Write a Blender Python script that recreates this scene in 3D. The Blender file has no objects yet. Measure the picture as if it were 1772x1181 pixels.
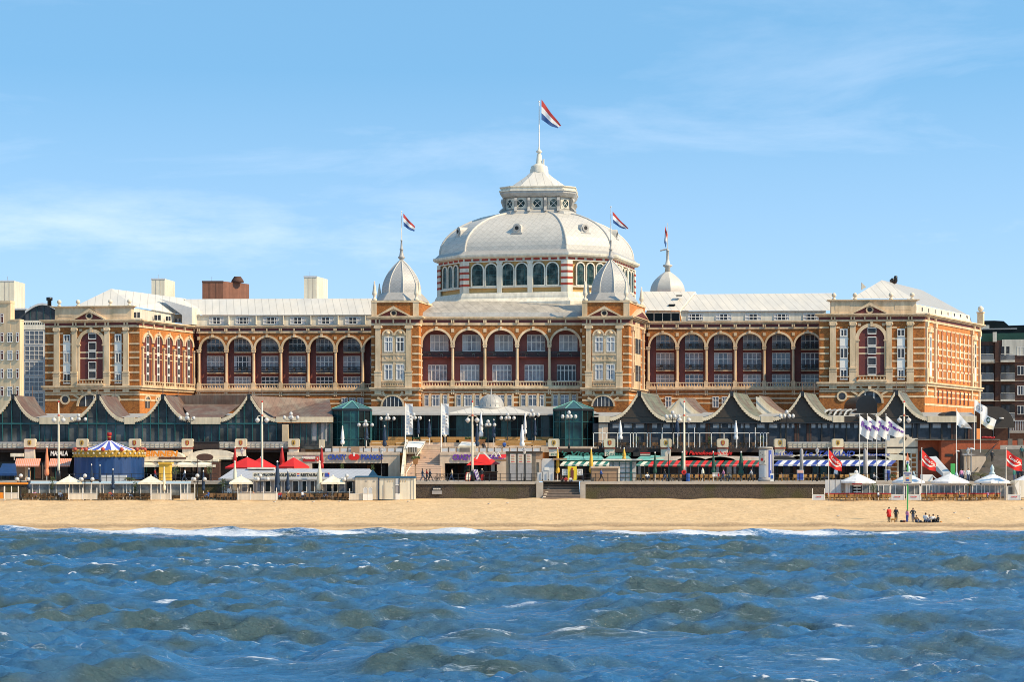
import bpy, bmesh, math, random
import numpy as np
from mathutils import Vector
random.seed(7)
PI = math.pi
FP, CX, HY, HC = 3870.0, 886.0, 792.0, 8.0     # focal length in photo pixels, centre column, horizon row, eye height (m)
# ---------------------------------------------------------------- camera
scn = bpy.context.scene
C = scn.collection
cam = bpy.data.cameras.new('camera'); camo = bpy.data.objects.new('camera', cam); C.objects.link(camo)
camo.location = (0, 0, HC); camo.rotation_euler = (PI/2, 0, 0)
cam.sensor_width = 36; cam.lens = 36*FP/1772; cam.shift_y = (HY-590.5)/1772
cam.clip_start = 0.5; cam.clip_end = 20000
scn.camera = camo
# ---------------------------------------------------------------- world and sun
SUN_EL, SUN_AZ = math.radians(40), math.radians(113)   # azimuth clockwise from +Y: sun to the right, a little on the viewer's side
w = bpy.data.worlds.new('World'); scn.world = w; w.use_nodes = True
nt = w.node_tree; nt.nodes.clear()
def N(t, **k):
    n = nt.nodes.new(t)
    for a, b in k.items(): setattr(n, a, b)
    return n
out = N('ShaderNodeOutputWorld'); bg = N('ShaderNodeBackground')
sky = N('ShaderNodeTexSky', sky_type='NISHITA'); sky.sun_disc = False
sky.sun_elevation = SUN_EL; sky.sun_rotation = SUN_AZ
sky.air_density = 1.0; sky.dust_density = 0.1; sky.ozone_density = 4.0; sky.altitude = 0
geo = N('ShaderNodeTexCoord')
sep = N('ShaderNodeSeparateXYZ'); nt.links.new(geo.outputs['Generated'], sep.inputs[0])
ad = N('ShaderNodeMath', operation='ABSOLUTE'); nt.links.new(sep.outputs[2], ad.inputs[0])
ad2 = N('ShaderNodeMath', operation='MULTIPLY_ADD'); nt.links.new(ad.outputs[0], ad2.inputs[0]); ad2.inputs[1].default_value = .7; ad2.inputs[2].default_value = 0.33
cmb = N('ShaderNodeCombineXYZ'); nt.links.new(sep.outputs[0], cmb.inputs[0]); nt.links.new(sep.outputs[1], cmb.inputs[1]); nt.links.new(ad2.outputs[0], cmb.inputs[2])
nrm = N('ShaderNodeVectorMath', operation='NORMALIZE'); nt.links.new(cmb.outputs[0], nrm.inputs[0])
nt.links.new(nrm.outputs[0], sky.inputs['Vector'])
tint = N('ShaderNodeMix', data_type='RGBA', blend_type='MULTIPLY'); tint.inputs['Factor'].default_value = 1
SKY_TINT = (0.74, 1.13, 1.16, 1)
nt.links.new(sky.outputs[0], tint.inputs['A']); tint.inputs['B'].default_value = SKY_TINT
# thin high cloud: noise over the direction, stretched sideways, near the horizon
mp = N('ShaderNodeMapping'); mp.inputs['Scale'].default_value = (3, 3, 13); nt.links.new(geo.outputs['Generated'], mp.inputs[0])
mp.inputs['Location'].default_value = (1.3, 4.7, 2.4)
nz = N('ShaderNodeTexNoise'); nz.inputs['Scale'].default_value = 1.6; nz.inputs['Detail'].default_value = 8; nz.inputs['Roughness'].default_value = .62
nz.inputs['Distortion'].default_value = .6
nt.links.new(mp.outputs[0], nz.inputs['Vector'])
cr = N('ShaderNodeValToRGB'); cr.color_ramp.elements[0].position = .46; cr.color_ramp.elements[1].position = .86
nt.links.new(nz.outputs[0], cr.inputs[0])
lo = N('ShaderNodeMapRange'); lo.inputs[1].default_value = 0.02; lo.inputs[2].default_value = 0.19; lo.inputs[3].default_value = .45; lo.inputs[4].default_value = .14
nt.links.new(ad.outputs[0], lo.inputs[0])
mu = N('ShaderNodeMath', operation='MULTIPLY'); nt.links.new(cr.outputs[0], mu.inputs[0]); nt.links.new(lo.outputs[0], mu.inputs[1])
# whitening towards the horizon
hz = N('ShaderNodeMapRange'); hz.inputs[1].default_value = 0.0; hz.inputs[2].default_value = 0.17; hz.inputs[3].default_value = .24; hz.inputs[4].default_value = 0.0
nt.links.new(ad.outputs[0], hz.inputs[0])
mx = N('ShaderNodeMath', operation='MAXIMUM'); nt.links.new(mu.outputs[0], mx.inputs[0]); nt.links.new(hz.outputs[0], mx.inputs[1])
# a faint haze-like cloud bank low in the sky on the left
def MT_(op, a, b=None, c=None):
    n = N('ShaderNodeMath', operation=op)
    for i, v in enumerate((a, b, c)):
        if v is None: continue
        if isinstance(v, (int, float)): n.inputs[i].default_value = v
        else: nt.links.new(v, n.inputs[i])
    return n.outputs[0]
gz = MT_('POWER', MT_('DIVIDE', MT_('SUBTRACT', ad.outputs[0], .098), .024), 2); gz = MT_('EXPONENT', MT_('MULTIPLY', gz, -1.0))
gx = N('ShaderNodeMapRange', interpolation_type='SMOOTHSTEP'); gx.inputs[1].default_value = .09; gx.inputs[2].default_value = -.06; nt.links.new(sep.outputs[0], gx.inputs[0])
n5 = N('ShaderNodeTexNoise'); n5.inputs['Scale'].default_value = 3.4; n5.inputs['Detail'].default_value = 9; n5.inputs['Roughness'].default_value = .65; nt.links.new(mp.outputs[0], n5.inputs['Vector'])
r5 = N('ShaderNodeMapRange'); r5.inputs[1].default_value = .34; r5.inputs[2].default_value = .74; r5.inputs[3].default_value = .22; nt.links.new(n5.outputs[0], r5.inputs[0])
bank = MT_('MULTIPLY', MT_('MULTIPLY', MT_('MULTIPLY', gz, gx.outputs[0]), r5.outputs[0]), .34); mx2 = MT_('MAXIMUM', mx.outputs[0], bank)
cm = N('ShaderNodeMix', data_type='RGBA'); nt.links.new(mx2, cm.inputs['Factor']); nt.links.new(tint.outputs['Result'], cm.inputs['A'])
cm.inputs['B'].default_value = (5.7, 6.2, 7.5, 1)
nt.links.new(cm.outputs['Result'], bg.inputs[0]); bg.inputs[1].default_value = 0.15
nt.links.new(bg.outputs[0], out.inputs[0])
sl = bpy.data.lights.new('sun', 'SUN'); sl.energy = 2.9; sl.angle = math.radians(.6); sl.color = (1, .88, .70)
so = bpy.data.objects.new('sun', sl); C.objects.link(so)
sd = Vector((math.sin(SUN_AZ)*math.cos(SUN_EL), math.cos(SUN_AZ)*math.cos(SUN_EL), math.sin(SUN_EL)))
so.rotation_euler = sd.to_track_quat('Z', 'Y').to_euler(); so.location = (80, 100, 120)
scn.view_settings.view_transform = 'Standard'; scn.view_settings.look = 'None'
scn.view_settings.exposure = 0.80; scn.view_settings.gamma = 1
scn.cycles.filter_width = 0.95
scn.view_settings.use_white_balance = True; scn.view_settings.white_balance_temperature = 7900; scn.view_settings.white_balance_tint = 10
# ---------------------------------------------------------------- materials
MATS = {}
def mat(name, col, rough=.7, var=.12, vscale=1.5, bump=0, bscale=20, metal=0, col2=None, fac2=.5, scale2=.4, spec=.5, stretch=None, emit=0, alpha=1, trans=0):
    m = bpy.data.materials.new(name); m.use_nodes = True; t = m.node_tree; b = t.nodes['Principled BSDF']
    b.inputs['Roughness'].default_value = rough; b.inputs['Metallic'].default_value = metal
    b.inputs['Specular IOR Level'].default_value = spec; b.inputs['Alpha'].default_value = alpha
    b.inputs['Transmission Weight'].default_value = trans
    L = t.links.new
    tc = t.nodes.new('ShaderNodeTexCoord'); src = tc.outputs['Object']
    g = t.nodes.new('ShaderNodeNewGeometry'); src = g.outputs['Position']
    if stretch:
        mpn = t.nodes.new('ShaderNodeMapping'); mpn.inputs['Scale'].default_value = stretch; L(src, mpn.inputs[0]); src = mpn.outputs[0]
    n = t.nodes.new('ShaderNodeTexNoise'); n.inputs['Scale'].default_value = vscale; n.inputs['Detail'].default_value = 6; n.inputs['Roughness'].default_value = .65
    L(src, n.inputs['Vector'])
    mr = t.nodes.new('ShaderNodeMapRange'); mr.inputs[1].default_value = .3; mr.inputs[2].default_value = .7
    mr.inputs[3].default_value = 1-var; mr.inputs[4].default_value = 1+var; L(n.outputs[0], mr.inputs[0])
    mixm = t.nodes.new('ShaderNodeVectorMath'); mixm.operation = 'SCALE'; L(mr.outputs[0], mixm.inputs['Scale'])
    if col2:
        n2 = t.nodes.new('ShaderNodeTexNoise'); n2.inputs['Scale'].default_value = scale2; n2.inputs['Detail'].default_value = 5; L(src, n2.inputs['Vector'])
        r2 = t.nodes.new('ShaderNodeMapRange'); r2.inputs[1].default_value = .45; r2.inputs[2].default_value = .65; r2.inputs[3].default_value = 0; r2.inputs[4].default_value = fac2; L(n2.outputs[0], r2.inputs[0])
        mc = t.nodes.new('ShaderNodeMix'); mc.data_type = 'RGBA'; mc.inputs['A'].default_value = (*col, 1); mc.inputs['B'].default_value = (*col2, 1)
        L(r2.outputs[0], mc.inputs['Factor']); L(mc.outputs['Result'], mixm.inputs[0])
    else: mixm.inputs[0].default_value = col
    fin = mixm.outputs[0]
    if name in ('brick_ochre', 'brick_ochre_lit', 'stucco', 'stucco_pale', 'drum_white', 'fascia', 'sandstone', 'beige_render', 'cream', 'copper_brown', 'copper_green', 'cream_canvas', 'white_canvas', 'brick_dull'):
        for stv, sc_, am in (((1.3, 1.3, .10), 1.6, .17), ((1, 1, 1), .11, .14)):      # run-off streaks; slow change of tone from bay to bay
            q1 = t.nodes.new('ShaderNodeMapping'); q1.inputs['Scale'].default_value = stv; L(g.outputs['Position'], q1.inputs[0]); q2 = t.nodes.new('ShaderNodeTexNoise'); q2.inputs['Scale'].default_value = sc_; q2.inputs['Detail'].default_value = 5; L(q1.outputs[0], q2.inputs['Vector'])
            q3 = t.nodes.new('ShaderNodeMapRange'); q3.inputs[1].default_value = .35; q3.inputs[2].default_value = .65; q3.inputs[3].default_value = 1-am; q3.inputs[4].default_value = 1+am*.35; L(q2.outputs[0], q3.inputs[0])
            q4 = t.nodes.new('ShaderNodeVectorMath'); q4.operation = 'SCALE'; L(fin, q4.inputs[0]); L(q3.outputs[0], q4.inputs['Scale']); fin = q4.outputs[0]
    L(fin, b.inputs['Base Color'])
    if bump:
        n3 = t.nodes.new('ShaderNodeTexNoise'); n3.inputs['Scale'].default_value = bscale; n3.inputs['Detail'].default_value = 4; L(src, n3.inputs['Vector'])
        bp = t.nodes.new('ShaderNodeBump'); bp.inputs['Strength'].default_value = bump; bp.inputs['Distance'].default_value = .05; L(n3.outputs[0], bp.inputs['Height']); L(bp.outputs[0], b.inputs['Normal'])
    if emit: b.inputs['Emission Color'].default_value = (*col, 1); b.inputs['Emission Strength'].default_value = emit
    MATS[name] = m; return m
mat('brick_dull', (.24, .10, .062), .85, .15, 1.0)
mat('brick_ochre', (.42, .145, .032), .85, .55, 7.0, .3, 8, col2=(.27, .075, .016), fac2=.8, scale2=2.2, stretch=(1, 1, 1.6))
mat('brick_ochre_lit', (.58, .20, .05), .85, .30, 4, .3, 8, stretch=(1, 1, 1.8))  # ochre brick brightened for the sun on right-facing side walls
mat('brick_plain', (.40, .09, .035), .85, .25, 3, .3, 8, col2=(.30, .06, .028), scale2=.5)
mat('brick_brown', (.10, .045, .03), .85, .25, 3)
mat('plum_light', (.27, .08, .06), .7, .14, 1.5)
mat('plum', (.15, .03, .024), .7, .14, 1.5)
mat('stucco', (.79, .58, .365), .8, .13, 1.2, .15, 4, col2=(.52, .37, .20), fac2=.6, scale2=.5, stretch=(1, 1, .45))
mat('stucco_pale', (.84, .71, .54), .8, .08, 1.0, col2=(.62, .52, .38), fac2=.35, scale2=.4)
mat('drum_white', (.80, .73, .59), .75, .08, 1.0, col2=(.60, .55, .45), fac2=.4, scale2=.4, stretch=(1, 1, .5))
mat('tan', (.62, .36, .13), .8, .10)
mat('brick_red', (.42, .06, .035), .8, .15, 4)
mat('roof_white', (.70, .64, .54), .5, .08, .6, col2=(.55, .54, .50), fac2=.45, scale2=.35, stretch=(1, .3, .3))
mat('roof_grey', (.42, .40, .36), .55, .16, 1.6, col2=(.26, .25, .23), fac2=.5, scale2=.6)
mat('slate_pale', (.60, .555, .48), .5, .10, 2.0, col2=(.50, .47, .41), fac2=.5, scale2=.5)
mat('slate_blue', (.43, .415, .385), .5, .10, 2.0)
mat('zinc', (.40, .375, .335), .45, .14, 2.0)
mat('flag_red', (.52, .05, .04), .7, .1)
mat('flag_navy', (.03, .10, .27), .7, .1)
mat('copper_brown', (.165, .090, .060), .6, .22, 1.2, .15, 6, col2=(.20, .17, .13), fac2=.7, scale2=.5, stretch=(1, 1, .5))
mat('copper_green', (.165, .175, .12), .6, .2, 1.2, .15, 6, col2=(.14, .09, .065), fac2=.95, scale2=.45, stretch=(1, 1, .5))
mat('gable_brown', (.045, .032, .02), .5, .2, 2)
mat('fascia', (.74, .61, .42), .6, .06, .8)
mat('white', (.84, .79, .70), .5, .05)
mat('cream', (.84, .74, .56), .6, .05)
mat('cream_canvas', (.84, .76, .58), .8, .05)
mat('white_canvas', (.86, .85, .82), .8, .04)
mat('gable_glass', (.040, .044, .042), .15, .6, .35, spec=.18, col2=(.17, .175, .165), fac2=.8, scale2=.22)
mat('dark_glass', (.010, .014, .014), .12, .5, .5, spec=.10)
mat('teal_glass', (.012, .085, .088), .1, .35, .6, spec=.3, col2=(.004, .014, .016), fac2=1, scale2=.35)
mat('pane_light', (.27, .26, .27), .3, .5, 1.3, spec=.3)
mat('pane_soft', (.38, .37, .36), .4, .3, 1.0, spec=.2)
mat('roof_slope', (.42, .40, .36), .5, .08, .6)
mat('pane', (.12, .125, .14), .12, .5, .55, spec=.7)
mat('curtain', (.52, .51, .50), .8, .12, 3)
mat('pane_blue', (.060, .062, .068), .15, .5, .7, spec=.18)
mat('arch_glass', (.012, .030, .026), .12, .4, .9, spec=.2, col2=(.10, .13, .11), fac2=.8, scale2=.9)
mat('teal_frame', (.010, .10, .10), .45, .1)
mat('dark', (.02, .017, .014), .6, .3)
mat('umber_dark', (.035, .022, .018), .8, .35, 2)  # near-black brown; paints in the shade of the recesses under the terrace
mat('black_metal', (.015, .015, .016), .4, .2)
mat('gold', (.50, .28, .04), .45, .4, 8)
mat('red', (.70, .018, .012), .6, .08)
mat('red_dark', (.42, .012, .012), .6, .08)
mat('orange', (.85, .26, .02), .6, .08)
mat('salmon', (.82, .25, .12), .7, .08)
mat('pink', (.80, .42, .32), .7, .05)
mat('yellow', (.78, .44, .06), .7, .08)
mat('lemon', (.80, .58, .04), .7, .08)
mat('navy', (.012, .035, .075), .7, .15)
mat('tarp_blue', (.003, .040, .135), .5, .25, .9, stretch=(2.5, 2.5, .4))
mat('sign_blue', (.03, .07, .34), .5, .1)
mat('flag_blue', (.02, .10, .36), .6, .1)
mat('purple', (.16, .03, .32), .5, .1)
mat('green_dark', (.012, .075, .05), .7, .12)
mat('green_stripe', (.015, .16, .12), .7, .1)
mat('green', (.05, .42, .10), .5, .1)
mat('verdigris', (.16, .45, .38), .6, .12)
mat('wicker', (.42, .22, .07), .8, .2, 8)
mat('wicker_brown', (.16, .085, .035), .8, .3, 8)
mat('terracotta', (.45, .19, .07), .8, .12)
mat('sandstone', (.66, .50, .36), .85, .10, 1.5)
mat('concrete', (.42, .37, .31), .85, .15, 1.2, .2, 10)
mat('concrete_dark', (.17, .14, .115), .85, .25, 1.2, col2=(.10, .09, .05), fac2=.6, scale2=.5)
mat('step_pink', (.62, .45, .34), .85, .10, 1.5)
mat('grey_wall', (.34, .32, .31), .7, .1)
mat('grey_pale', (.55, .55, .54), .6, .08)
mat('globe', (.58, .56, .52), .35, .02)
mat('leaf', (.07, .10, .025), .7, .4, 6)
mat('palm', (.13, .12, .04), .7, .3, 6)
mat('beige_render', (.84, .60, .36), .85, .06)
mat('skin', (.50, .27, .18), .6, .05); mat('hair', (.03, .02, .012), .7, .2); mat('jeans', (.06, .09, .16), .8, .1)
mat('pink_cloth', (.55, .22, .38), .8, .1); mat('brown_box', (.36, .22, .13), .8, .12)
mat('bark', (.10, .06, .035), .9, .3, 5)
mat('emblem_gold', (.55, .33, .06), .5, .2); mat('emblem_red', (.42, .06, .03), .5, .2)
# ----- copper roof with standing seams / diamond slates: dark lines put into the colour by position
def add_lines(name, base, seam, direction, width=.06, dark=.6, diag=False, src=None):
    m = MATS[src or base].copy(); m.name = name; t = m.node_tree; b = t.nodes['Principled BSDF']; L = t.links.new
    g = t.nodes.new('ShaderNodeNewGeometry')
    def saw(vec):
        d = t.nodes.new('ShaderNodeVectorMath'); d.operation = 'DOT_PRODUCT'; L(g.outputs['Position'], d.inputs[0]); d.inputs[1].default_value = vec
        q = t.nodes.new('ShaderNodeMath'); q.operation = 'DIVIDE'; L(d.outputs['Value'], q.inputs[0]); q.inputs[1].default_value = seam
        f = t.nodes.new('ShaderNodeMath'); f.operation = 'FRACT'; L(q.outputs[0], f.inputs[0])
        l = t.nodes.new('ShaderNodeMath'); l.operation = 'LESS_THAN'; L(f.outputs[0], l.inputs[0]); l.inputs[1].default_value = width
        return l.outputs[0]
    a = saw(direction[0])
    for dd in direction[1:]:
        b2 = saw(dd); k = t.nodes.new('ShaderNodeMath'); k.operation = 'MAXIMUM'; L(a, k.inputs[0]); L(b2, k.inputs[1]); a = k.outputs[0]
    old = b.inputs['Base Color'].links[0].from_socket
    mr = t.nodes.new('ShaderNodeMapRange'); mr.inputs[3].default_value = 1; mr.inputs[4].default_value = dark; L(a, mr.inputs[0])
    s = t.nodes.new('ShaderNodeVectorMath'); s.operation = 'SCALE'; L(old, s.inputs[0]); L(mr.outputs[0], s.inputs['Scale']); L(s.outputs[0], b.inputs['Base Color'])
    MATS[name] = m
add_lines('roof_seam', 'roof_white', 1.25, [(1, .15, 0)], .09, .72)
add_lines('copper_seam', 'copper_brown', .55, [(1, -.3, 0)], .12, .72)
add_lines('copper_seam_green', 'copper_green', .55, [(1, -.3, 0)], .12, .72)
add_lines('slate_diamond', 'slate_pale', .85, [(.8, .2, .9), (-.8, -.2, .9)], .13, .86)
add_lines('slate_cupola', 'slate_blue', .5, [(.8, .2, .9), (-.8, -.2, .9)], .2, .87)
add_lines('steps_pink', 'step_pink', .30, [(0, 0, 1)], .28, .6)  # dark bands painted across the steps as shade at their edges
mat('step_brown', (.22, .16, .12), .85, .2, 2); add_lines('steps_brown', 'step_brown', .34, [(0, 0, 1)], .35, .5)  # same painted edge shade for the beach stairs
mat('roof_dirty', (.46, .41, .34), .6, .2, 1.2, col2=(.28, .25, .21), fac2=.6, scale2=.4, stretch=(1, .4, .4)); add_lines('roof_dirty', 'roof_dirty', 1.6, [(1, .25, 0)], .08, .75)
add_lines('deck_planks', 'white', .3, [(1, 0, 0)], .1, .8)
# sea wall: dark basalt blocks
def stone_wall():
    m = bpy.data.materials.new('basalt'); m.use_nodes = True; t = m.node_tree; b = t.nodes['Principled BSDF']; L = t.links.new
    g = t.nodes.new('ShaderNodeNewGeometry')
    v = t.nodes.new('ShaderNodeTexVoronoi'); v.inputs['Scale'].default_value = 4.2; L(g.outputs['Position'], v.inputs['Vector'])
    v2 = t.nodes.new('ShaderNodeTexVoronoi'); v2.feature = 'DISTANCE_TO_EDGE'; v2.inputs['Scale'].default_value = 4.2; L(g.outputs['Position'], v2.inputs['Vector'])
    n = t.nodes.new('ShaderNodeTexNoise'); n.inputs['Scale'].default_value = .35; n.inputs['Detail'].default_value = 6; L(g.outputs['Position'], n.inputs['Vector'])
    r = t.nodes.new('ShaderNodeValToRGB'); e = r.color_ramp.elements; e[0].color = (.030, .023, .019, 1); e[1].color = (.10, .074, .055, 1); L(v.outputs['Color'], r.inputs[0])
    m1 = t.nodes.new('ShaderNodeMix'); m1.data_type = 'RGBA'; m1.inputs['B'].default_value = (.14, .105, .072, 1)
    lt = t.nodes.new('ShaderNodeMapRange'); lt.inputs[1].default_value = 0; lt.inputs[2].default_value = .09; lt.inputs[3].default_value = .8; lt.inputs[4].default_value = 0; L(v2.outputs['Distance'], lt.inputs[0])
    L(lt.outputs[0], m1.inputs['Factor']); L(r.outputs[0], m1.inputs['A'])
    m2 = t.nodes.new('ShaderNodeMix'); m2.data_type = 'RGBA'; m2.inputs['B'].default_value = (.065, .060, .018, 1)
    s = t.nodes.new('ShaderNodeMapRange'); s.inputs[1].default_value = .48; s.inputs[2].default_value = .66; s.inputs[4].default_value = .75; L(n.outputs[0], s.inputs[0])
    L(s.outputs[0], m2.inputs['Factor']); L(m1.outputs['Result'], m2.inputs['A']); L(m2.outputs['Result'], b.inputs['Base Color'])
    b.inputs['Roughness'].default_value = .9
    bp = t.nodes.new('ShaderNodeBump'); bp.inputs['Distance'].default_value = .06; L(v2.outputs['Distance'], bp.inputs['Height']); L(bp.outputs[0], b.inputs['Normal'])
    MATS['basalt'] = m
stone_wall()
def sand_mat():
    m = bpy.data.materials.new('sand'); m.use_nodes = True; t = m.node_tree; b = t.nodes['Principled BSDF']; L = t.links.new
    g = t.nodes.new('ShaderNodeNewGeometry'); sp = t.nodes.new('ShaderNodeSeparateXYZ'); L(g.outputs['Position'], sp.inputs[0])
    n = t.nodes.new('ShaderNodeTexNoise'); n.inputs['Scale'].default_value = .9; n.inputs['Detail'].default_value = 10; n.inputs['Roughness'].default_value = .7; L(g.outputs['Position'], n.inputs['Vector'])
    r = t.nodes.new('ShaderNodeValToRGB'); e = r.color_ramp.elements; e[0].position = .3; e[1].position = .72; e[0].color = (.55, .345, .165, 1); e[1].color = (.80, .555, .305, 1); L(n.outputs[0], r.inputs[0])
    # old tide line: a coarse darker band of shells and wrack; wet sand below it
    n2 = t.nodes.new('ShaderNodeTexNoise'); n2.inputs['Scale'].default_value = .25; n2.inputs['Detail'].default_value = 8; n2.inputs['Roughness'].default_value = .75
    mp = t.nodes.new('ShaderNodeMapping'); mp.inputs['Scale'].default_value = (1, 2.2, 1); L(g.outputs['Position'], mp.inputs[0]); L(mp.outputs[0], n2.inputs['Vector'])
    add = t.nodes.new('ShaderNodeMath'); add.operation = 'MULTIPLY_ADD'; L(n2.outputs[0], add.inputs[0]); add.inputs[1].default_value = -9; L(sp.outputs[1], add.inputs[2])
    band = t.nodes.new('ShaderNodeValToRGB'); be = band.color_ramp.elements
    mr = t.nodes.new('ShaderNodeMapRange'); mr.inputs[1].default_value = 234; mr.inputs[2].default_value = 262; L(add.outputs[0], mr.inputs[0]); L(mr.outputs[0], band.inputs[0])
    be[0].position = .22; be[0].color = (0, 0, 0, 1); be[1].position = .30; be[1].color = (.75, .75, .75, 1)
    x = band.color_ramp.elements.new(.42); x.color = (.55, .55, .55, 1); x = band.color_ramp.elements.new(.50); x.color = (.0, .0, .0, 1)
    n4 = t.nodes.new('ShaderNodeTexNoise'); n4.inputs['Scale'].default_value = 3.5; n4.inputs['Detail'].default_value = 6; n4.inputs['Roughness'].default_value = .8; L(g.outputs['Position'], n4.inputs['Vector'])
    r4 = t.nodes.new('ShaderNodeMapRange'); r4.inputs[1].default_value = .34; r4.inputs[2].default_value = .52; L(n4.outputs[0], r4.inputs[0])
    mm = t.nodes.new('ShaderNodeMath'); mm.operation = 'MULTIPLY'; L(band.outputs[0], mm.inputs[0]); L(r4.outputs[0], mm.inputs[1])
    mc = t.nodes.new('ShaderNodeMix'); mc.data_type = 'RGBA'; mc.inputs['B'].default_value = (.20, .11, .05, 1); L(mm.outputs[0], mc.inputs['Factor']); L(r.outputs[0], mc.inputs['A'])
    wet = t.nodes.new('ShaderNodeMapRange'); wet.inputs[1].default_value = 238.5; wet.inputs[2].default_value = 243.5; wet.inputs[3].default_value = .85; wet.inputs[4].default_value = 0; L(sp.outputs[1], wet.inputs[0])
    mw = t.nodes.new('ShaderNodeMix'); mw.data_type = 'RGBA'; mw.inputs['B'].default_value = (.36, .22, .105, 1); L(wet.outputs[0], mw.inputs['Factor']); L(mc.outputs['Result'], mw.inputs['A'])
    L(mw.outputs['Result'], b.inputs['Base Color']); b.inputs['Roughness'].default_value = .9
    bp = t.nodes.new('ShaderNodeBump'); bp.inputs['Distance'].default_value = .25; bp.inputs['Strength'].default_value = .7
    n3 = t.nodes.new('ShaderNodeTexNoise'); n3.inputs['Scale'].default_value = 1.8; n3.inputs['Detail'].default_value = 8; L(g.outputs['Position'], n3.inputs['Vector']); L(n3.outputs[0], bp.inputs['Height']); L(bp.outputs[0], b.inputs['Normal'])
    MATS['sand'] = m
sand_mat()
def water_mat():
    m = bpy.data.materials.new('sea_water'); m.use_nodes = True; t = m.node_tree; b = t.nodes['Principled BSDF']; L = t.links.new
    g = t.nodes.new('ShaderNodeNewGeometry')
    b.inputs['Roughness'].default_value = .10; b.inputs['IOR'].default_value = 1.34; b.inputs['Specular IOR Level'].default_value = .65
    n = t.nodes.new('ShaderNodeTexNoise'); n.inputs['Scale'].default_value = 2.6; n.inputs['Detail'].default_value = 7; n.inputs['Roughness'].default_value = .62; mpb = t.nodes.new('ShaderNodeMapping'); mpb.inputs['Scale'].default_value = (.42, 1.25, 1); mpb.inputs['Rotation'].default_value = (0, 0, .15); L(g.outputs['Position'], mpb.inputs[0]); L(mpb.outputs[0], n.inputs['Vector'])
    bp = t.nodes.new('ShaderNodeBump'); bp.inputs['Distance'].default_value = .28; bp.inputs['Strength'].default_value = 1.0; L(n.outputs[0], bp.inputs['Height']); L(bp.outputs[0], b.inputs['Normal'])
    at = t.nodes.new('ShaderNodeAttribute'); at.attribute_name = 'foam'
    fn = t.nodes.new('ShaderNodeTexNoise'); fn.inputs['Scale'].default_value = 2.4; fn.inputs['Detail'].default_value = 9; fn.inputs['Roughness'].default_value = .75
    mpf = t.nodes.new('ShaderNodeMapping'); mpf.inputs['Scale'].default_value = (.6, 1.8, 1.5); L(g.outputs['Position'], mpf.inputs[0]); L(mpf.outputs[0], fn.inputs['Vector'])
    sub = t.nodes.new('ShaderNodeMath'); sub.operation = 'SUBTRACT'; L(fn.outputs[0], sub.inputs[0]); 
    inv = t.nodes.new('ShaderNodeMath'); inv.operation = 'MULTIPLY_ADD'; L(at.outputs['Fac'], inv.inputs[0]); inv.inputs[1].default_value = -.55; inv.inputs[2].default_value = .84; L(inv.outputs[0], sub.inputs[1])
    mr = t.nodes.new('ShaderNodeMapRange'); mr.inputs[1].default_value = -.02; mr.inputs[2].default_value = .14; L(sub.outputs[0], mr.inputs[0])
    cn = t.nodes.new('ShaderNodeTexNoise'); cn.inputs['Scale'].default_value = .10; cn.inputs['Detail'].default_value = 4; L(g.outputs['Position'], cn.inputs['Vector'])
    base = t.nodes.new('ShaderNodeMix'); base.data_type = 'RGBA'; base.inputs['A'].default_value = (.018, .130, .285, 1); base.inputs['B'].default_value = (.052, .075, .045, 1); at2 = t.nodes.new('ShaderNodeAttribute'); at2.attribute_name = 'slope_silt'; L(at2.outputs['Fac'], base.inputs['Factor'])
    mc = t.nodes.new('ShaderNodeMix'); mc.data_type = 'RGBA'; L(mr.outputs[0], mc.inputs['Factor']); L(base.outputs['Result'], mc.inputs['A']); mc.inputs['B'].default_value = (.66, .70, .74, 1)
    # thin wind-drawn foam streaks and sparkle, in patches
    mps = t.nodes.new('ShaderNodeMapping'); mps.inputs['Scale'].default_value = (.28, 1.9, 1); mps.inputs['Rotation'].default_value = (0, 0, -.12); L(g.outputs['Position'], mps.inputs[0])
    s1 = t.nodes.new('ShaderNodeTexNoise'); s1.inputs['Scale'].default_value = 1.5; s1.inputs['Detail'].default_value = 11; s1.inputs['Roughness'].default_value = .78; s1.inputs['Distortion'].default_value = .5; L(mps.outputs[0], s1.inputs['Vector'])
    s2 = t.nodes.new('ShaderNodeTexNoise'); s2.inputs['Scale'].default_value = .09; s2.inputs['Detail'].default_value = 5; s2.inputs['Roughness'].default_value = .6; L(mpf.outputs[0], s2.inputs['Vector'])
    k1 = t.nodes.new('ShaderNodeMapRange'); k1.inputs[1].default_value = .575; k1.inputs[2].default_value = .68; L(s1.outputs[0], k1.inputs[0])
    k2 = t.nodes.new('ShaderNodeMapRange'); k2.inputs[1].default_value = .42; k2.inputs[2].default_value = .62; k2.inputs[3].default_value = .15; k2.inputs[4].default_value = 1.0; L(s2.outputs[0], k2.inputs[0])
    k3 = t.nodes.new('ShaderNodeMath'); k3.operation = 'MULTIPLY'; L(k1.outputs[0], k3.inputs[0]); L(k2.outputs[0], k3.inputs[1])
    ms = t.nodes.new('ShaderNodeMix'); ms.data_type = 'RGBA'; L(k3.outputs[0], ms.inputs['Factor']); L(mc.outputs['Result'], ms.inputs['A']); ms.inputs['B'].default_value = (.46, .56, .64, 1); mc = ms
    L(mc.outputs['Result'], b.inputs['Base Color'])
    rr = t.nodes.new('ShaderNodeMapRange'); rr.inputs[3].default_value = .10; rr.inputs[4].default_value = .8; L(mr.outputs[0], rr.inputs[0]); L(rr.outputs[0], b.inputs['Roughness'])
    MATS['sea_water'] = m
water_mat()
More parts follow.
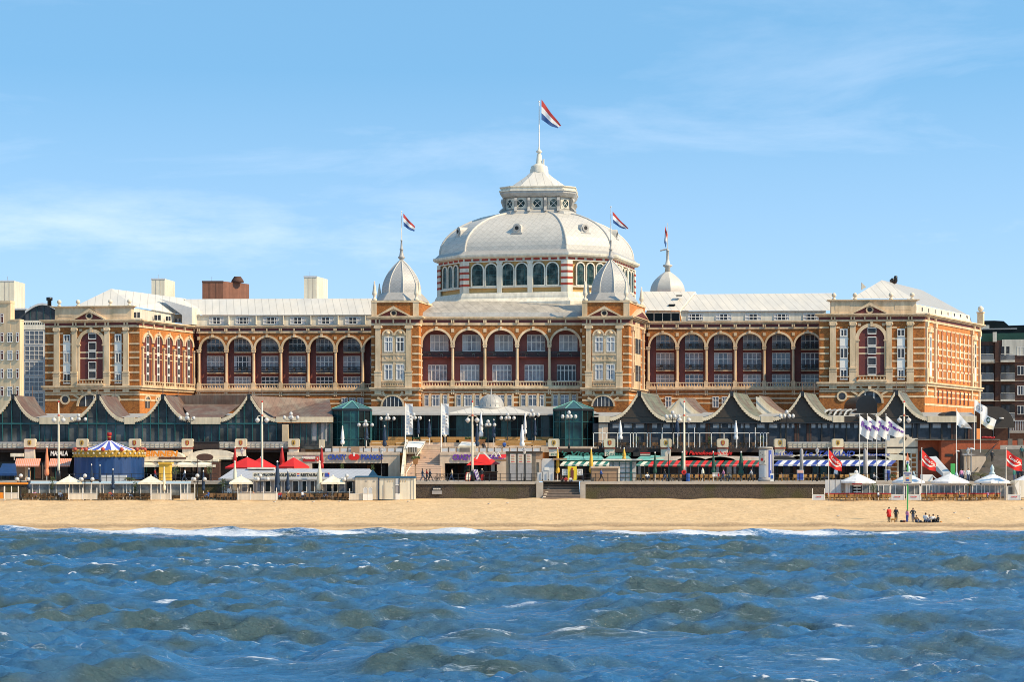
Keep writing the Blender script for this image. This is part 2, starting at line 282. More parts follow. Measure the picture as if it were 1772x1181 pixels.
# ---------------------------------------------------------------- frames and mesh builder
def X(px, d): return (px-CX)*d/FP
def Z(py, d): return HC+(HY-py)*d/FP
def P(px, py, d): return (X(px, d), d, Z(py, d))
class Fac:      # a vertical plane through two plan points; local (u along, v outward, z up)
    def __init__(s, a, b):
        s.A = (X(*a), a[1]); B = (X(*b), b[1]); s.L = math.hypot(B[0]-s.A[0], B[1]-s.A[1])
        s.t = ((B[0]-s.A[0])/s.L, (B[1]-s.A[1])/s.L); s.n = (s.t[1], -s.t[0])
    def w(s, u, v, z): return (s.A[0]+u*s.t[0]+v*s.n[0], s.A[1]+u*s.t[1]+v*s.n[1], z)
    def uz(s, px, py, v=0):
        a = (px-CX)/FP; bx = s.A[0]+v*s.n[0]; by = s.A[1]+v*s.n[1]
        # bx+u tx = k a ; by + u ty = k
        u = (a*by-bx)/(s.t[0]-a*s.t[1]); k = by+u*s.t[1]
        return u, HC+(HY-py)*k/FP
    def u(s, px, v=0): return s.uz(px, 0, v)[0]
    def z(s, py, px=None, v=0): return s.uz(px if px is not None else CX+s.A[0]*FP/s.A[1], py, v)[1]
class Ident:
    def w(s, x, y, z): return (x, y, z)
ID = Ident()
class MB:
    def __init__(s, F=ID): s.F = F; s.v = []; s.f = []; s.m = []; s.keys = []; s.sm = []
    def k(s, m):
        if m not in s.keys: s.keys.append(m)
        return s.keys.index(m)
    def add(s, vs, fs, m, smooth=False):
        b = len(s.v); s.v += [s.F.w(*p) for p in vs]; i = s.k(m)
        for f in fs: s.f.append([b+q for q in f]); s.m.append(i); s.sm.append(smooth)
    def box(s, a0, a1, b0, b1, c0, c1, m):
        s.add([(x, y, z) for x in (a0, a1) for y in (b0, b1) for z in (c0, c1)], [(0, 1, 3, 2), (4, 6, 7, 5), (0, 4, 5, 1), (2, 3, 7, 6), (0, 2, 6, 4), (1, 5, 7, 3)], m)
    def bp(s, x0, x1, y0, y1, v0, v1, m):   # box on a facade given by photo columns and rows of its front face
        F = s.F; ua, za = F.uz(x0, y1, v1); ub, zb = F.uz(x1, y0, v1); s.box(ua, ub, v0, v1, za, zb, m)
    def bd(s, x0, x1, y0, y1, d0, d1, m):   # world box, front face at depth d0
        s.box(X(x0, d0), X(x1, d0), d0, d1, Z(y1, d0), Z(y0, d0), m)
    def poly(s, pts, m): s.add(pts, [tuple(range(len(pts)))], m)
    def prism(s, pts, v0, v1, m, caps=True, smooth=False):   # polygon (a,c) extruded along the middle axis
        n = len(pts); vs = [(a, v0, c) for a, c in pts]+[(a, v1, c) for a, c in pts]
        fs = [(i, (i+1) % n, n+(i+1) % n, n+i) for i in range(n)]
        if caps: fs += [tuple(range(n)), tuple(range(2*n-1, n-1, -1))]
        s.add(vs, fs, m)
    def strip(s, top, bot, m, smooth=False):
        n = len(top); s.add(list(top)+list(bot), [(i, i+1, n+i+1, n+i) for i in range(n-1)], m, smooth)
    def ring(s, uc, zc, ri, ro, v0, v1, m, n=14, a0=0, a1=PI):
        vs = []; fs = []
        for i in range(n+1):
            a = a0+(a1-a0)*i/n; c, q = math.cos(a), math.sin(a)
            vs += [(uc+ri*c, v0, zc+ri*q), (uc+ro*c, v0, zc+ro*q), (uc+ro*c, v1, zc+ro*q), (uc+ri*c, v1, zc+ri*q)]
            if i < n:
                b = 4*i; fs += [(b+j, b+(j+1) % 4, b+4+(j+1) % 4, b+4+j) for j in range(4)]
        fs += [(0, 1, 2, 3), (4*n+3, 4*n+2, 4*n+1, 4*n)]
        s.add(vs, fs, m)
    def disc(s, uc, zc, r, v, m, n=16, a0=0, a1=2*PI):
        s.add([(uc+r*math.cos(a0+(a1-a0)*i/n), v, zc+r*math.sin(a0+(a1-a0)*i/n)) for i in range(n+(1 if a1-a0 < 6.2 else 0))], [tuple(range(n+(1 if a1-a0 < 6.2 else 0)))], m)
    def lathe(s, c, prof, n, m, a0=0, smooth=True, star=0):
        vs = []; fs = []
        for r, z in prof:
            for i in range(n):
                a = a0+2*PI*i/n; q = r*(1-(star if i % 2 else 0)); vs.append((c[0]+q*math.cos(a), c[1]+q*math.sin(a), c[2]+z))
        for j in range(len(prof)-1):
            for i in range(n): k = (i+1) % n; fs.append((j*n+i, j*n+k, j*n+n+k, j*n+n+i))
        fs += [tuple(range(n)), tuple(range((len(prof)-1)*n, len(prof)*n))]
        s.add(vs, fs, m, smooth)
    def tube(s, p0, p1, r0, r1=None, n=6, m='white', smooth=True):
        r1 = r0 if r1 is None else r1
        a = Vector(p0); b = Vector(p1); d = (b-a).normalized(); q = d.orthogonal().normalized(); e = d.cross(q)
        vs = [tuple(a+(q*math.cos(2*PI*i/n)+e*math.sin(2*PI*i/n))*r0) for i in range(n)]+[tuple(b+(q*math.cos(2*PI*i/n)+e*math.sin(2*PI*i/n))*r1) for i in range(n)]
        s.add(vs, [(i, (i+1) % n, n+(i+1) % n, n+i) for i in range(n)], m, smooth)
        s.add([vs[i] for i in range(n)], [tuple(range(n))], m); s.add([vs[n+i] for i in range(n)], [tuple(range(n))], m)
    def ball(s, c, r, m, n=10, sz=1):
        s.lathe(c, [(max(r*math.sin(PI*i/8), .001), -r*sz*math.cos(PI*i/8)) for i in range(9)], n, m)
    def build(s, name, parent=None):
        me = bpy.data.meshes.new(name); o = bpy.data.objects.new(name, me); C.objects.link(o)
        org = (0, 0, 0)
        if parent is not None:
            o.parent = parent; org = parent['_o'] if '_o' in parent else (0, 0, 0); o['_o'] = org
        me.from_pydata([(x-org[0], y-org[1], z-org[2]) for x, y, z in s.v], [], s.f)
        for k in s.keys: me.materials.append(MATS[k])
        me.polygons.foreach_set('material_index', s.m); me.polygons.foreach_set('use_smooth', s.sm)
        bm = bmesh.new(); bm.from_mesh(me); bmesh.ops.recalc_face_normals(bm, faces=bm.faces); bm.to_mesh(me); bm.free()
        me.update(); return o
def tag(o, label=None, cat=None, group=None, kind=None):
    if label: o['label'] = label
    if cat: o['category'] = cat
    if group: o['group'] = group
    if kind: o['kind'] = kind
    return o
def empty(name, loc, label=None, cat=None, group=None):
    o = bpy.data.objects.new(name, None); o.location = loc; C.objects.link(o); o['_o'] = tuple(loc); o.empty_display_size = .5
    return tag(o, label, cat, group)
def copy_tree(o, loc=None, parent=None, rz=None, scale=None, label=None, group=None):
    c = o.copy(); C.objects.link(c); c.parent = parent
    if loc is not None: c.location = loc
    if rz is not None: c.rotation_euler = (0, 0, rz)
    if scale: c.scale = (scale,)*3 if not isinstance(scale, tuple) else scale
    if label: c['label'] = label
    if group: c['group'] = group
    for ch in KIDS.get(o.name, []): copy_tree(ch, parent=c)
    return c
KIDS = {}
def kids(o):
    KIDS[o.name] = [c for c in bpy.data.objects if c.parent == o]
    for c in KIDS[o.name]: kids(c)
def thing(mb, name, label, cat, group=None, base=None):       # a thing that is one mesh, origin at its own base
    if base is None:
        xs = [p[0] for p in mb.v]; ys = [p[1] for p in mb.v]; zs = [p[2] for p in mb.v]
        base = ((min(xs)+max(xs))/2, (min(ys)+max(ys))/2, min(zs))
    mb.v = [(x-base[0], y-base[1], z-base[2]) for x, y, z in mb.v]
    o = mb.build(name); o.location = base; return tag(o, label, cat, group)
TCACHE = {}
def textdata(s, bold=.02, shear=0):
    key = (s, bold, shear)
    if key not in TCACHE:
        cu = bpy.data.curves.new('lettering', 'FONT'); cu.body = s; cu.offset = bold; cu.shear = shear; cu.extrude = .05; cu.resolution_u = 2
        o = bpy.data.objects.new('lettering', cu); C.objects.link(o); dg = bpy.context.evaluated_depsgraph_get(); dg.update()
        me = bpy.data.meshes.new_from_object(o.evaluated_get(dg))
        vs = [tuple(v.co) for v in me.vertices]; fs = [tuple(p.vertices) for p in me.polygons]
        x0 = min(v[0] for v in vs); x1 = max(v[0] for v in vs); y0 = min(v[1] for v in vs); y1 = max(v[1] for v in vs)
        vs = [((v[0]-x0)/(x1-x0), (v[1]-y0)/(y1-y0), v[2]/.05) for v in vs]
        bpy.data.objects.remove(o); bpy.data.curves.remove(cu); bpy.data.meshes.remove(me); TCACHE[key] = (vs, fs)
    return TCACHE[key]
def text_fp(mb, s, x0, x1, y0, y1, v, m, th=.04, bold=.02, shear=0):     # lettering on the builder's facade, box in photo pixels
    vs, fs = textdata(s, bold, shear); ua, za = mb.F.uz(x0, y1, v); ub, zb = mb.F.uz(x1, y0, v)
    mb.add([(ua+(ub-ua)*a, v+th*(.5+.5*c), za+(zb-za)*b) for a, b, c in vs], fs, m)
# ================================================================ GROUND, BEACH, SEA
G0 = 4.75      # promenade level
def beachz(y): return float(np.interp(y, [200, 226, 238, 253, 288, 298, 310], [-2.2, -.55, 0, .6, 2.42, 2.5, 2.5]))
def grid(name, xs, ys, zf, m, smooth=True):
    XX, YY = np.meshgrid(xs, ys); ZZ = zf(XX, YY); me = bpy.data.meshes.new(name)
    nx, ny = len(xs), len(ys); co = np.stack([XX, YY, ZZ], -1).reshape(-1, 3)
    i = np.arange(nx-1)[None, :]+nx*np.arange(ny-1)[:, None]; f = np.stack([i, i+1, i+nx+1, i+nx], -1).reshape(-1)
    me.vertices.add(len(co)); me.vertices.foreach_set('co', co.ravel().astype(np.float32)); nf = len(f)//4
    me.loops.add(len(f)); me.loops.foreach_set('vertex_index', f.astype(np.int32)); me.polygons.add(nf)
    me.polygons.foreach_set('loop_start', np.arange(nf, dtype=np.int32)*4); me.polygons.foreach_set('loop_total', np.full(nf, 4, np.int32))
    me.polygons.foreach_set('use_smooth', np.full(nf, smooth)); me.update(); me.validate()
    me.materials.append(MATS[m]); o = bpy.data.objects.new(name, me); C.objects.link(o); o['kind'] = 'structure'; return o
rng = np.random.default_rng(5)
def sandz(x, y):
    z = np.interp(y, [200, 226, 238, 253, 288, 298, 310], [-2.2, -.55, 0, .6, 2.42, 2.5, 2.5])
    for i in range(14):
        k = rng.uniform(.15, 1.6); a = rng.uniform(0, PI); z = z+.03/(1+k)*np.sin(k*(x*np.cos(a)+y*np.sin(a))+rng.uniform(0, 6))*np.clip((y-239)/8, 0, 1)
    z = z+.12*np.sin(x*.045+1.0)*np.exp(-((y-236)/14)**2)
    return z
grid('beach', np.concatenate([[-1200, -600, -300], np.linspace(-130, 130, 620), [300, 600, 1200]]), np.concatenate([[200, 215], np.linspace(226, 298.6, 190)]), sandz, 'sand')
def BRK(px, py, lp, h, sl=0, w=1.6): d = FP*HC/(py-HY); return (X(px, d), d, lp/2*d/FP, h, sl, w)
BREAKERS = [BRK(960, 1108, 520, .62, .10, 2.3), BRK(905, 1064, 200, .35, .05), BRK(1560, 1052, 460, .36, .30, 1.8), BRK(725, 1050, 330, .30, .12), BRK(1390, 1150, 260, .28, .1), BRK(470, 1166, 300, .26, .05), BRK(180, 976, 110, .24, .1), BRK(692, 950, 50, .25), BRK(1745, 1104, 160, .30, .3), BRK(1690, 946, 80, .25, .1), BRK(300, 930, 60, .25), BRK(1480, 1085, 110, .18), BRK(620, 1125, 160, .18, .2), BRK(260, 1050, 190, .18, .2)]
def sea():
    xs = np.linspace(-98, 98, 1000); ys = 38+(243-38)*np.linspace(0, 1, 1150)**1.25
    XX, YY = np.meshgrid(xs, ys); Zs = np.zeros_like(XX); DX = np.zeros_like(XX); DY = np.zeros_like(XX); J = np.zeros_like(XX); SL = np.zeros_like(XX)
    r = np.random.default_rng(23)
    for i in range(100):
        lam = 27*(.020**(i/99.)); lam *= r.uniform(.9, 1.1); k = 2*PI/lam
        sp = .15 if lam > 6 else (.30 if lam > 2.5 else .5)
        th = PI/2+.17+r.normal(0, sp)           # towards the shore, a little to one side
        A = (.0080*lam if lam > 10 else .0056*lam) if lam > 3 else (.0135*lam if lam > 1.5 else .023*lam)
        kx, ky = k*math.cos(th), k*math.sin(th); ph = kx*XX+ky*YY+r.uniform(0, 2*PI)
        g = 1+.7*np.sin(XX*r.uniform(-.12, .12)+YY*r.uniform(-.09, .09)+r.uniform(0, 6))      # groups: crests come and go
        c = np.cos(ph)*A*g; s_ = np.sin(ph)*A*g
        Zs += c; q = .75 if lam > 4 else (.35 if lam > 1.5 else .12); DX -= q*math.cos(th)*s_; DY -= q*math.sin(th)*s_; J += k*c
        if lam > 1.6: SL += -ky*s_*(1 if lam > 2.8 else .55)
    fall = np.clip((238-YY)/50, 0.04, 1)**.9*np.clip((YY-38)/6, 0, 1)*np.clip((98-abs(XX))/8, 0, 1)
    crest = np.zeros_like(XX)      # single breaking crests: (x, y, half length, height, slant, width)
    for bx, by, bl, bh, sl_, bw in BREAKERS:
        yy = by+sl_*(XX-bx)+.5*np.sin((XX-bx)*.6+bx)+.25*np.sin((XX-bx)*1.9+by); t = (YY-yy)/bw; e = np.exp(-((XX-bx)/bl)**4)*(1+.25*np.sin(XX*1.3+by))
        cal = 1-.75*np.exp(-((XX-bx)/(bl*1.15))**4-((YY-yy+3)/8)**2); Zs *= cal; DX *= cal; DY *= cal; SL *= cal; Zs += 1.15*bh*e*np.where(t < 0, np.exp(-(t*1.25)**2), np.exp(-(t*.55)**2)); SL += .9*e*np.exp(-((t+.55)/.5)**2)*bh
        crest = np.maximum(crest, e*(1.25*np.exp(-((t+.05)/.28)**2)+.62*np.exp(-((t+.9)/1.0)**2)+.5*np.exp(-((t-1.5)/1.6)**2))*(.72+.28*np.sin(XX*2.3+bx+.8*np.sin(YY*2)))*min(1, .6+bh*.6))
    q0, q1 = np.percentile(J, 95.0), np.percentile(J, 99.3)
    foam = np.clip((J-q0)/(q1-q0), 0, 1)*np.clip((238-YY)/20, .4, 1)*.85
    patch = np.sin(XX*.05+YY*.031+1)*np.sin(XX*.023-YY*.06+2); foam = foam*np.clip(.6+.9*patch, .2, 1)
    foam = np.maximum(foam, np.clip(crest*.62, 0, .74)); streak = np.clip(np.sin(XX*.16+YY*.9+2*np.sin(XX*.07))-.80, 0, 1)*1.6*np.clip(patch, 0, 1); foam = np.maximum(foam, streak)
    s0, s1 = np.percentile(SL, 70), np.percentile(SL, 99.6); slope_silt = np.clip((SL-s0)/(s1-s0)+.18*np.sin(XX*.031+YY*.05)*np.sin(YY*.043-XX*.02+1)+Zs*.25, 0, .8)      # sandy tone painted on viewer-facing slopes and crests, where sky reflection drops
    line = 237.6-2.6*np.sin(XX*.045+1.0)+.9*np.sin(XX*.11+2)+.35*np.sin(XX*.43)
    wdt = np.interp(XX, [-98, -60, -40, -20, -8, 0, 8, 14, 24, 29, 45, 60, 98], [9, 10, 12, 14, 9, 3, 3, 9, 12, 10, 5, 3, 6])+1.6*np.sin(XX*.31+3)+.9*np.sin(XX*.9); wdt = np.clip(wdt, .8, 16)
    d = line-YY
    surf = np.clip(1-np.abs(d-wdt*.45)/(wdt*.7), 0, 1)
    foam = np.maximum(foam, np.clip(surf*1.9, 0, 1)*(.80+.2*np.sin(XX*.4+YY)))
    Zs = Zs*fall+.62*np.clip(wdt/10, .2, 1)*(1+.25*np.sin(XX*.8)+.2*np.sin(XX*.23+1))*np.exp(-((d-wdt*.62)/1.9)**2)
    Zs += np.interp(YY, [38, 222, 234, 240, 243], [0, 0, .05, .04, -.35])
    me_o = grid('sea', xs, ys, lambda a, b: Zs, 'sea_water')
    me = me_o.data; co = np.stack([XX+DX*fall, YY+DY*fall, Zs], -1).reshape(-1, 3).astype(np.float32); me.vertices.foreach_set('co', co.ravel())
    at = me.attributes.new('foam', 'FLOAT', 'POINT'); at.data.foreach_set('value', foam.reshape(-1).astype(np.float32))
    at = me.attributes.new('slope_silt', 'FLOAT', 'POINT'); at.data.foreach_set('value', slope_silt.reshape(-1).astype(np.float32)); me.update()
sea()
m = MB(); 
for x0, x1, y0, y1 in ((-4000, -97.9, -3000, 239), (97.9, 4000, -3000, 239), (-97.9, 97.9, -3000, 38.1)): m.poly([(x0, y0, -.02), (x1, y0, -.02), (x1, y1, -.02), (x0, y1, -.02)], 'sea_water')
tag(m.build('open_sea'), kind='structure')
m = MB(); m.poly([(-6000, 298.8, G0), (6000, 298.8, G0), (6000, 9000, G0), (-6000, 9000, G0)], 'concrete'); tag(m.build('ground'), kind='structure')
m = MB(); m.poly([(-6000, 199, -2.3), (6000, 199, -2.3), (6000, -3000, -3), (-6000, -3000, -3)], 'sand'); tag(m.build('seabed'), kind='structure')

# ================================================================ THE GRAND HOTEL
H = empty('grand_hotel', (X(930, 372), 372, G0), 'long ochre brick and cream stucco domed hotel with arcaded wings above the beach terraces', 'hotel')
def win(F, x0, x1, y0, y1, v, nx=2, ny=1, glass='pane', frame='white', fw=.10, name='window', tr=None, curtain=.5, parent=None):
    if glass == 'pane_light': glass = random.choice(('pane_light', 'pane_light', 'pane', 'pane_soft', 'pane_blue'))
    b = MB(F); ua, za = F.uz(x0, y1, v+.12); ub, zb = F.uz(x1, y0, v+.12)
    b.box(ua, ub, v+.0, v+.03, za, zb, glass)
    if random.random() < curtain:      # drawn curtains behind the lower panes
        wq = (ub-ua); q = random.uniform(.15, .3)*wq; zt = za+(zb-za)*.98
        b.box(ua+.02, ua+q, v+.03, v+.045, za+.05, zt, 'curtain'); b.box(ub-q, ub-.02, v+.03, v+.045, za+.05, zt, 'curtain')
    for i in range(nx+1):
        c = ua+(ub-ua)*i/nx; c0 = max(ua, c-fw/2); c1 = min(ub, c+fw/2); b.box(c0, c1, v+.045, v+.11, za, zb, frame)
    for z in (za, zb-fw): b.box(ua, ub, v+.045, v+.115, z, z+fw, frame)
    for j in range(1, ny): z = za+(zb-za)*j/ny; b.box(ua, ub, v+.045, v+.115, z-fw/2, z+fw/2, frame)
    if tr: z = za+(zb-za)*tr; b.box(ua, ub, v+.045, v+.118, z-fw/2, z+fw/2, frame)
    return b.build(name, parent or H)
def cornice(F, u0, u1, z1, steps, name='cornice', parent=None):      # steps: (drop, height, out, mat) from the top edge down
    b = MB(F)
    for dz, h, o, m in steps: b.box(u0-o, u1+o*.5, -.3, o, z1-dz-h, z1-dz, m)
    return b.build(name, parent or H)
def entab(F, u0, u1, zc, zf, zb, zb2, brk, o=.5):     # cornice top, frieze top, band top, band bottom
    b = MB(F)
    h = zc-zf; b.box(u0-o, u1+o, -.3, o, zc-h*.38, zc, 'stucco'); b.box(u0-o*.7, u1+o*.7, -.3, o*.7, zc-h*.7, zc-h*.38, 'stucco'); b.box(u0-o*.4, u1+o*.4, -.3, o*.35, zf, zc-h*.7, 'stucco')
    b.box(u0, u1, -.3, .06, zb, zf, 'plum')
    b.box(u0, u1, -.3, .14, zb2, zb, 'stucco')
    for u in brk: b.box(u-.11, u+.11, .06, .34, zb-.02, zf-.002, 'stucco')
    return b.build('cornice', H)
def column(F, u, zb, zs, r=.24, name='column', ped=None):
    b = MB(F); p = ped or .9
    b.box(u-r*1.5, u+r*1.5, -.55, .12, zb, zb+p, 'stucco'); b.box(u-r*1.3, u+r*1.3, -.45, .06, zb+p, zb+p+.18, 'stucco')
    b.lathe((u, -.2, zb+p+.18), [(r*1.1, 0), (r, .2), (r*.93, zs-zb-p-.75), (r*.95, zs-zb-p-.7)], 10, 'stucco')
    b.box(u-r*1.35, u+r*1.35, -.5, .10, zs-.5, zs-.12, 'stucco'); b.box(u-r*1.6, u+r*1.6, -.55, .16, zs-.12, zs, 'stucco')
    return b.build(name, H)
def balus(F, u0, u1, z0, z1, v=0., n=None, name='balustrade', parent=None, m='stucco'):
    b = MB(F); h = z1-z0; b.box(u0, u1, v-.28, v+.02, z1-h*.2, z1, m); b.box(u0, u1, v-.28, v+.02, z0, z0+h*.2, m)
    n = n or max(2, int((u1-u0)/.42))
    for i in range(n):
        u = u0+(u1-u0)*(i+.5)/n; b.lathe((u, v-.13, z0+h*.2), [(.09, 0), (.13, h*.18), (.06, h*.42), (.10, h*.6)], 6, m)
    return b.build(name, parent or H)
def bay_wall(b, u0, u1, uc, zs, r, ztop, m='brick_ochre', depth=.75, n=16):
    top = []; bot = []
    for i in range(n+1):
        a = PI-PI*i/n; u = uc+r*math.cos(a); bot.append((u, 0, zs+r*math.sin(a))); top.append((u, 0, ztop))
    b.strip(top, bot, m)
    b.strip([(p[0], -depth, p[2]) for p in bot], bot, 'stucco')
    for a, c in ((u0, uc-r), (uc+r, u1)): b.poly([(a, 0, zs), (c, 0, zs), (c, 0, ztop), (a, 0, ztop)], m)
def archtrim(F, uc, zs, ri, ro, v1=.10, name='arch_moulding', key=True):
    b = MB(F); b.ring(uc, zs, ri, ro, -.1, v1, 'stucco', 18)
    if key: b.box(uc-.2, uc+.2, -.05, v1+.14, zs+ri-.02, zs+ro+.22, 'stucco')
    return b.build(name, H)
def chairset(F, u0, u1, z, v, m='black_metal'):
    pass
def rail(F, u0, u1, z0, z1, v0, v1, m='black_metal', slab='stucco', name='balcony', fill=True):
    b = MB(F); b.box(u0, u1, v0, v1, z0-.16, z0, slab)
    b.box(u0, u1, v1-.06, v1-.01, z1-.10, z1, m); b.box(u0, u1, v1-.05, v1-.02, z0+.1, z0+.18, m); b.box(u0, u1, v1-.05, v1-.02, z0+.5, z0+.56, m)
    n = int((u1-u0)/.16)
    if fill:
        for i in range(n+1):
            u = u0+(u1-u0)*i/n; b.box(u-.032, u+.032, v1-.05, v1-.02, z0, z1, m)
    for k in (0.22, 0.62):    # a small table and two chairs on the balcony
        u = u0+(u1-u0)*k; b.box(u, u+.42, v0+.35, v0+.75, z0+.42, z0+.47, 'white'); b.box(u, u+.42, v0+.35, v0+.4, z0+.47, z0+.9, 'wicker_brown')
        for du in (0, .38): b.box(u+du, u+du+.04, v0+.35, v0+.39, z0, z0+.42, 'white')
    return b.build(name, H)
# ---------- arcades
def arcade(F, cols, Y, rp, xw, tiers, bals, top=None, glassbal=False):
    us = [F.u(c) for c in cols]; z = lambda y: F.z(y, cols[len(cols)//2])
    zs, zt = z(Y['spring']), z(Y['band1']); zb0, zb1 = z(Y['bal1']), z(Y['bal0']); sc = (us[1]-us[0])/(cols[1]-cols[0])
    b = MB(F)
    r = rp*sc
    for i in range(len(us)-1): bay_wall(b, us[i], us[i+1], (us[i]+us[i+1])/2, zs, r, zt)
    for i in range(len(us)):      # short piece of wall over each column, flat decorative stone in each spandrel
        b.box(us[i]-.25, us[i]+.25, .003, .07, zt-1.15, zt-.6, 'stucco')
    b.build('arcade_wall', H)
    b = MB(F); dep = -2.3; e0, e1 = us[0]-.6, us[-1]+.3; zc = zs+r+.25
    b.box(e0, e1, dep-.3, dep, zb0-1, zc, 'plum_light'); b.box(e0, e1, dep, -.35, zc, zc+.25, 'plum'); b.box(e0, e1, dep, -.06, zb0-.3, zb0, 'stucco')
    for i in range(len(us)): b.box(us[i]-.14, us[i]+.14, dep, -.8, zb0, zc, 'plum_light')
    b.build('loggia', H)
    for i in range(len(us)-1):
        uc = (us[i]+us[i+1])/2
        archtrim(F, uc, zs, r, min(r+(Y['ring']*sc), (us[i+1]-us[i])/2+.12))
        balus(F, us[i]+.35, us[i+1]-.35, zb0, zb1, -.0)
        for (wy0, wy1, wx0, wx1, nx, tr) in tiers:
            win(F, cols[i]+wx0, cols[i]+wx1, wy0, wy1, -2.25, nx, 1, tr=tr, fw=.13, glass='pane_light')
        for (by0, by1, bx0, bx1) in bals:
            u0, z1 = F.uz(cols[i]+bx0, by0, -1.15); u1, z0 = F.uz(cols[i]+bx1, by1, -1.15)
            rail(F, u0, u1, z0, z1, -2.25, -1.15, m='black_metal', slab='stucco' if not glassbal else 'plum')
    for u in us: column(F, u, zb0, zs, name='column')
    zcs, zf, zb = z(Y['cor0']), z(Y['fri0']), z(Y['band0'])
    brk = []
    for i in range(len(us)-1): brk += [us[i]-.16, us[i]+.16, (us[i]+us[i+1])/2]
    entab(F, us[0]-.4, us[-1]+.2, zcs, zf, zb, zt, brk)
    b = MB(F); zq = z(Y['sill1']); b.box(us[0]-.4, us[-1]+.2, -.3, .42, zb0-.32, zb0-.002, 'stucco'); b.box(us[0]-.4, us[-1]+.2, -.3, .24, zq, zb0-.32, 'stucco'); b.build('string_course', H)
    # lower storey: brick with stucco bands
    b = MB(F); b.box(us[0]-.6, us[-1]+.4, -.5, .0, G0, zq, 'brick_ochre')
    for y in Y['bands']: zz = z(y); b.box(us[0]-.6, us[-1]+.4, .0, .05, zz-.13, zz+.13, 'stucco')
    for i in range(len(us)):
        for d in (-.16, .16): b.box(us[i]+d-.1, us[i]+d+.1, 0, .12, zq-.75, zq-.002, 'stucco')
    b.build('lower_wall', H)
    return us, z, sc
FL = Fac((335, 388), (680, 386))
YL = dict(cor0=563.5, fri0=568.5, band0=573, band1=576.7, spring=605, bal0=664.5, bal1=673.5, sill1=679, ring=3.4, bands=(683, 691, 699))
arcade(FL, [344+47.25*i for i in range(8)], YL, 20.6, 47.25,
       [(586, 608.5, 14, 43, 4, .55), (616.5, 643, 14, 43, 4, .6), (652, 672, 14, 43, 4, .6)], [(599.5, 609.4, 14, 43), (635, 645.5, 14, 43)])
FC = Fac((722, 366), (1012, 366))
YC = dict(cor0=549, fri0=554, band0=559.3, band1=563, spring=596.5, bal0=660, bal1=669.5, sill1=675, ring=3.8, bands=(679, 688, 697))
colsC = [727.5+55.8*i for i in range(6)]
usC, zC, scC = arcade(FC, colsC, YC, 24.6, 55.8, [(580, 608.5, 17, 48.5, 4, .55), (632, 660, 13, 46, 5, .66)], [(608.7, 618, 3.2, 52.5)], glassbal=True)
FR = Fac((1112, 378), (1424, 376))
YR = dict(cor0=556, fri0=561.4, band0=566.5, band1=570, spring=600, bal0=662, bal1=671, sill1=676.5, ring=3.4, bands=(682, 690, 698))
arcade(FR, [1121.7+50.2*i for i in range(7)], YR, 22, 50.2,
       [(579, 604, 13.6, 45, 4, .55), (611, 639, 13.6, 45, 4, .6), (648, 669, 13.6, 45, 4, .6)], [(594.5, 604.5, 13.6, 45), (630.8, 641, 13.6, 45)])
for i in range(5):     # triple windows of the lower storey, centre
    for a, c in ((7, 14.2), (19.5, 33.5), (39.1, 46.3)): win(FC, colsC[i]+a, colsC[i]+c, 684, 704, 0.06, 1 if c-a < 10 else 2, 1, tr=.7, name='lower_window')
    for a, c in ((3.5, 6.6), (14.8, 18.8), (34.2, 38.2), (46.8, 50)): b = MB(FC); b.bp(colsC[i]+a, colsC[i]+c, 682, 705, 0, .12, 'stucco'); b.build('window_pier', H)
for x in (591, 604, 618): win(FL, x, x+11, 689, 707, .06, 2, 1, name='lower_window')
for x in (1151, 1233, 1249): win(FR, x, x+11, 687, 706, .06, 2, 1, tr=.65, name='lower_window')
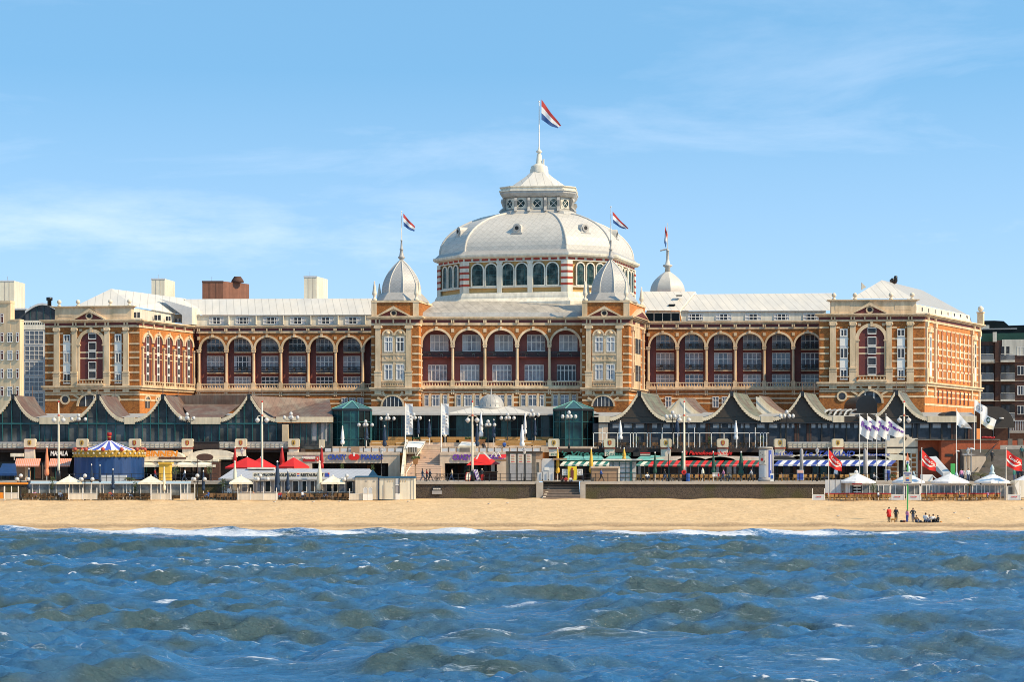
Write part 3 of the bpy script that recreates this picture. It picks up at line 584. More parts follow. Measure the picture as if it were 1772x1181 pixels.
# ---------- end pavilions
def wing_front(F, mx, my, tallglass=True):
    z = lambda y: F.z(my(y), mx(160)); u = lambda x, v=0: F.u(mx(x), v)
    b = MB(F); u0, u1 = 0, F.L
    b.box(u0, u1, -1.5, 0, G0, z(558), 'brick_ochre')
    for y in (576.7, 595.9, 610.2, 620, 633, 645, 658.7):
        zz = z(y)
        for xa, xb in ((78, 93), (104.5, 109.5), (122, 124), (191, 198.5), (210.5, 213), (224, 241.2)): b.box(u(xa), u(xb), 0, .06, zz-.14, zz+.14, 'stucco')
    for y in (683, 692.5): zz = z(y); b.box(u0, u1, 0, .05, zz-.15, zz+.15, 'stucco')
    b.build('wall', H)
    for x0, x1 in ((93, 104.5), (124, 135), (180.5, 191), (213, 224)):
        b = MB(F); a, c = u(x0), u(x1); w_ = c-a
        b.box(a+w_*.1, c-w_*.1, 0, .35, z(645), z(574), 'stucco'); b.box(a, c, 0, .45, z(668), z(645), 'stucco'); b.box(a-.05, c+.05, 0, .55, z(646.5), z(643.5), 'stucco'); b.box(a-.05, c+.05, 0, .5, z(651), z(649.5), 'stucco')
        b.box(a, c, 0, .45, z(569), z(567), 'stucco'); b.box(a+w_*.02, c-w_*.02, 0, .5, z(573.5), z(569), 'stucco'); b.ball((a+.1, .35, z(571)), .22, 'stucco', 8); b.ball((c-.1, .35, z(571)), .22, 'stucco', 8)
        b.box(a, c, 0, .3, z(680), z(673), 'stucco'); b.build('pilaster', H)
    brk = []
    for x in (99, 129.5, 185.5, 218.5): brk += [u(x)-.25, u(x)+.25]
    brk += [u(148), u(167)]
    entab(F, u0, u1, z(553.5), z(559), z(563.5), z(567), brk, .75)
    b = MB(F); b.box(u0-.5, u1+.4, -.3, .62, z(671), z(668), 'stucco'); b.box(u0-.3, u1+.2, -.3, .35, z(675), z(671), 'stucco'); b.box(u0, u1, 0, .18, z(680.5), z(678.5), 'stucco'); b.build('string_course', H)
    for x0, x1 in ((109.5, 122), (198.5, 210.5)):
        b = MB(F); a, c = u(x0), u(x1); b.box(a, c, 0, .08, z(665), z(579), 'white'); b.box(a, c, .08, .12, z(610), z(607), 'grey_pale'); b.box(a, c, .08, .12, z(646.5), z(643.5), 'grey_pale'); b.build('window_panel', H)
        for ya, yb in ((579.5, 592), (611, 628.5), (647, 664)): win(F, mx(x0+.6), mx(x1-.6), my(ya), my(yb), .1, 2, 1, tr=.0, fw=.13, glass='pane_blue', name='window')
        b = MB(F); b.box(a-.1, c+.1, .2, .5, z(660.5), z(659), 'stucco'); b.build('balcony_rail', H)
    # the great arch
    uc = (u(138.7)+u(178.7))/2; r = (u(178.7)-u(138.7))/2; zs = z(575.5)-r
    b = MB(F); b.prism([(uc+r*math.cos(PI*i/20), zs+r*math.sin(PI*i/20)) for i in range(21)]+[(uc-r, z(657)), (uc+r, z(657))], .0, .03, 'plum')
    for y in (610.2, 620.3):
        b.box(uc-r, uc+r, .03, .06, z(y)-.12, z(y)+.12, 'stucco')
    b.build('arch_infill', H)
    archtrim(F, uc, zs, r, r+.55, .32)
    for sgn in (-1, 1):
        b = MB(F); ue = uc+sgn*(r+.2); b.box(ue-.2, ue+.2, .0, .26, z(660), zs, 'stucco'); b.box(ue-.35, ue+.35, .0, .36, zs-.25, zs, 'stucco'); b.build('arch_pier', H)
    for x in (140, 177.5): b = MB(F); b.box(u(x)-.26, u(x)+.26, 0, .12, z(574.2), z(569.5), 'stucco'); b.build('stone_block', H)
    for k, (ya, yb) in enumerate(((576.5, 588), (592, 607.5), (608, 622), (626, 641), (642, 656.5))): win(F, mx(152.8), mx(166.3), my(ya), my(yb), .07, 1, 1, glass='pane_blue', fw=.16, name='arch_window', curtain=0)
    balus(F, u(137.5), u(180), z(665.5), z(657), .75, 8)
    b = MB(F); b.box(u(135), u(182), 0, .78, z(668), z(665.5), 'stucco'); b.build('balcony', H)
    # attic: parapet, pediment, ball finials
    b = MB(F); b.box(u(95.5), u(228), -1.1, .12, z(553.5)-.002, z(531.5), 'stucco'); b.box(u(90), u(233), -1.3, .5, z(531.5), z(530), 'stucco'); b.box(u(93), u(230), -1.2, .3, z(533), z(531.5), 'stucco')
    for xa, xb in ((102, 125), (195, 220)): b.box(u(xa), u(xb), .12, .15, z(548), z(536), 'stucco')
    b.build('parapet', H)
    b = MB(F); A_, B_, T = u(126), u(185), u(155.6); za, zt = z(553.4), z(534.5)
    b.prism([(A_+.5, za), (B_-.5, za), (T, zt-.5)], .125, .30, 'plum')
    for q in (A_, B_):
        s_ = .5; b.prism([(q, za), (T, zt), (T, zt-.55), (q+(T-q)*.13, za)], .126, .62, 'stucco')
    b.ring(T, z(547.3), .38, .62, .3, .42, 'stucco', 16, 0, 2*PI); b.disc(T, z(547.3), .39, .36, 'dark'); b.build('pediment', H)
    for x in (101, 133.5, 189.5, 222.5):
        b = MB(F); b.lathe((u(x), -.4, z(530)), [(.34, 0), (.30, .25), (.14, .3), (.12, .42)], 8, 'stucco_pale'); b.ball((u(x), -.4, z(530)+.75), .38, 'stucco_pale', 12); b.build('finial', H)
    # ground storey: oculus and wide arch
    for x in (113, 200):
        b = MB(F); zc_ = z(691.8); b.ring(u(x), zc_, .58, .86, -.05, .16, 'stucco', 18, 0, 2*PI); b.disc(u(x), zc_, .6, .09, 'pane_blue', 18); b.build('oculus', H)
    uc2 = u(155.6); zc2 = z(703.5)
    b = MB(F); b.ring(uc2, zc2, 1.9, 2.25, -.05, .3, 'stucco', 16); b.prism([(uc2+1.9*math.cos(PI*i/14), zc2+1.9*math.sin(PI*i/14)) for i in range(15)], .0, .05, 'pane_blue')
    for q in (-.7, .7): b.box(uc2+q-.07, uc2+q+.07, .06, .12, zc2, zc2+1.7, 'white')
    for a in (35, 62, 118, 145):
        a = math.radians(a); c, s_ = math.cos(a), math.sin(a); t0, t1 = 2.3, 3.5
        b.prism([(uc2+t0*c-.14*s_, zc2+t0*s_+.14*c), (uc2+t1*c-.2*s_, zc2+t1*s_+.2*c), (uc2+t1*c+.2*s_, zc2+t1*s_-.2*c), (uc2+t0*c+.14*s_, zc2+t0*s_-.14*c)], 0, .14, 'stucco')
    b.box(uc2-.25, uc2+.25, .1, .5, zc2+2.2, zc2+2.9, 'stucco'); b.build('fan_window', H)
LWF = Fac((78, 373), (241.2, 370.5)); wing_front(LWF, lambda x: x, lambda y: y)
RWF = Fac((1418, 357), (1600, 356)); rx = lambda x: 1418+(x-78)*(182/163.2); ry = lambda y: 543+(y-553.5)*1.0349
wing_front(RWF, rx, ry)
# inner side of the left pavilion: five tall arches, seen obliquely
FI = Fac((241.2, 370.6), (336, 388.5)); zl = lambda y: LWF.z(y, 241)
def wing_inner():
    F = FI; L = F.L; n = 5; u0, du = .9, (L-1.2)/5
    b = MB(F); b.box(0, L, -1, 0, G0, zl(558), 'brick_ochre_lit')
    for y in (683, 692.5): b.box(0, L, 0, .05, zl(y)-.15, zl(y)+.15, 'stucco')
    b.build('wall', H)
    entab(F, -.3, L, zl(553.5), zl(559), zl(563.5), zl(567), [u0+du*i for i in range(6)], .6)
    b = MB(F); b.box(-.2, L, -.3, .6, zl(671), zl(668), 'stucco'); b.box(0, L, -.3, .35, zl(675), zl(671), 'stucco'); b.build('string_course', H)
    for i in range(n+1):
        b = MB(F); u = u0+du*i; b.box(u-.3, u+.3, 0, .35, zl(668), zl(648), 'stucco'); b.box(u-.22, u+.22, 0, .28, zl(648), zl(600), 'stucco'); b.box(u-.32, u+.32, 0, .4, zl(602), zl(599), 'stucco'); b.build('pilaster', H)
    for i in range(n):
        uc = u0+du*(i+.5); r = du/2-.42; zs = zl(578)-r
        b = MB(F); b.prism([(uc+r*math.cos(PI*k/14), zs+r*math.sin(PI*k/14)) for k in range(15)]+[(uc-r, zl(662)), (uc+r, zl(662))], 0, .02, 'plum')
        for y in (610.2, 620.3): b.box(uc-r, uc+r, .02, .05, zl(y)-.1, zl(y)+.1, 'stucco')
        b.build('arch_infill', H)
        archtrim(F, uc, zs, r, r+.4, .22)
        b = MB(F); b.box(uc-.42, uc+.42, .05, .09, zl(660), zl(579), 'white')
        for ya, yb in ((581, 593), (597, 608), (614, 628), (634, 644), (648, 659)): b.box(uc-.32, uc+.32, .09, .11, zl(yb), zl(ya), 'pane_blue')
        b.build('tall_window', H)
        balus(F, uc-du/2+.3, uc+du/2-.3, zl(667.9), zl(659.5), .3, 5)
        b = MB(F)
        zz = zl(706); b.ring(uc, zl(694), .75, 1.05, 0, .15, 'stucco', 12); b.box(uc-.75, uc+.75, .0, .04, zz, zl(694), 'pane_blue'); b.disc(uc, zl(694), .75, .045, 'pane_blue', 12, 0, PI); b.box(uc-.06, uc+.06, .05, .1, zz, zl(686), 'white'); b.build('lower_window', H)
wing_inner()
# outer side of the right pavilion
FO = Fac((1600, 356), (1697, 386)); zr = lambda y: RWF.z(y, 1600)
def wing_outer():
    F = FO; L = F.L
    b = MB(F); b.box(0, L, -1.5, 0, G0, zr(549), 'brick_ochre_lit')
    for y in (567, 586, 601, 612, 625, 638, 652): b.box(0, L, 0, .05, zr(y)-.14, zr(y)+.14, 'stucco')
    for y in (676, 686, 700): b.box(0, L, 0, .06, zr(y)-.16, zr(y)+.16, 'stucco')
    b.build('wall', H)
    entab(F, 0, L, zr(543), zr(548.5), zr(553), zr(557), [1.2, 1.7, 5.2, 5.7, L-5, L-4.5, L-1.2], .7)
    b = MB(F); b.box(-.2, L, -.3, .62, zr(664), zr(661.5), 'stucco'); b.box(0, L, -.3, .35, zr(668.5), zr(664), 'stucco'); b.build('string_course', H)
    for u in (.6, 5.4, L-6.2, L-1.4):
        b = MB(F); b.box(u-.38, u+.38, 0, .4, zr(661.5), zr(637), 'stucco'); b.box(u-.28, u+.28, 0, .32, zr(637), zr(560), 'stucco'); b.box(u-.42, u+.42, 0, .48, zr(565), zr(557), 'stucco'); b.box(u-.3, u+.3, 0, .28, zr(684), zr(668), 'stucco'); b.build('pilaster', H)
    for i, u in enumerate((3.0, L-3.8)):
        b = MB(F); b.box(u-.9, u+.9, .0, .1, zr(655), zr(574), 'stucco'); b.box(u-.45, u+.45, .1, .14, zr(650), zr(580), 'white')
        b.box(u-.3, u+.3, .14, .16, zr(600), zr(582), 'pane_blue'); b.box(u-.3, u+.3, .14, .16, zr(625), zr(606), 'pane_blue'); b.prism([(u-1.1, zr(574)), (u+1.1, zr(574)), (u, zr(562))], 0, .35, 'stucco')
        b.build('tall_window', H); balus(F, u-.9, u+.9, zr(661), zr(652), .3, 4)
    n = 8; a0, a1 = 7.4, L-8.0
    for i in range(n):
        u = a0+(a1-a0)*i/(n-1); b = MB(F); w_ = .42
        b.prism([(u+w_*math.cos(PI*k/8), zr(566)-w_+w_*math.sin(PI*k/8)) for k in range(9)]+[(u-w_, zr(658)), (u+w_, zr(658))], .0, .055, 'brick_plain')
        b.box(u-w_-.06, u-w_+.02, .05, .12, zr(656), zr(567), 'stucco')
        for ya, yb in ((575, 590), (596, 612), (620, 634), (640, 654)): b.box(u-.05, u+.28, .056, .09, zr(yb), zr(ya), 'stucco_pale')
        b.build('slot_window', H)
        b = MB(F); b.box(u-.42, u+.42, .0, .07, zr(697), zr(672), 'brick_plain'); b.box(u-.1, u+.3, .07, .1, zr(684), zr(674), 'dark'); b.box(u-.1, u+.3, .07, .1, zr(696), zr(688), 'dark'); b.build('lower_window', H)
    b = MB(F); b.box(L-.4, L+.5, -.5, .5, zr(543), zr(543)+2.0, 'stucco'); b.box(L-.6, L+.7, -.6, .6, zr(543)+2.0, zr(543)+2.2, 'stucco'); b.ball((L, 0, zr(543)+2.75), .5, 'stucco_pale'); b.build('finial', H)
wing_outer()
# ---------- centre towers
def tower(F, sideF, x0, mirrored, zc_px, dome_px, dome_d, dome_w, yy, label):
    m = lambda x: x0+(x-643); z = lambda y: F.z(y+yy, m(680)); u = lambda x, v=0: F.u(m(x), v)
    b = MB(F); L = F.L; b.box(0, L, -3, 0, G0, z(553), 'brick_ochre')
    for y in (583, 597.5, 612.5, 623.5, 635.5, 648.5, 662.5):
        b.box(u(713.5), u(724.5), 0, .06, z(y)-.13, z(y)+.13, 'stucco'); b.box(0, u(648.2), 0, .06, z(y)-.13, z(y)+.13, 'stucco')
    for y in (684, 693): b.box(0, L, 0, .05, z(y)-.14, z(y)+.14, 'stucco')
    b.build('tower_wall', H)
    for xa, xb in ((648.5, 660.2), (701.5, 713.2)):
        b = MB(F); a, c = u(xa), u(xb); q = (c-a)*.12
        b.box(a+q, c-q, 0, .32, z(644), z(569), 'stucco'); b.box(a, c, 0, .42, z(671), z(644), 'stucco'); b.box(a-.08, c+.08, 0, .5, z(645), z(642.5), 'stucco'); b.box(a-.04, c+.04, 0, .45, z(651), z(649), 'stucco')
        b.box(a-.03, c+.03, 0, .46, z(569), z(563.8), 'stucco'); b.ball((a, .3, z(567)), .2, 'stucco', 8); b.ball((c, .3, z(567)), .2, 'stucco', 8); b.box(a, c, 0, .28, z(683), z(675), 'stucco'); b.build('pilaster', H)
    b = MB(F); b.box(u(660.5), u(703), 0, .14, z(671), z(581), 'stucco')
    for xc in (671.5, 692.3):
        uc = u(xc); r = .95; b.disc(uc, z(581)-.01, r, .1, 'stucco', 14, 0, PI); b.ring(uc, z(581), r-.2, r+.05, .08, .3, 'stucco', 12); b.ball((uc, .12, z(576.5)), .42, 'stucco', 8, .8)
        b.ring(uc, z(618), .35, .5, .13, .22, 'stucco', 8, PI, 2*PI)
    b.box(u(660.5), u(703), .14, .28, z(615), z(612.5), 'stucco'); b.box(u(660.5), u(703), .14, .28, z(625.5), z(623), 'stucco'); b.box(u(660.5), u(703), .14, .26, z(661), z(659), 'stucco')
    b.box(u(680.4), u(684.2), .14, .22, z(659), z(582), 'stucco'); b.build('stucco_bay', H)
    for xa, xb in ((665, 679.3), (685, 699.6)):
        for ya, yb in ((583.5, 609.5), (630.5, 658)): win(F, m(xa), m(xb), ya+yy, yb+yy, .15, 2, 1, tr=.66, fw=.14, name='tower_window', glass='pane_light', curtain=1)
    balus(F, u(661), u(702.5), z(668.5), z(662), .35, 10)
    entab(F, 0, L, z(547.7), z(553.5), z(559.6), z(563.8), [u(652)-.1, u(657), u(681), u(705)-.1, u(710)], .7)
    b = MB(F); b.box(-.3, L+.3, -.3, .6, z(673.5), z(670.8), 'stucco'); b.box(-.1, L+.1, -.3, .35, z(677), z(673.5), 'stucco'); b.build('string_course', H)
    # attic storey
    b = MB(F); b.box(0, L, -6.5, -.1, z(548), z(521.5), 'brick_ochre'); b.box(-.05, L+.15, -6.8, .1, z(524), z(520.5), 'stucco'); b.box(-.05, L+.05, -6.6, .02, z(548), z(546.5), 'stucco')
    for xa, xb in ((643, 652), (714.5, 724.5)): b.box(u(xa), u(xb), -.9, .05, z(547.7), z(524), 'stucco')
    b.build('attic', H)
    b = MB(F); T = u(681.5); A_, B_ = u(650), u(713); za, zt = z(548), z(530)
    b.prism([(A_+.5, za), (B_-.5, za), (T, zt-.5)], -.095, .2, 'plum')
    for q in (A_, B_): b.prism([(q, za), (T, zt), (T, zt-.5), (q+(T-q)*.14, za)], -.09, .55, 'stucco')
    b.ring(T, z(542.5), .36, .58, .2, .34, 'stucco', 14, 0, 2*PI); b.disc(T, z(542.5), .37, .27, 'dark'); b.build('pediment', H)
    # lunette window below
    uc = u(679.4); zc = z(704)
    b = MB(F); b.ring(uc, zc, 1.68, 1.95, -.05, .22, 'stucco', 16); b.disc(uc, zc, 1.68, .08, 'pane_blue', 16, 0, PI)
    for q in (-.95, -.3, .3, .95): b.box(uc+q-.05, uc+q+.05, .09, .13, zc, zc+math.sqrt(1.6**2-q*q), 'white')
    for a in (30, 55, 90, 125, 150):
        a = math.radians(a); c, s_ = math.cos(a), math.sin(a); t0, t1 = 2.0, 2.9
        b.prism([(uc+t0*c-.12*s_, zc+t0*s_+.12*c), (uc+t1*c-.2*s_, zc+t1*s_+.2*c), (uc+t1*c+.2*s_, zc+t1*s_-.2*c), (uc+t0*c+.12*s_, zc+t0*s_-.12*c)], 0, .12, 'stucco')
    b.build('lunette_window', H)
    # right side wall
    S = sideF; SL = S.L
    b = MB(S); b.box(0, SL, -2, 0, G0, z(553), 'brick_ochre_lit')
    for y in (583, 597.5, 612.5, 623.5, 635.5, 648.5, 662.5, 684, 693): b.box(0, SL, 0, .05, z(y)-.13, z(y)+.13, 'stucco')
    b.box(0, SL, -2, .0, z(547.7), z(521.5), 'brick_ochre_lit'); b.box(-.1, SL+.2, -2, .12, z(524), z(520.5), 'stucco')
    b.build('tower_wall', H)
    entab(S, 0, SL, z(547.7), z(553.5), z(559.6), z(563.8), [1, 1.5, SL-1.5, SL-1], .7)
    b = MB(S); b.box(0, SL, -.3, .6, z(673.5), z(670.8), 'stucco'); b.box(0, SL, -.3, .35, z(677), z(673.5), 'stucco'); b.build('string_course', H)
    if SL > 6:
        for q in (SL*.18, SL*.82):
            b = MB(S); b.box(q-.4, q+.4, 0, .42, z(671), z(644), 'stucco'); b.box(q-.3, q+.3, 0, .32, z(644), z(564), 'stucco'); b.box(q-.45, q+.45, 0, .46, z(571), z(563.8), 'stucco'); b.build('pilaster', H)
        b = MB(S); q0, q1 = SL*.32, SL*.68; b.box(q0, q1, 0, .14, z(671), z(575), 'stucco'); b.disc((q0+q1)/2, z(575), (q1-q0)/2, .1, 'stucco', 12, 0, PI)
        for ya, yb in ((583.5, 609.5), (630.5, 658)): b.box(q0+.4, q1-.4, .14, .2, z(yb), z(ya), 'pane_blue'); b.box((q0+q1)/2-.06, (q0+q1)/2+.06, .2, .24, z(yb), z(ya), 'white')
        b.build('tower_window', H)
        b = MB(S); T = SL*.5; A_, B_ = 1.2, SL-.6; za, zt = z(548), z(530)
        b.prism([(A_, za), (B_, za), (T, zt)], 0, .9, 'stucco'); b.prism([(A_+.6, za+.15), (B_-.6, za+.15), (T, zt-.6)], .9, .92, 'plum'); b.build('pediment', H)
    # corner spikes
    for (fx, uu, vv, nm) in ((F, .45, -.45, 0), (F, L-.45, -.45, 1), (S, max(SL-.5, 1.5), -.5, 2), (F, .5, -6, 3)):
        b = MB(fx); b.lathe((uu, vv, z(521)), [(.42, 0), (.42, .35), (.2, .5), (.18, .8), (.42, 1.15), (.36, 1.35), (.12, 2.9), (.1, 3.0), (.13, 3.15), (.02, 3.3)], 8, 'stucco_pale'); b.build('finial', H)
    # cupola: eight ribs, slate shell, flared skirt
    cx, cy = X(dome_px, dome_d), dome_d; sc = dome_d/FP; zb = Z(520.5+yy, dome_d); z1 = Z(507.5+yy, dome_d); z2 = Z(450+yy, dome_d); R = dome_w*sc/2*.94; a0 = PI/8-.26
    b = MB(); b.lathe((cx, cy, zb-.4), [(R*1.42, 0), (R*1.42, .25), (R*1.2, (z1-zb)*.55+.4), (R*1.06, z1-zb+.3)], 8, 'zinc', a0, False); b.build('cupola_skirt', H)
    prof = []
    for i in range(12):
        t = i/11; r = R*(1-.92*t**2.15); prof.append((r, (z2-z1)*t))
    b = MB(); b.lathe((cx, cy, z1-.1), prof, 8, 'slate_cupola', a0, False)
    cu = b.build('cupola', H)
    b = MB()
    for k in range(8):
        a = a0+2*PI*k/8
        for (r0, h0), (r1, h1) in zip(prof, prof[1:]): b.tube((cx+r0*math.cos(a), cy+r0*math.sin(a), z1-.1+h0), (cx+r1*math.cos(a), cy+r1*math.sin(a), z1-.1+h1), .1, n=5, m='slate_pale')
    b.build('rib', cu)
    b = MB(); h = z2-.5; b.lathe((cx, cy, h), [(.42, 0), (.28, .5), (.36, .62), (.58, .85), (.58, 1.0), (.38, 1.15), (.3, 1.7), (.22, 2.1), (.4, 2.2), (.2, 2.35), (.12, 3.6), (.25, 3.7), (.1, 3.8)], 10, 'zinc'); b.build('spire', H)
    b = MB(); zt = Z(366+(yy if yy else 0)-(8 if mirrored else 0), dome_d); b.tube((cx, cy, h+3.6), (cx, cy, zt), .09, .05, 6, 'white'); b.ball((cx, cy, zt), .12, 'white', 6); b.build('flagpole', H)
    return cx, cy, zt
FT1 = Fac((642.5, 364), (724.6, 363.4)); FS1 = Fac((724.7, 363.5), (746.5, 371))
FS1b = Fac((724.7, 363.5), (728, 365.9))
FT2 = Fac((1007.4, 363.4), (1088, 362.6)); FS2 = Fac((1088, 362.7), (1116, 377))
class PF: pass
t1 = tower(FT1, Fac((724.7, 363.5), (731, 367.5)), 643, False, 0, 694.8, 368.5, 71.5, 0, 'left')
t2 = tower(FT2, FS2, 1007.4, True, 0, 1057, 368, 71, 0, 'right')
b = MB(Fac((724.7, 363.6), (746.5, 372)))
b.box(0, b.F.L, -3, 0, Z(548, 364), Z(521.5, 364), 'brick_ochre'); b.box(-.1, b.F.L+.2, -3, .12, Z(524, 364), Z(520.5, 364), 'stucco'); b.box(b.F.L-.6, b.F.L, -.6, .06, Z(548, 364), Z(524, 364), 'stucco'); b.build('attic', H)
# ---------- great dome (elongated octagon, turned 15 degrees)
RHO = math.radians(15); DC = (X(930.4, 392), 392); SD = 392/FP
def dpt(a, b_, z):      # a along the long side (right), b_ towards the viewer
    return (DC[0]+a*math.cos(RHO)-b_*math.sin(RHO), DC[1]-a*math.sin(RHO)-b_*math.cos(RHO), z)
AP, HL = 158*SD*.965, 89*SD
def octa(k, z, ap=AP, hl=HL):
    A_, h_ = ap*k, hl*k
    return [dpt(*p, z) for p in ((-h_, A_), (h_, A_), (A_, h_), (A_, -h_), (h_, -A_), (-h_, -A_), (-A_, -h_), (-A_, h_))]
dF = 376
zD = lambda y: Z(y, dF)
def octstack(b, lev, m, smooth=False):
    rings = [octa(k, z) for k, z in lev]; vs = [p for r in rings for p in r]; n = 8
    fs = [(j*n+i, j*n+(i+1) % n, (j+1)*n+(i+1) % n, (j+1)*n+i) for j in range(len(lev)-1) for i in range(n)]+[tuple(range(n)), tuple(range((len(lev)-1)*n, len(lev)*n))]
    b.add(vs, fs, m, smooth)
b = MB(); octstack(b, [(1.0, zD(549)), (1.0, zD(506))], 'drum_white'); octstack(b, [(1.10, zD(560)), (1.10, zD(523)), (1.04, zD(516)), (1.035, zD(512)), (1.02, zD(507)), (1.01, zD(506))], 'drum_white'); b.build('drum_base', H)
b = MB(); octstack(b, [(.985, zD(506)), (.985, zD(440))], 'tan')
octstack(b, [(1.015, zD(507)), (1.015, zD(505.6))], 'drum_white'); octstack(b, [(1.01, zD(497.5)), (1.01, zD(494.5))], 'drum_white')
octstack(b, [(1.03, zD(445)), (1.05, zD(443)), (1.055, zD(440.5)), (1.055, zD(438.5))], 'drum_white'); octstack(b, [(1.0, zD(450.5)), (1.0, zD(445))], 'drum_white'); octstack(b, [(1.015, zD(452)), (1.015, zD(450.5))], 'drum_white')
drum = b.build('drum', H)
corners = octa(1.0, 0)
for i in range(8):
    p, q = corners[i], corners[(i+1) % 8]
    F = Fac.__new__(Fac); F.A = (p[0], p[1]); F.L = math.hypot(q[0]-p[0], q[1]-p[1]); F.t = ((q[0]-p[0])/F.L, (q[1]-p[1])/F.L); F.n = (F.t[1], -F.t[0])
    if (F.n[0]*(p[0]-DC[0])+F.n[1]*(p[1]-DC[1])) < 0: F.n = (-F.n[0], -F.n[1])
    if p[1] > DC[1]+6 and q[1] > DC[1]+6: continue
    long = F.L > 13
    b = MB(F)      # red blocks of the frieze
    nb = 12 if long else 5
    for k in range(nb): a = F.L*(k+.5)/nb; b.box(a-F.L/nb*.36, a+F.L/nb*.36, 0, .04, zD(449.6), zD(446), 'brick_red')
    b.build('frieze', H)
    for e in (0, F.L):       # corner piers, white with red bands
        b = MB(F); s_ = .42; lo_, hi_ = (e-.02, e+1.0) if e == 0 else (e-1.0, e+.02)
        b.box(lo_, hi_, -.05, .22, zD(506), zD(452), 'drum_white')
        for k in range(4): zz = zD(458+k*10.7); b.box(lo_-.01, hi_+.01, 0, .235, zz-.38, zz, 'brick_red')
        b.build('corner_pier', H)
    def arch_win(u, w_):
        b = MB(F); r = w_/2; z0, zs = zD(493.2), zD(455.5)-w_/2
        b.prism([(u+r*math.cos(PI*k/12), zs+r*math.sin(PI*k/12)) for k in range(13)]+[(u-r, z0), (u+r, z0)], .0, .03, 'arch_glass')
        for k in (-.25, .25): b.box(u+k*w_-.025, u+k*w_+.025, .03, .06, z0, zs+r*.8, 'teal_frame')
        for k in (1, 2, 3): zz = z0+(zs-z0)*k/3; b.box(u-r, u+r, .03, .06, zz-.025, zz+.025, 'teal_frame')
        b.ring(u, zs, r, r+.22, -.02, .18, 'drum_white', 12); b.box(u-r-.22, u-r, -.02, .16, z0, zs, 'drum_white'); b.box(u+r, u+r+.22, -.02, .16, z0, zs, 'drum_white')
        b.box(u-r-.2, u+r+.2, -.02, .2, z0-.25, z0, 'drum_white')
        b.build('dome_window', H)
    if long:
        bayw = (F.L-2.0)/3
        for k in range(3):
            uc = 1.0+bayw*(k+.5); arch_win(uc-1.2, 1.9); arch_win(uc+1.2, 1.9)
            if k < 2: b = MB(F); e = 1.0+bayw*(k+1); b.box(e-.42, e+.42, -.02, .25, zD(507), zD(452), 'drum_white'); b.box(e-.55, e+.55, -.02, .3, zD(455), zD(452), 'drum_white'); b.build('pier', H)
    else:
        for k in range(3): arch_win(F.L/2+(k-1)*1.95, 1.35)
# shell
b = MB(); octstack(b, [(1.045, zD(438.4)), (1.03, zD(437)), (1.0, zD(432))], 'zinc'); b.build('gutter', H)
lev = []
for i in range(11):
    t = i/10; y = 432+(367-432)*t; k = math.sqrt(max(0, 1-(.935*t)**2)); k = .40+(1-.40)*((k-.355)/(1-.355)); lev.append((k*.985, Z(y, 376+9.3*t**.7)))
b = MB(); octstack(b, lev, 'slate_diamond'); dome = b.build('dome', H)
b = MB()
for i in range(8):
    for (k0, z0), (k1, z1) in zip(lev, lev[1:]): b.tube(octa(k0, z0)[i], octa(k1, z1)[i], .22, n=6, m='slate_pale')
b.build('rib', dome)
def drum_dormer(ci, kk, ypx, off=.5):
    A_, B_ = octa(kk, zD(ypx))[ci], octa(kk, zD(ypx))[(ci+1) % 8]; c = [A_[j]*(1-off)+B_[j]*off for j in range(3)]
    F = Fac.__new__(Fac); L = math.hypot(B_[0]-A_[0], B_[1]-A_[1]); F.A = (c[0], c[1]); F.L = L; F.t = ((B_[0]-A_[0])/L, (B_[1]-A_[1])/L); F.n = (F.t[1], -F.t[0])
    if F.n[0]*(c[0]-DC[0])+F.n[1]*(c[1]-DC[1]) < 0: F.n = (-F.n[0], -F.n[1])
    b = MB(F); z = c[2]; b.box(-.75, .75, -1.5, .5, z-.7, z+.2, 'slate_pale'); b.prism([(.75*math.cos(PI*k/10), z+.2+.75*math.sin(PI*k/10)) for k in range(11)], -1.8, .55, 'slate_pale')
    b.ring(0, z+.15, .35, .6, .55, .65, 'zinc', 12, 0, 2*PI); b.disc(0, z+.15, .36, .58, 'dark'); b.box(-.95, .95, .2, .7, z-.85, z-.65, 'zinc'); b.build('dormer', H)
for ci in (0, 1, 2, 7): drum_dormer(ci, .885, 394, .5)
# lantern
LS = 386/FP; LR = 62*LS; LC = (X(933, 392), 392); zL = lambda y: Z(y, 386); LRO = math.radians(4)
def lpt(a, b_, z): return (LC[0]+a*math.cos(LRO)-b_*math.sin(LRO), LC[1]-a*math.sin(LRO)-b_*math.cos(LRO), z)
def locta(k, z, e=1): A_, h_ = LR*k, (LR*k-20*LS*e); return [lpt(*p, z) for p in ((-h_, A_), (h_, A_), (A_, h_), (A_, -h_), (h_, -A_), (-h_, -A_), (-A_, -h_), (-A_, h_))]
def lstack(b, lev, m):
    rings = [locta(k, z, min(1, k*1.2)) for k, z in lev]; vs = [p for r in rings for p in r]; n = 8
    b.add(vs, [(j*n+i, j*n+(i+1) % n, (j+1)*n+(i+1) % n, (j+1)*n+i) for j in range(len(lev)-1) for i in range(n)]+[tuple(range(n)), tuple(range((len(lev)-1)*n, len(lev)*n))], m)
b = MB(); lstack(b, [(1.08, zL(371)), (1.06, zL(366)), (.96, zL(363)), (.92, zL(361)), (.92, zL(341)), (1.0, zL(339.5)), (1.06, zL(334)), (1.06, zL(330.5))], 'roof_grey'); lt = b.build('lantern', H)
b = MB(); lstack(b, [(1.08, zL(330.6)), (1.08, zL(328)), (1.04, zL(327.5)), (1.04, zL(325)), (1.07, zL(323.5)), (1.07, zL(322)), (.95, zL(321))], 'drum_white')
lstack(b, [(.82, zL(321.5)), (.56, zL(309)), (.37, zL(300)), (.24, zL(292))], 'roof_seam'); b.build('lantern_roof', H)
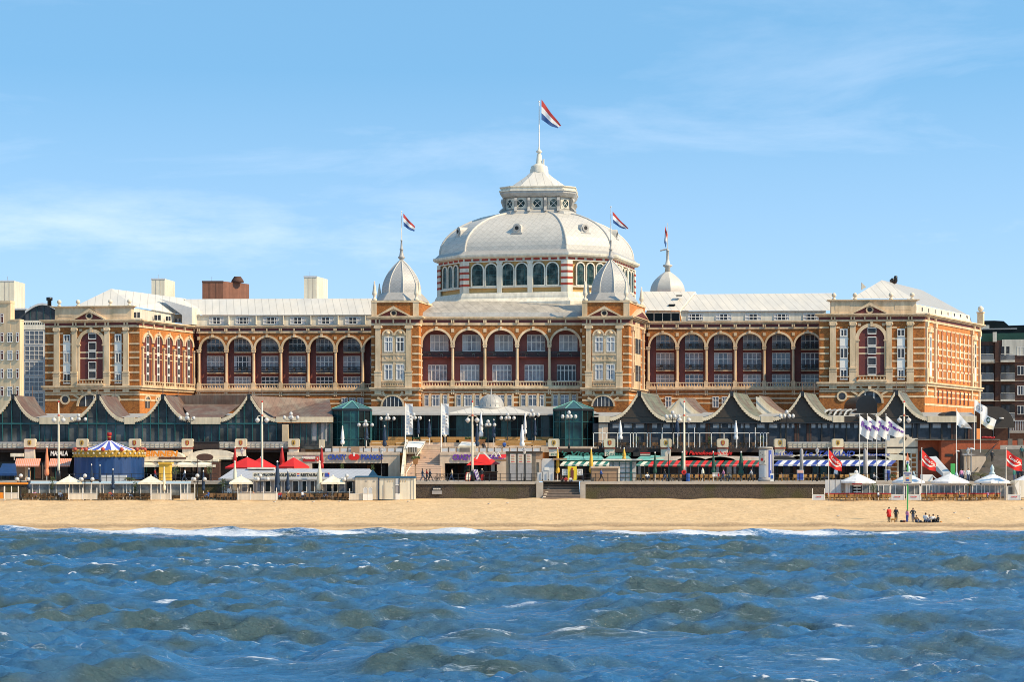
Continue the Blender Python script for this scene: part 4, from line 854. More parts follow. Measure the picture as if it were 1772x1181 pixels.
for (p, q, offs) in ((0, 1, (-28.5*LS, 0, 28.5*LS)), (1, 2, (0,)), (7, 0, (0,)), (2, 3, (-22*LS, 8*LS)), (6, 7, (-15*LS, 15*LS))):
    c0, c1 = locta(.92, 0)[p], locta(.92, 0)[q]; F = Fac.__new__(Fac); mx_, my_ = (c0[0]+c1[0])/2, (c0[1]+c1[1])/2; L_ = math.hypot(c1[0]-c0[0], c1[1]-c0[1])
    F.A = (mx_, my_); F.t = ((c1[0]-c0[0])/L_, (c1[1]-c0[1])/L_); F.n = (F.t[1], -F.t[0]); F.L = L_
    if F.n[0]*(mx_-LC[0])+F.n[1]*(my_-LC[1]) < 0: F.n = (-F.n[0], -F.n[1])
    for off in offs:
        b = MB(F); zc = zL(351.3); b.box(off-1.0, off+1.0, 0, .1, zL(360.5), zL(342.2), 'drum_white'); b.ring(off, zc, .70, .84, .1, .18, 'drum_white', 14, 0, 2*PI); b.disc(off, zc, .71, .12, 'arch_glass', 14)
        for an in (PI/4, -PI/4): c, s_ = math.cos(an)*.7, math.sin(an)*.7; b.tube((off-c, .15, zc-s_), (off+c, .15, zc+s_), .045, n=4, m='white')
        b.build('lantern_window', lt)
    for e in ([-14.2*LS, 14.2*LS] if p == 0 else [])+[L_/2]*(1 if p in (0, 1, 2) else 0)+[-L_/2]*(1 if p in (0, 7, 6) else 0):
        b = MB(F); vv = lambda r_: (r_-.92)*LR*1.0
        pr = [(vv(.90), zL(366)), (vv(1.14), zL(366)), (vv(1.09), zL(362)), (vv(.98), zL(357)), (vv(1.02), zL(352)), (vv(1.06), zL(347)), (vv(1.03), zL(342)), (vv(.90), zL(341))]
        n_ = len(pr); vs = [(e-.22, v, z) for v, z in pr]+[(e+.22, v, z) for v, z in pr]; b.add(vs, [(i, (i+1) % n_, n_+(i+1) % n_, n_+i) for i in range(n_)]+[tuple(range(n_)), tuple(range(n_, 2*n_))], 'roof_grey'); b.build('scroll_bracket', lt)
b = MB(); b.lathe((LC[0], LC[1], zL(294)), [(1.65, 0), (1.6, .3), (1.6, .75), (1.45, 1.0), (1.45, 1.35), (1.0, 1.6), (.55, 1.9), (.4, 3.4), (.25, 3.7), (.5, 3.85), (.5, 4.1), (.2, 4.3), (.12, 4.8)], 12, 'drum_white'); b.tube((LC[0]+.75, LC[1]-.4, zL(284)), (LC[0]+.75, LC[1]-.4, zL(268)), .16, n=6, m='drum_white'); b.build('spire', H)
b = MB(); b.tube((LC[0], LC[1], zL(257)), (LC[0], LC[1], zL(166)), .12, .06, 8, 'white'); b.ball((LC[0], LC[1], zL(166)), .16, 'white', 6); b.box(LC[0]-.5, LC[0]+.4, LC[1]-.1, LC[1]+.1, zL(254.5), zL(253.5), 'black_metal'); b.build('flagpole', H)
# cupola behind the right arcade
cx, cy = X(1155.3, 425), 425; zz = lambda y: Z(y, 425); R = 30.5*425/FP; prof = [(R*(1-.88*(i/11)**2.3), (zz(470)-zz(507))*i/11) for i in range(12)]
b = MB(); b.lathe((cx, cy, zz(507)), prof, 8, 'slate_pale', .1, False); b.lathe((cx, cy, G0), [(R*1.2, 0), (R*1.2, zz(507)-G0)], 8, 'brick_ochre', .1, False); cu = b.build('cupola', H)
b = MB(); b.lathe((cx, cy, zz(471)), [(.55, 0), (.45, .8), (.9, 1.1), (.9, 1.35), (.45, 1.5), (.3, 2.4), (.25, 4.0), (.4, 4.1), (.12, 4.3)], 10, 'slate_pale'); b.tube((cx-1.4, cy, zz(434)), (cx-.1, cy, zz(431)), .15, n=5, m='zinc'); b.build('spire', H)
b = MB(); b.tube((cx, cy, zz(440)), (cx, cy, zz(386)), .09, .05, 6, 'white'); b.build('flagpole', H)
# ---------- roofs
b = MB()
b.poly([P(724, 548, 366), P(1010, 548, 366), P(1010, 541, 366.3), P(724, 541, 366.3)], 'roof_grey')
b.poly([P(724, 541, 366.3), P(1012, 541, 366.3), P(1006, 521.5, 376), P(752, 521.5, 376)], 'roof_dirty')
for y, m_ in ((549, 'zinc'),): b.bd(724, 1010, 547.5, 549.5, 365.7, 366.2, m_)
b.build('lean_to_roof', H)
m_ = 'roof_seam'
b = MB(FL)     # left arcade attic: white wall, sloping metal roof
zt0, zt1 = Z(564, 388), Z(545.5, 389); 
F = FL; u0, u1 = F.u(337), F.u(648)
b.box(u0, u1, -4, -1.2, FL.z(564, 400), FL.z(545.5, 400), 'drum_white'); b.box(u0-.2, u1, -4, -.9, FL.z(546.6, 400), FL.z(545, 400), 'zinc')
b.build('attic_wall', H)
b = MB(); b.poly([P(341, 545.3, 389), P(648, 545.3, 387), P(648, 516.5, 396), P(318, 518, 398)], m_); b.poly([P(648, 516.5, 396), P(318, 518, 398), P(318, 545, 406), P(648, 545, 406)], m_); b.build('roof', H)
for xs_ in ((361.5, 387.5), (407.5, 433.5), (455, 482), (502, 528), (550, 577), (597, 624)):
    win(FL, xs_[0], xs_[1], 549, 561.5, -1.2, 4, 1, tr=.5, name='attic_window', glass='pane_blue', curtain=1)
for i in range(6):
    b = MB(FL); u = FL.u(397+47.2*i, -1.2); b.prism([(u-.04, FL.z(562, 400)), (u+.04, FL.z(562, 400)), (u+.04, FL.z(547, 400)), (u-.04, FL.z(547, 400))], -1.2, -.3, 'drum_white'); b.build('partition', H)
b = MB(FR); u0, u1 = FR.u(1179), FR.u(1430); b.box(u0, u1, -4, -1.2, FR.z(556.5, 1300), FR.z(538, 1300), 'drum_white'); b.box(u0, u1, -4, -.9, FR.z(539, 1300), FR.z(537.4, 1300), 'zinc')
u0, u1 = FR.u(1117), FR.u(1176); b.box(u0, u1, -4, -1.2, FR.z(556.5, 1300), FR.z(540, 1300), 'dark_glass'); b.box(u0, u1, -4, -1.1, FR.z(541, 1300), FR.z(538.5, 1300), 'drum_white')
for k in range(5): u = u0+(u1-u0)*k/4; b.box(u-.06, u+.06, -1.2, -1.12, FR.z(556, 1300), FR.z(540, 1300), 'drum_white')
b.build('attic_wall', H)
b = MB(); b.poly([P(1180, 537.6, 379), P(1440, 537.6, 377), P(1440, 507.5, 388), P(1203, 509.5, 388)], m_); b.poly([P(1440, 507.5, 388), P(1203, 509.5, 388), P(1180, 520, 396), P(1440, 520, 396)], m_)
b.poly([P(1112, 538, 378.4), P(1176, 538, 378.2), P(1203, 504.5, 389), P(1108, 504.5, 389)], m_); b.poly([P(1176, 538, 378.2), P(1203, 504.5, 389), P(1206, 510, 389.5), P(1180, 556, 378.6)], 'drum_white')
b.box(X(1170, 384), X(1180, 384), 383.6, 385, Z(513, 384), Z(511, 384), 'dark_glass'); b.box(X(1157, 381), X(1168, 381), 380.4, 382, Z(529.5, 381), Z(527, 381), 'dark_glass'); b.build('roof', H)
for xs_ in ((1190, 1217), (1238.5, 1266), (1289.5, 1317), (1339, 1366), (1389.5, 1417)): win(FR, xs_[0], xs_[1], 543, 555, -1.2, 4, 1, tr=.5, name='attic_window', glass='pane_blue', curtain=1)
# pavilion roofs
b = MB(); e = 'roof_seam'
A1 = P(192, 500, 383); A2 = P(322, 517, 402)
b.poly([P(128, 531, 374), P(234, 531, 373), A1], e); b.poly([P(234, 531, 373), P(317, 545.5, 390), A2, A1], e); b.poly([P(128, 531, 374), A1, A2, P(240, 531, 402)], e)
b.build('roof', H)
b = MB(); b.poly([P(229, 553, 372.5), P(317, 560, 391), P(317, 545.5, 391), P(229, 533, 372.5)], 'drum_white')
b.poly([P(276, 517, 386), P(332, 533, 386), P(332, 562, 386), P(315, 562, 386), P(315, 545, 386)], 'grey_pale'); b.poly([P(332, 533, 386), P(346, 534.5, 391), P(346, 563, 391), P(332, 562, 386)], 'drum_white'); b.poly([P(276, 517, 386), P(314, 517.5, 392), P(346, 534.5, 391), P(332, 533, 386)], 'roof_seam'); b.build('attic_wall', H)
for x0_, x1_, y0_, y1_, d_ in ((231.5, 242, 540.5, 550.5, 372), (267, 278, 545.5, 554.5, 379.5), (287, 295, 548, 555.5, 383.5), (303, 313, 552, 558, 387)):
    b = MB(); b.bd(x0_, x1_, y0_, y1_, d_, d_+.2, 'pane_blue'); c = (x0_+x1_)/2; b.bd(c-.6, c+.6, y0_, y1_, d_-.06, d_, 'white'); b.build('attic_window', H)
b = MB(); A1 = P(1526, 484.8, 366); A2 = P(1596, 502.5, 392)
b.poly([P(1472, 517, 358), P(1582, 517, 357.5), A1], e); b.poly([P(1578, 524, 357), P(1674, 545, 387), A2, A1], 'roof_slope'); b.poly([P(1472, 517, 358), A1, A2, P(1472, 517, 395)], e); b.build('roof', H)
b = MB(); b.poly([P(1579, 543, 357), P(1682, 560, 386.5), P(1678, 546, 386.5), P(1579, 525, 357)], 'drum_white')
for k in range(9):
    t = (k+.5)/9; d_ = 357+29.5*t; x_ = 1579+100*t; ya = 529+19*t
    b.bd(x_-2.2, x_+1.2, ya, ya+7-2*t, d_-.5, d_-.3, 'pane_blue')
b.build('attic_wall', H)
b = MB(); b.bd(1543, 1552, 482.5, 490, 372, 374, 'brick_brown'); b.lathe((X(1550, 372), 372, Z(488, 372)), [(.3, 0), (.3, .9), (.2, 1.0)], 8, 'black_metal'); b.lathe((X(1545, 372), 372, Z(488, 372)), [(.3, 0), (.3, .6)], 8, 'black_metal'); b.build('chimney', H)
b = MB(); b.prism([(X(1491, 372), Z(502, 372)), (X(1499, 372), Z(497, 372)), (X(1491, 372), Z(489, 372))], 372, 372.5, 'stucco_pale'); b.build('roof_fin', H)
# solid bodies behind the fronts so that no sky shows through
b = MB(); b.bd(316, 346, 562, 800, 390, 400, 'plum'); b.bd(100, 225, 562, 800, 376, 388, 'brick_ochre'); b.bd(340, 650, 562, 800, 391.5, 405, 'brick_ochre'); b.bd(735, 1010, 548, 800, 369.5, 392, 'brick_ochre'); b.bd(1118, 1430, 556, 800, 381.5, 396, 'brick_ochre'); b.bd(1480, 1590, 545, 800, 360, 384, 'brick_ochre'); b.build('inner_wall', H)
# ================================================================ NEIGHBOURING BUILDINGS
def bldg_left():
    r = empty('apartment_block', (X(10, 352), 352, G0), 'beige rendered block of flats with small windows at the left edge', 'apartment block')
    F = Fac((-60, 352), (34, 350)); b = MB(F); b.box(0, F.u(18), -1.5, 0, G0, F.z(526), 'beige_render'); b.box(F.u(18), F.L, -1.5, -.03, G0, F.z(556), 'beige_render'); b.box(-.1, F.u(18.6), -1.5, .15, F.z(526), F.z(522), 'beige_render'); b.box(F.u(17.5), F.L+.05, -1.5, .1, F.z(556), F.z(554), 'beige_render')
    for y in (590, 622, 654): b.box(0, F.L, 0, .04, F.z(y)-.05, F.z(y)+.05, 'stucco')
    b.build('wall', r)
    for y in (551, 584, 615, 647, 678):
        for x in (-46, -33, -20, -6, 3.5, 17, 30):
            if y < 560 and x > 10: continue
            ww = 9 if x in (17, -20) else 5; win(F, x-ww/2, x+ww/2, y-8.5, y+9, .02, 2 if ww > 6 else 1, 1, tr=.7, fw=.13, glass='plum' if ww < 6 else 'pane_blue', parent=r)
bldg_left()
def bldg_grey():
    r = empty('office_building', (X(58, 390), 390, G0), 'grey glazed building with curved roof between the beige flats and the hotel', 'building')
    F = Fac((24, 390), (100, 390)); b = MB(F); b.box(0, F.L, -12, 0, G0, F.z(558), 'grey_pale'); b.box(0, F.L, .0, .2, F.z(571), F.z(555), 'drum_white')
    for i in range(12): b.box(F.u(42+i*4), F.u(44+i*4), .2, .24, F.z(562), F.z(559), 'dark_glass')
    b.build('wall', r)
    for y in (573, 600, 627, 654, 681):
        b = MB(F); b.bp(43, 75, y, y+23, .0, .06, 'pane')
        for k in range(5): b.bp(43+k*8-.4, 43+k*8+.4, y, y+23, .06, .14, 'white')
        for k in range(4): b.bp(43, 75, y+k*7.6-.4, y+k*7.6+.4, .06, .15, 'white')
        b.build('window', r)
    b = MB(F); zc = F.z(555); 
    b.prism([(F.u(40), zc)]+[(F.u(40+60*k/10), F.z(541)+(F.z(527)-F.z(541))*math.sin(PI*k/10)) for k in range(11)]+[(F.u(100), zc)], -10, -2, 'pane_blue')
    for k in range(10):
        a0, a1 = k/10, (k+1)/10
        b.prism([(F.u(40+60*a), F.z(541)+(F.z(527)-F.z(541))*math.sin(PI*a)+q) for a, q in ((a0, 0), (a1, 0), (a1, .35), (a0, .35))], -10.5, -1.5, 'grey_pale')
    for k in range(1, 5): b.bp(40+12*k-.4, 40+12*k+.4, 530, 555, -2, -1.9, 'teal_frame')
    b.bp(24, 44, 536, 555, -6, -4, 'pane_blue'); b.bp(24, 46, 533.5, 536.5, -7, -3, 'grey_pale'); b.build('roof', r)
    b = MB(); b.lathe((X(85.5, 385), 385, Z(530, 385)), [(.35, 0), (.35, .9), (.55, 1.0), (.55, 1.5)], 8, 'black_metal'); b.build('chimney', r)
bldg_grey()
def boxtower(x0, x1, x2, y0, y1, d, m, lab, nm='tower_block', cat='tower block'):      # front x0-x1, receding side x1-x2
    b = MB(); A_, B_ = X(x0, d), X(x1, d); d2 = d+8; C_ = X(x2, d2); D_ = X(x0, d)+(C_-B_)
    zt = Z(y0, d); b.prism([(0, 0)], 0, 0, m) if 0 else None
    vs = [(A_, d, G0), (B_, d, G0), (C_, d2, G0), (D_, d2, G0), (A_, d, zt), (B_, d, zt), (C_, d2, zt), (D_, d2, zt)]
    b.add(vs, [(0, 1, 5, 4), (1, 2, 6, 5), (2, 3, 7, 6), (3, 0, 4, 7), (4, 5, 6, 7)], m)
    for k in (.33, .66): b.box(A_+(B_-A_)*k-.05, A_+(B_-A_)*k+.05, d-.03, d, G0, zt, 'concrete' if m != 'brick_dull' else 'brick_brown')
    b.box(A_-.08, B_+.08, d-.08, d+.1, zt-.25, zt+.08, 'grey_pale' if m != 'brick_dull' else 'brick_brown'); b.tube((A_+(B_-A_)*.4, d+2, zt), (A_+(B_-A_)*.4, d+2, zt+1.1), .05, n=4, m='grey_wall')
    return thing(b, nm, lab, cat, base=(A_, d, G0))
boxtower(0, 24, 43.5, 486, 530, 470, 'cream', 'white lift tower rising behind the beige flats at the far left')
boxtower(262, 285, 303, 482.5, 515, 470, 'cream', 'white tower block behind the left pavilion roof')
boxtower(526, 548, 567, 478.5, 518, 470, 'cream', 'white tower block nearest the dome, behind the left wing roof')
r = boxtower(350, 386, 431, 487, 518, 480, 'brick_dull', 'wide reddish brown tower block with a round vent behind the left wing roof')
b = MB(); b.lathe((X(411, 484)-r.location.x, 484-r.location.y, Z(487, 480)-r.location.z), [(1.4, 0), (1.3, .5), (.8, 1.2), (.8, 1.3)], 10, 'brick_brown'); b.build('roof_vent', r)
def bldg_right():
    r = empty('apartment_block', (X(1740, 400), 400, G0), 'dark brown brick flats with white balconies at the right edge', 'apartment block')
    F = Fac((1680, 402), (1870, 398)); b = MB(F); b.box(0, F.L, -15, 0, G0, F.z(592), 'brick_brown'); b.box(F.u(1722), F.L, -13, .6, G0, F.z(590), 'brick_brown')
    b.prism([(F.u(1690), F.z(622)), (F.L, F.z(622)), (F.L, F.z(577)), (F.u(1700), F.z(577))], -12, -1, 'green_dark'); b.bp(1718, 1725, 575, 592, -.6, .62, 'drum_white')
    b.box(F.u(1697), F.u(1722), .02, .10, F.z(630), F.z(622.5), 'drum_white'); b.box(F.u(1734), F.L, .62, .7, F.z(616), F.z(589), 'drum_white')
    b.build('wall', r)
    b = MB(F); b.prism([(F.u(1694), F.z(577)), (F.L, F.z(577)), (F.L, F.z(560)), (F.u(1746), F.z(563)), (F.u(1737), F.z(555)), (F.u(1720), F.z(554)), (F.u(1704), F.z(554)), (F.u(1697), F.z(560))], -14, -3, 'dark_glass')
    b.bp(1697, 1712, 563, 571, -3, -2.7, 'drum_white'); b.bp(1702, 1760, 568, 571, -3, -2.6, 'grey_wall'); b.build('roof', r)
    for k, y in enumerate((618, 651.5, 686, 720)):
        for x0_, x1_, v in ((1697, 1719, 0), (1732, 1756, .62)):
            b = MB(F); b.bp(x0_, x1_, y-20, y+10, v, v+.04, 'dark'); b.bp(x0_+1, x0_+6, y-18, y+6, v+.04, v+.08, 'pane_blue'); b.bp(x0_+9, x0_+15, y-18, y+6, v+.04, v+.08, 'pane_blue')
            b.bp(x0_, x1_, y-4.5, y+6.5, v+1.1, v+1.15, 'grey_pale') if 0 else None
            for q in range(14): xq = x0_+(x1_-x0_)*q/13; b.bp(xq-.25, xq+.25, y-5, y+6, v+1.1, v+1.15, 'grey_pale')
            b.bp(x0_, x1_, y-5.6, y-4.6, v+1.08, v+1.2, 'drum_white'); b.bp(x0_-.5, x1_+.5, y+5.5, y+9, v, v+1.25, 'drum_white'); b.build('balcony', r)
        win(F, 1760, 1772, y-18, y-2, .62, 2, 1, glass='pane_blue', parent=r); win(F, 1776, 1790, y-18, y-2, .62, 2, 1, glass='pane_blue', parent=r)
        b = MB(F); b.bp(1697, 1860, y+7.5, y+9, .62, .7, 'drum_white'); b.build('band', r)
    b = MB(F)
    for q in range(22): xq = 1748+q*3; b.bp(xq-.6, xq+.6, 729, 745, 3, 3.1, 'grey_pale')
    b.bp(1745, 1860, 727.5, 729.5, 2.9, 3.2, 'grey_pale'); b.bp(1745, 1860, 745, 750, 2.9, 3.2, 'concrete'); b.build('gallery_railing', r)
bldg_right()
# ================================================================ BOULEVARD PAVILIONS WITH SWEPT ROOFS
ZT = Z(777, 318)       # terrace deck height
def sweep(t, x0, x1, y0, y1): s = t; return x0+(x1-x0)*s, y1+(y0-y1)*(1-s)**2.1
def pavilion(name, label, d, peaks, gable, roofm, ext, x_lo, x_hi, yflat, yb):
    """peaks: (x_left_flat, x_peak, x_right_flat, y_peak); the roof is extruded back by ext=(dx,dy)"""
    R = empty(name, (X((x_lo+x_hi)/2, d), d, ZT), label, 'pavilion')
    def curve(xa, xb, ya, yb_, n=12): return [(xb+(xa-xb)*(k/n), ya+(yb_-ya)*(1-(1-k/n)**2.2)) for k in range(n+1)]   # from the peak down to the flat
    for (xl, xp, xr, yp) in peaks:
        Lc = [(xp-3-(xp-3-xl)*k/14, yp+1+(yflat-yp-1)*(1-(1-k/14)**2.1)) for k in range(15)]; Rc = [(xp+3+(xr-xp-3)*k/14, yp+1+(yflat-yp-1)*(1-(1-k/14)**2.1)) for k in range(15)]
        for side, cv in (('l', Lc), ('r', Rc)):
            b = MB(); th = 5.5*d/FP
            for i in range(14):
                p, q = cv[i], cv[i+1]; x0_, z0_, x1_, z1_ = X(p[0], d), Z(p[1], d), X(q[0], d), Z(q[1], d)
                o0 = th*(.75 if side == 'l' else .75); dn = (z1_-z0_)/(abs(x1_-x0_)+1e-6)
                sx = .8*th*min(1, abs(dn)) * (1 if side == 'l' else -1)
                sx = 0
                b.add([(x0_, d-.35, z0_), (x1_, d-.35, z1_), (x1_, d-.35, z1_-th), (x0_, d-.35, z0_-th*1.35), (x0_, d+.1, z0_), (x1_, d+.1, z1_), (x1_, d+.1, z1_-th), (x0_, d+.1, z0_-th*1.35)], [(0, 1, 2, 3), (0, 4, 5, 1), (3, 2, 6, 7), (0, 3, 7, 4), (1, 5, 6, 2)], 'fascia')
            b.build('fascia', R)
            b = MB(); f = [(X(p[0], d), d, Z(p[1], d)+.04) for p in cv]; k = [(x+ext[0], y+ext[1], z+.0) for x, y, z in f]
            b.strip(f, k, roofm, True); b.strip([(x, y, z-.25) for x, y, z in k], k, roofm)
            b.build('roof', R)
        b = MB(); pts = [(X(x, d), Z(y, d)-.15) for x, y in reversed(Lc)]+[(X(x, d), Z(y, d)-.15) for x, y in Rc]
        base = Z(yb, d); top = pts; bot = [(x, base) for x, z in pts]
        b.strip([(x, d+.3, z) for x, z in top], [(x, d+.3, z) for x, z in bot], gable)
        b.build('gable', R)
        if gable != 'gable_brown':
            b = MB(); nn = max(5, int((xr-xl)/14))
            for i in range(nn+1):
                x = xl+(xr-xl)*i/nn; 
                if x < xp: t_ = (xp-3-x)/(xp-3-xl) if x < xp-3 else 0
                else: t_ = (x-xp-3)/(xr-xp-3) if x > xp+3 else 0
                yt = yp+1+(yflat-yp-1)*(1-(1-max(0, t_))**2.1)+4
                b.bd(x-.6, x+.6, yt, 763, d+.05, d+.28, 'teal_frame')
            b.bd(xl, xr, 732.5, 735, d+.04, d+.27, 'teal_frame'); b.build('mullion', R)
        b = MB(); b.bd(xp-3.5, xp+3.5, yp-1.5, yp+7, d-.3, d+.6, 'black_metal'); b.build('ridge_cap', R)
        b = MB(); b.tube(P(xp, yp, d+.5), P(xp, yp-17, d+.5), .07, .05, 5, 'copper_brown'); b.build('lightning_rod', R)
        b = MB(); q = (X(xp, d)+ext[0], d+ext[1]-.3); b.tube((*q, Z(yp, d)), (*q, Z(yp, d)+1.6), .07, .05, 5, 'copper_brown'); b.build('lightning_rod', R)
    return R
# left row
flatL = [(68, 119), (215, 233), (330, 381), (478, 576)]
RL = pavilion('beach_pavilion', 'long left pavilion with brown swept roofs over teal glazed gables', 325,
    [(-28, 23, 68, 684), (119, 170, 216, 684), (232, 282, 331, 684), (380, 431, 479, 684)], 'gable_glass', 'copper_seam', (.9, 9), -30, 576, 724.5, 765)
for xa, xb in flatL[:3]: b = MB(); b.bd(xa, xb, 722.5, 734.5, 324.6, 325.2, 'fascia'); b.build('fascia', RL)
b = MB(); b.bd(478, 576, 722, 731.5, 324.6, 325.2, 'fascia'); b.build('fascia', RL)
b = MB()
d = 325.6
for xa, xb in ((-30, 576),):
    b.bd(xa, xb, 733, 778, d, d+.1, 'gable_glass'); b.bd(xa, xb, 733, 778, d+.5, d+9, 'dark')
b.build('glazing', RL)
b = MB(); x = -28
while x < 576:
    b.bd(x-.5, x+.5, 733, 767, d-.15, d, 'teal_frame'); x += 11.3+random.uniform(-3, 3)
b.bd(-30, 480, 733.5, 736, d-.12, d, 'teal_frame'); b.build('mullion', RL)
b = MB()     # curtains behind some panes
for xa, xb in ((119, 133), (152, 165), (236, 262), (268, 286), (293, 303), (312, 322), (385, 396), (399, 411), (428, 438), (456, 466), (470, 477), (538, 548), (556, 566)):
    b.bd(xa, xb, 738 if xa < 500 else 731, 764, d-.045, d-.02, 'pane_curt' if 0 else 'grey_wall')
b.bd(488, 499, 735, 765, d-1.0, d-.2, 'stucco'); b.build('curtain', RL)
b = MB()     # flat roof decks behind the fascia, and the broad brown roofs
b.poly([P(-30, 723, 325.2), P(576, 723, 325.2), P(640, 716, 340), P(-30, 716, 340)], 'roof_grey')
b.poly([P(331, 724, 325.2), P(384, 724, 325.2), P(416, 700, 333), P(313, 700, 333)], 'copper_brown'); b.poly([P(282, 684, 333.8), P(431, 684, 333.8), P(445, 712, 334), P(290, 712, 334)], 'copper_seam')
b.poly([P(436, 686, 325.6), P(570, 691, 334), P(576, 722, 325.2), P(474, 722, 325.2), P(450, 708, 325.2)], 'copper_seam'); b.build('roof', RL)
# right row
RR = pavilion('beach_pavilion', 'long right pavilion with greenish copper swept roofs over dark brown gables', 325,
    [(1055, 1106, 1154, 679), (1215, 1266, 1318, 679), (1337, 1388, 1442, 679), (1500, 1551, 1606, 677)], 'gable_brown', 'copper_seam_green', (3.2, 11), 1035, 1690, 722.5, 733)
for xa, xb in ((1036, 1055), (1153, 1216), (1317, 1338), (1441, 1461), (1605, 1690)): b = MB(); b.bd(xa, xb, 720.5, 731.5, 324.6, 325.2, 'fascia'); b.build('fascia', RR)
b = MB()
b.bd(1461, 1500, 721, 731, 324.7, 325.2, 'gable_brown'); b.bd(1036, 1690, 731.3, 733.5, 324.75, 325.2, 'black_metal'); b.build('fascia', RR)
b = MB(); d = 325.6; b.bd(1026, 1690, 733, 778, d, d+.1, 'pane_blue'); b.bd(1026, 1690, 733, 778, d+.5, d+9, 'dark'); b.build('glazing', RR)
b = MB(); x = 1036
random.seed(3)
while x < 1690:
    b.bd(x-1.1, x+1.1, 733, 766, d-.2, d, 'gable_brown'); x += random.choice((20, 9, 22, 21))
    if random.random() < .25: b.bd(x-5, x+3, 733, 766, d-.18, d, 'brick_brown')
b.bd(1036, 1052, 733, 768, d-.6, d-.3, 'sandstone'); b.build('mullion', RR)
b = MB(); x = 1060
while x < 1680:
    b.bd(x, x+15, 734, 741, d-.05, d-.02, 'grey_pale'); x += random.choice((20, 26, 22))
b.build('blind', RR)
b = MB(); b.poly([P(1030, 722, 325.2), P(1690, 722, 325.2), P(1680, 714, 342), P(960, 714, 342)], 'roof_grey')
b.build('roof', RR)
for (xl, xp, xr, yp, m_) in ((1135, 1180, 1228, 688, 'copper_seam'), (1310, 1311, 1375, 685, 'copper_seam')):     # second row of roofs behind
    b = MB(); d2 = 337; cv = [(xp+3+(xr-xp-3)*k/10, yp+(720-yp)*(1-(1-k/10)**2)) for k in range(11)]
    f = [(X(p[0], d2), d2, Z(p[1], d2)) for p in cv]; b.strip(f, [(x+2.4, y+8, z) for x, y, z in f], m_, True); b.build('roof', RR)
    b = MB(); th = .45
    for cvv in (cv, [(xp-3-(xp-3-xl)*k/10, yp+(720-yp)*(1-(1-k/10)**2)) for k in range(11)]):
        if xp-xl < 10 and cvv is not cv: continue
        f = [(X(p[0], d2), d2-.2, Z(p[1], d2)) for p in cvv]; b.strip(f, [(x, y, z-th) for x, y, z in f], 'fascia')
    b.build('fascia', RR)
    b = MB(); b.prism([(X(xp-3, d2), Z(yp+2, d2))]+[(X(p[0], d2), Z(p[1]+3, d2)) for p in cv]+[(X(xl, d2), Z(722, d2))], d2+.05, d2+.2, 'drum_white'); b.build('gable', RR)
for xc, r_, y_, dd, m_ in ((1500, 7.5, 725, 324.4, 'gable_brown'), (1499.5, 18.5, 706, 338, 'black_metal'), (1649, 14, 731, 324.9, 'gable_brown')):
    b = MB(); x_, z_, rr = X(xc, dd), Z(y_ if y_ != 706 else 703, dd), r_*dd/FP
    if xc < 1500: b.prism([(x_+rr*math.cos(PI*k/14), z_+rr*math.sin(PI*k/14)) for k in range(15)]+[(x_-rr, z_-2.2), (x_+rr, z_-2.2)], dd, dd+12, m_)
    elif xc == 1500: b.prism([(x_+2.2*rr*math.cos(PI*k/14), z_+1.2*rr*math.sin(PI*k/14)) for k in range(15)], dd-.2, dd+8, m_)
    else: b.prism([(x_+rr*1.0*math.cos(PI*k/14), Z(721, dd)+rr*.62*math.sin(PI*k/14)) for k in range(15)], dd, dd+6, 'black_metal')
    b.build('barrel_vault', RR)
b = MB()
for k in range(6): xx = 1430+k*9; b.ring(X(xx+8, 330), Z(722, 330), 1.0, 1.2, 330+k*.01, 333, 'white' if k % 2 == 0 else 'zinc', 8, PI/2, PI)
b.build('skylight', RR)
# dark barrel canopy at far right end of the terrace
b = MB(); x_, z_, rr, dd = X(1722, 330), Z(741, 330), 2.9, 330
b.prism([(x_+rr*math.cos(PI*k/14), z_+rr*1.1*math.sin(PI*k/14)) for k in range(8)]+[(x_-1.5, z_+rr*1.1), (x_-1.5, z_)], dd, dd+8, 'gable_brown'); b.tube((x_+2, dd, Z(770, 330)), (x_+2, dd, z_), .12, n=6, m='black_metal'); b.tube((x_-.3, dd, Z(770, 330)), (x_-.3, dd, z_), .12, n=6, m='black_metal')
b.ball((x_+.9, dd-.15, z_+1.4), .4, 'globe', 8, .4)
thing(b, 'barrel_canopy', 'dark curved canopy on posts at the right end of the terrace', 'canopy')
# ---------- central glazed restaurant
R = empty('terrace_restaurant', (X(800, 332), 332, Z(773, 330)), 'dark teal glass restaurant under a low grey metal roof in front of the hotel', 'restaurant')
b = MB(); b.bd(640, 1036, 717, 775, 332, 332.1, 'dark_glass'); b.bd(640, 1036, 717, 775, 333, 345, 'dark'); b.build('glazing', R)
for xa, xb in ((644, 652), (662, 672), (695, 712), (790, 812), (812, 818), (826, 858), (868, 884), (912, 926), (936, 950)): b = MB(); b.bd(xa, xb, 720, 762, 331.93, 332, 'teal_glass'); b.build('teal_pane', R)
b = MB(); x = 642
while x < 1030: b.bd(x-.45, x+.45, 717, 775, 331.8, 331.93, 'teal_frame'); x += random.choice((6.5, 8, 12))
b.bd(640, 1036, 743, 744, 331.8, 331.93, 'teal_frame'); b.build('mullion', R)
b = MB(); b.poly([P(576, 717, 330), P(1040, 717, 330), P(1010, 704, 360), P(640, 704, 360)], 'roof_grey'); b.poly([P(640, 717, 329.8), P(960, 717, 329.8), P(960, 719.5, 329.8), P(640, 719.5, 329.8)], 'zinc')
b.add([P(770, 717, 327.5), P(927, 717, 327.5), P(880, 704, 333), P(822, 704, 333)], [(0, 1, 2, 3)], 'roof_seam'); b.bd(770, 927, 716.5, 719, 327.4, 327.6, 'zinc'); b.build('roof', R)
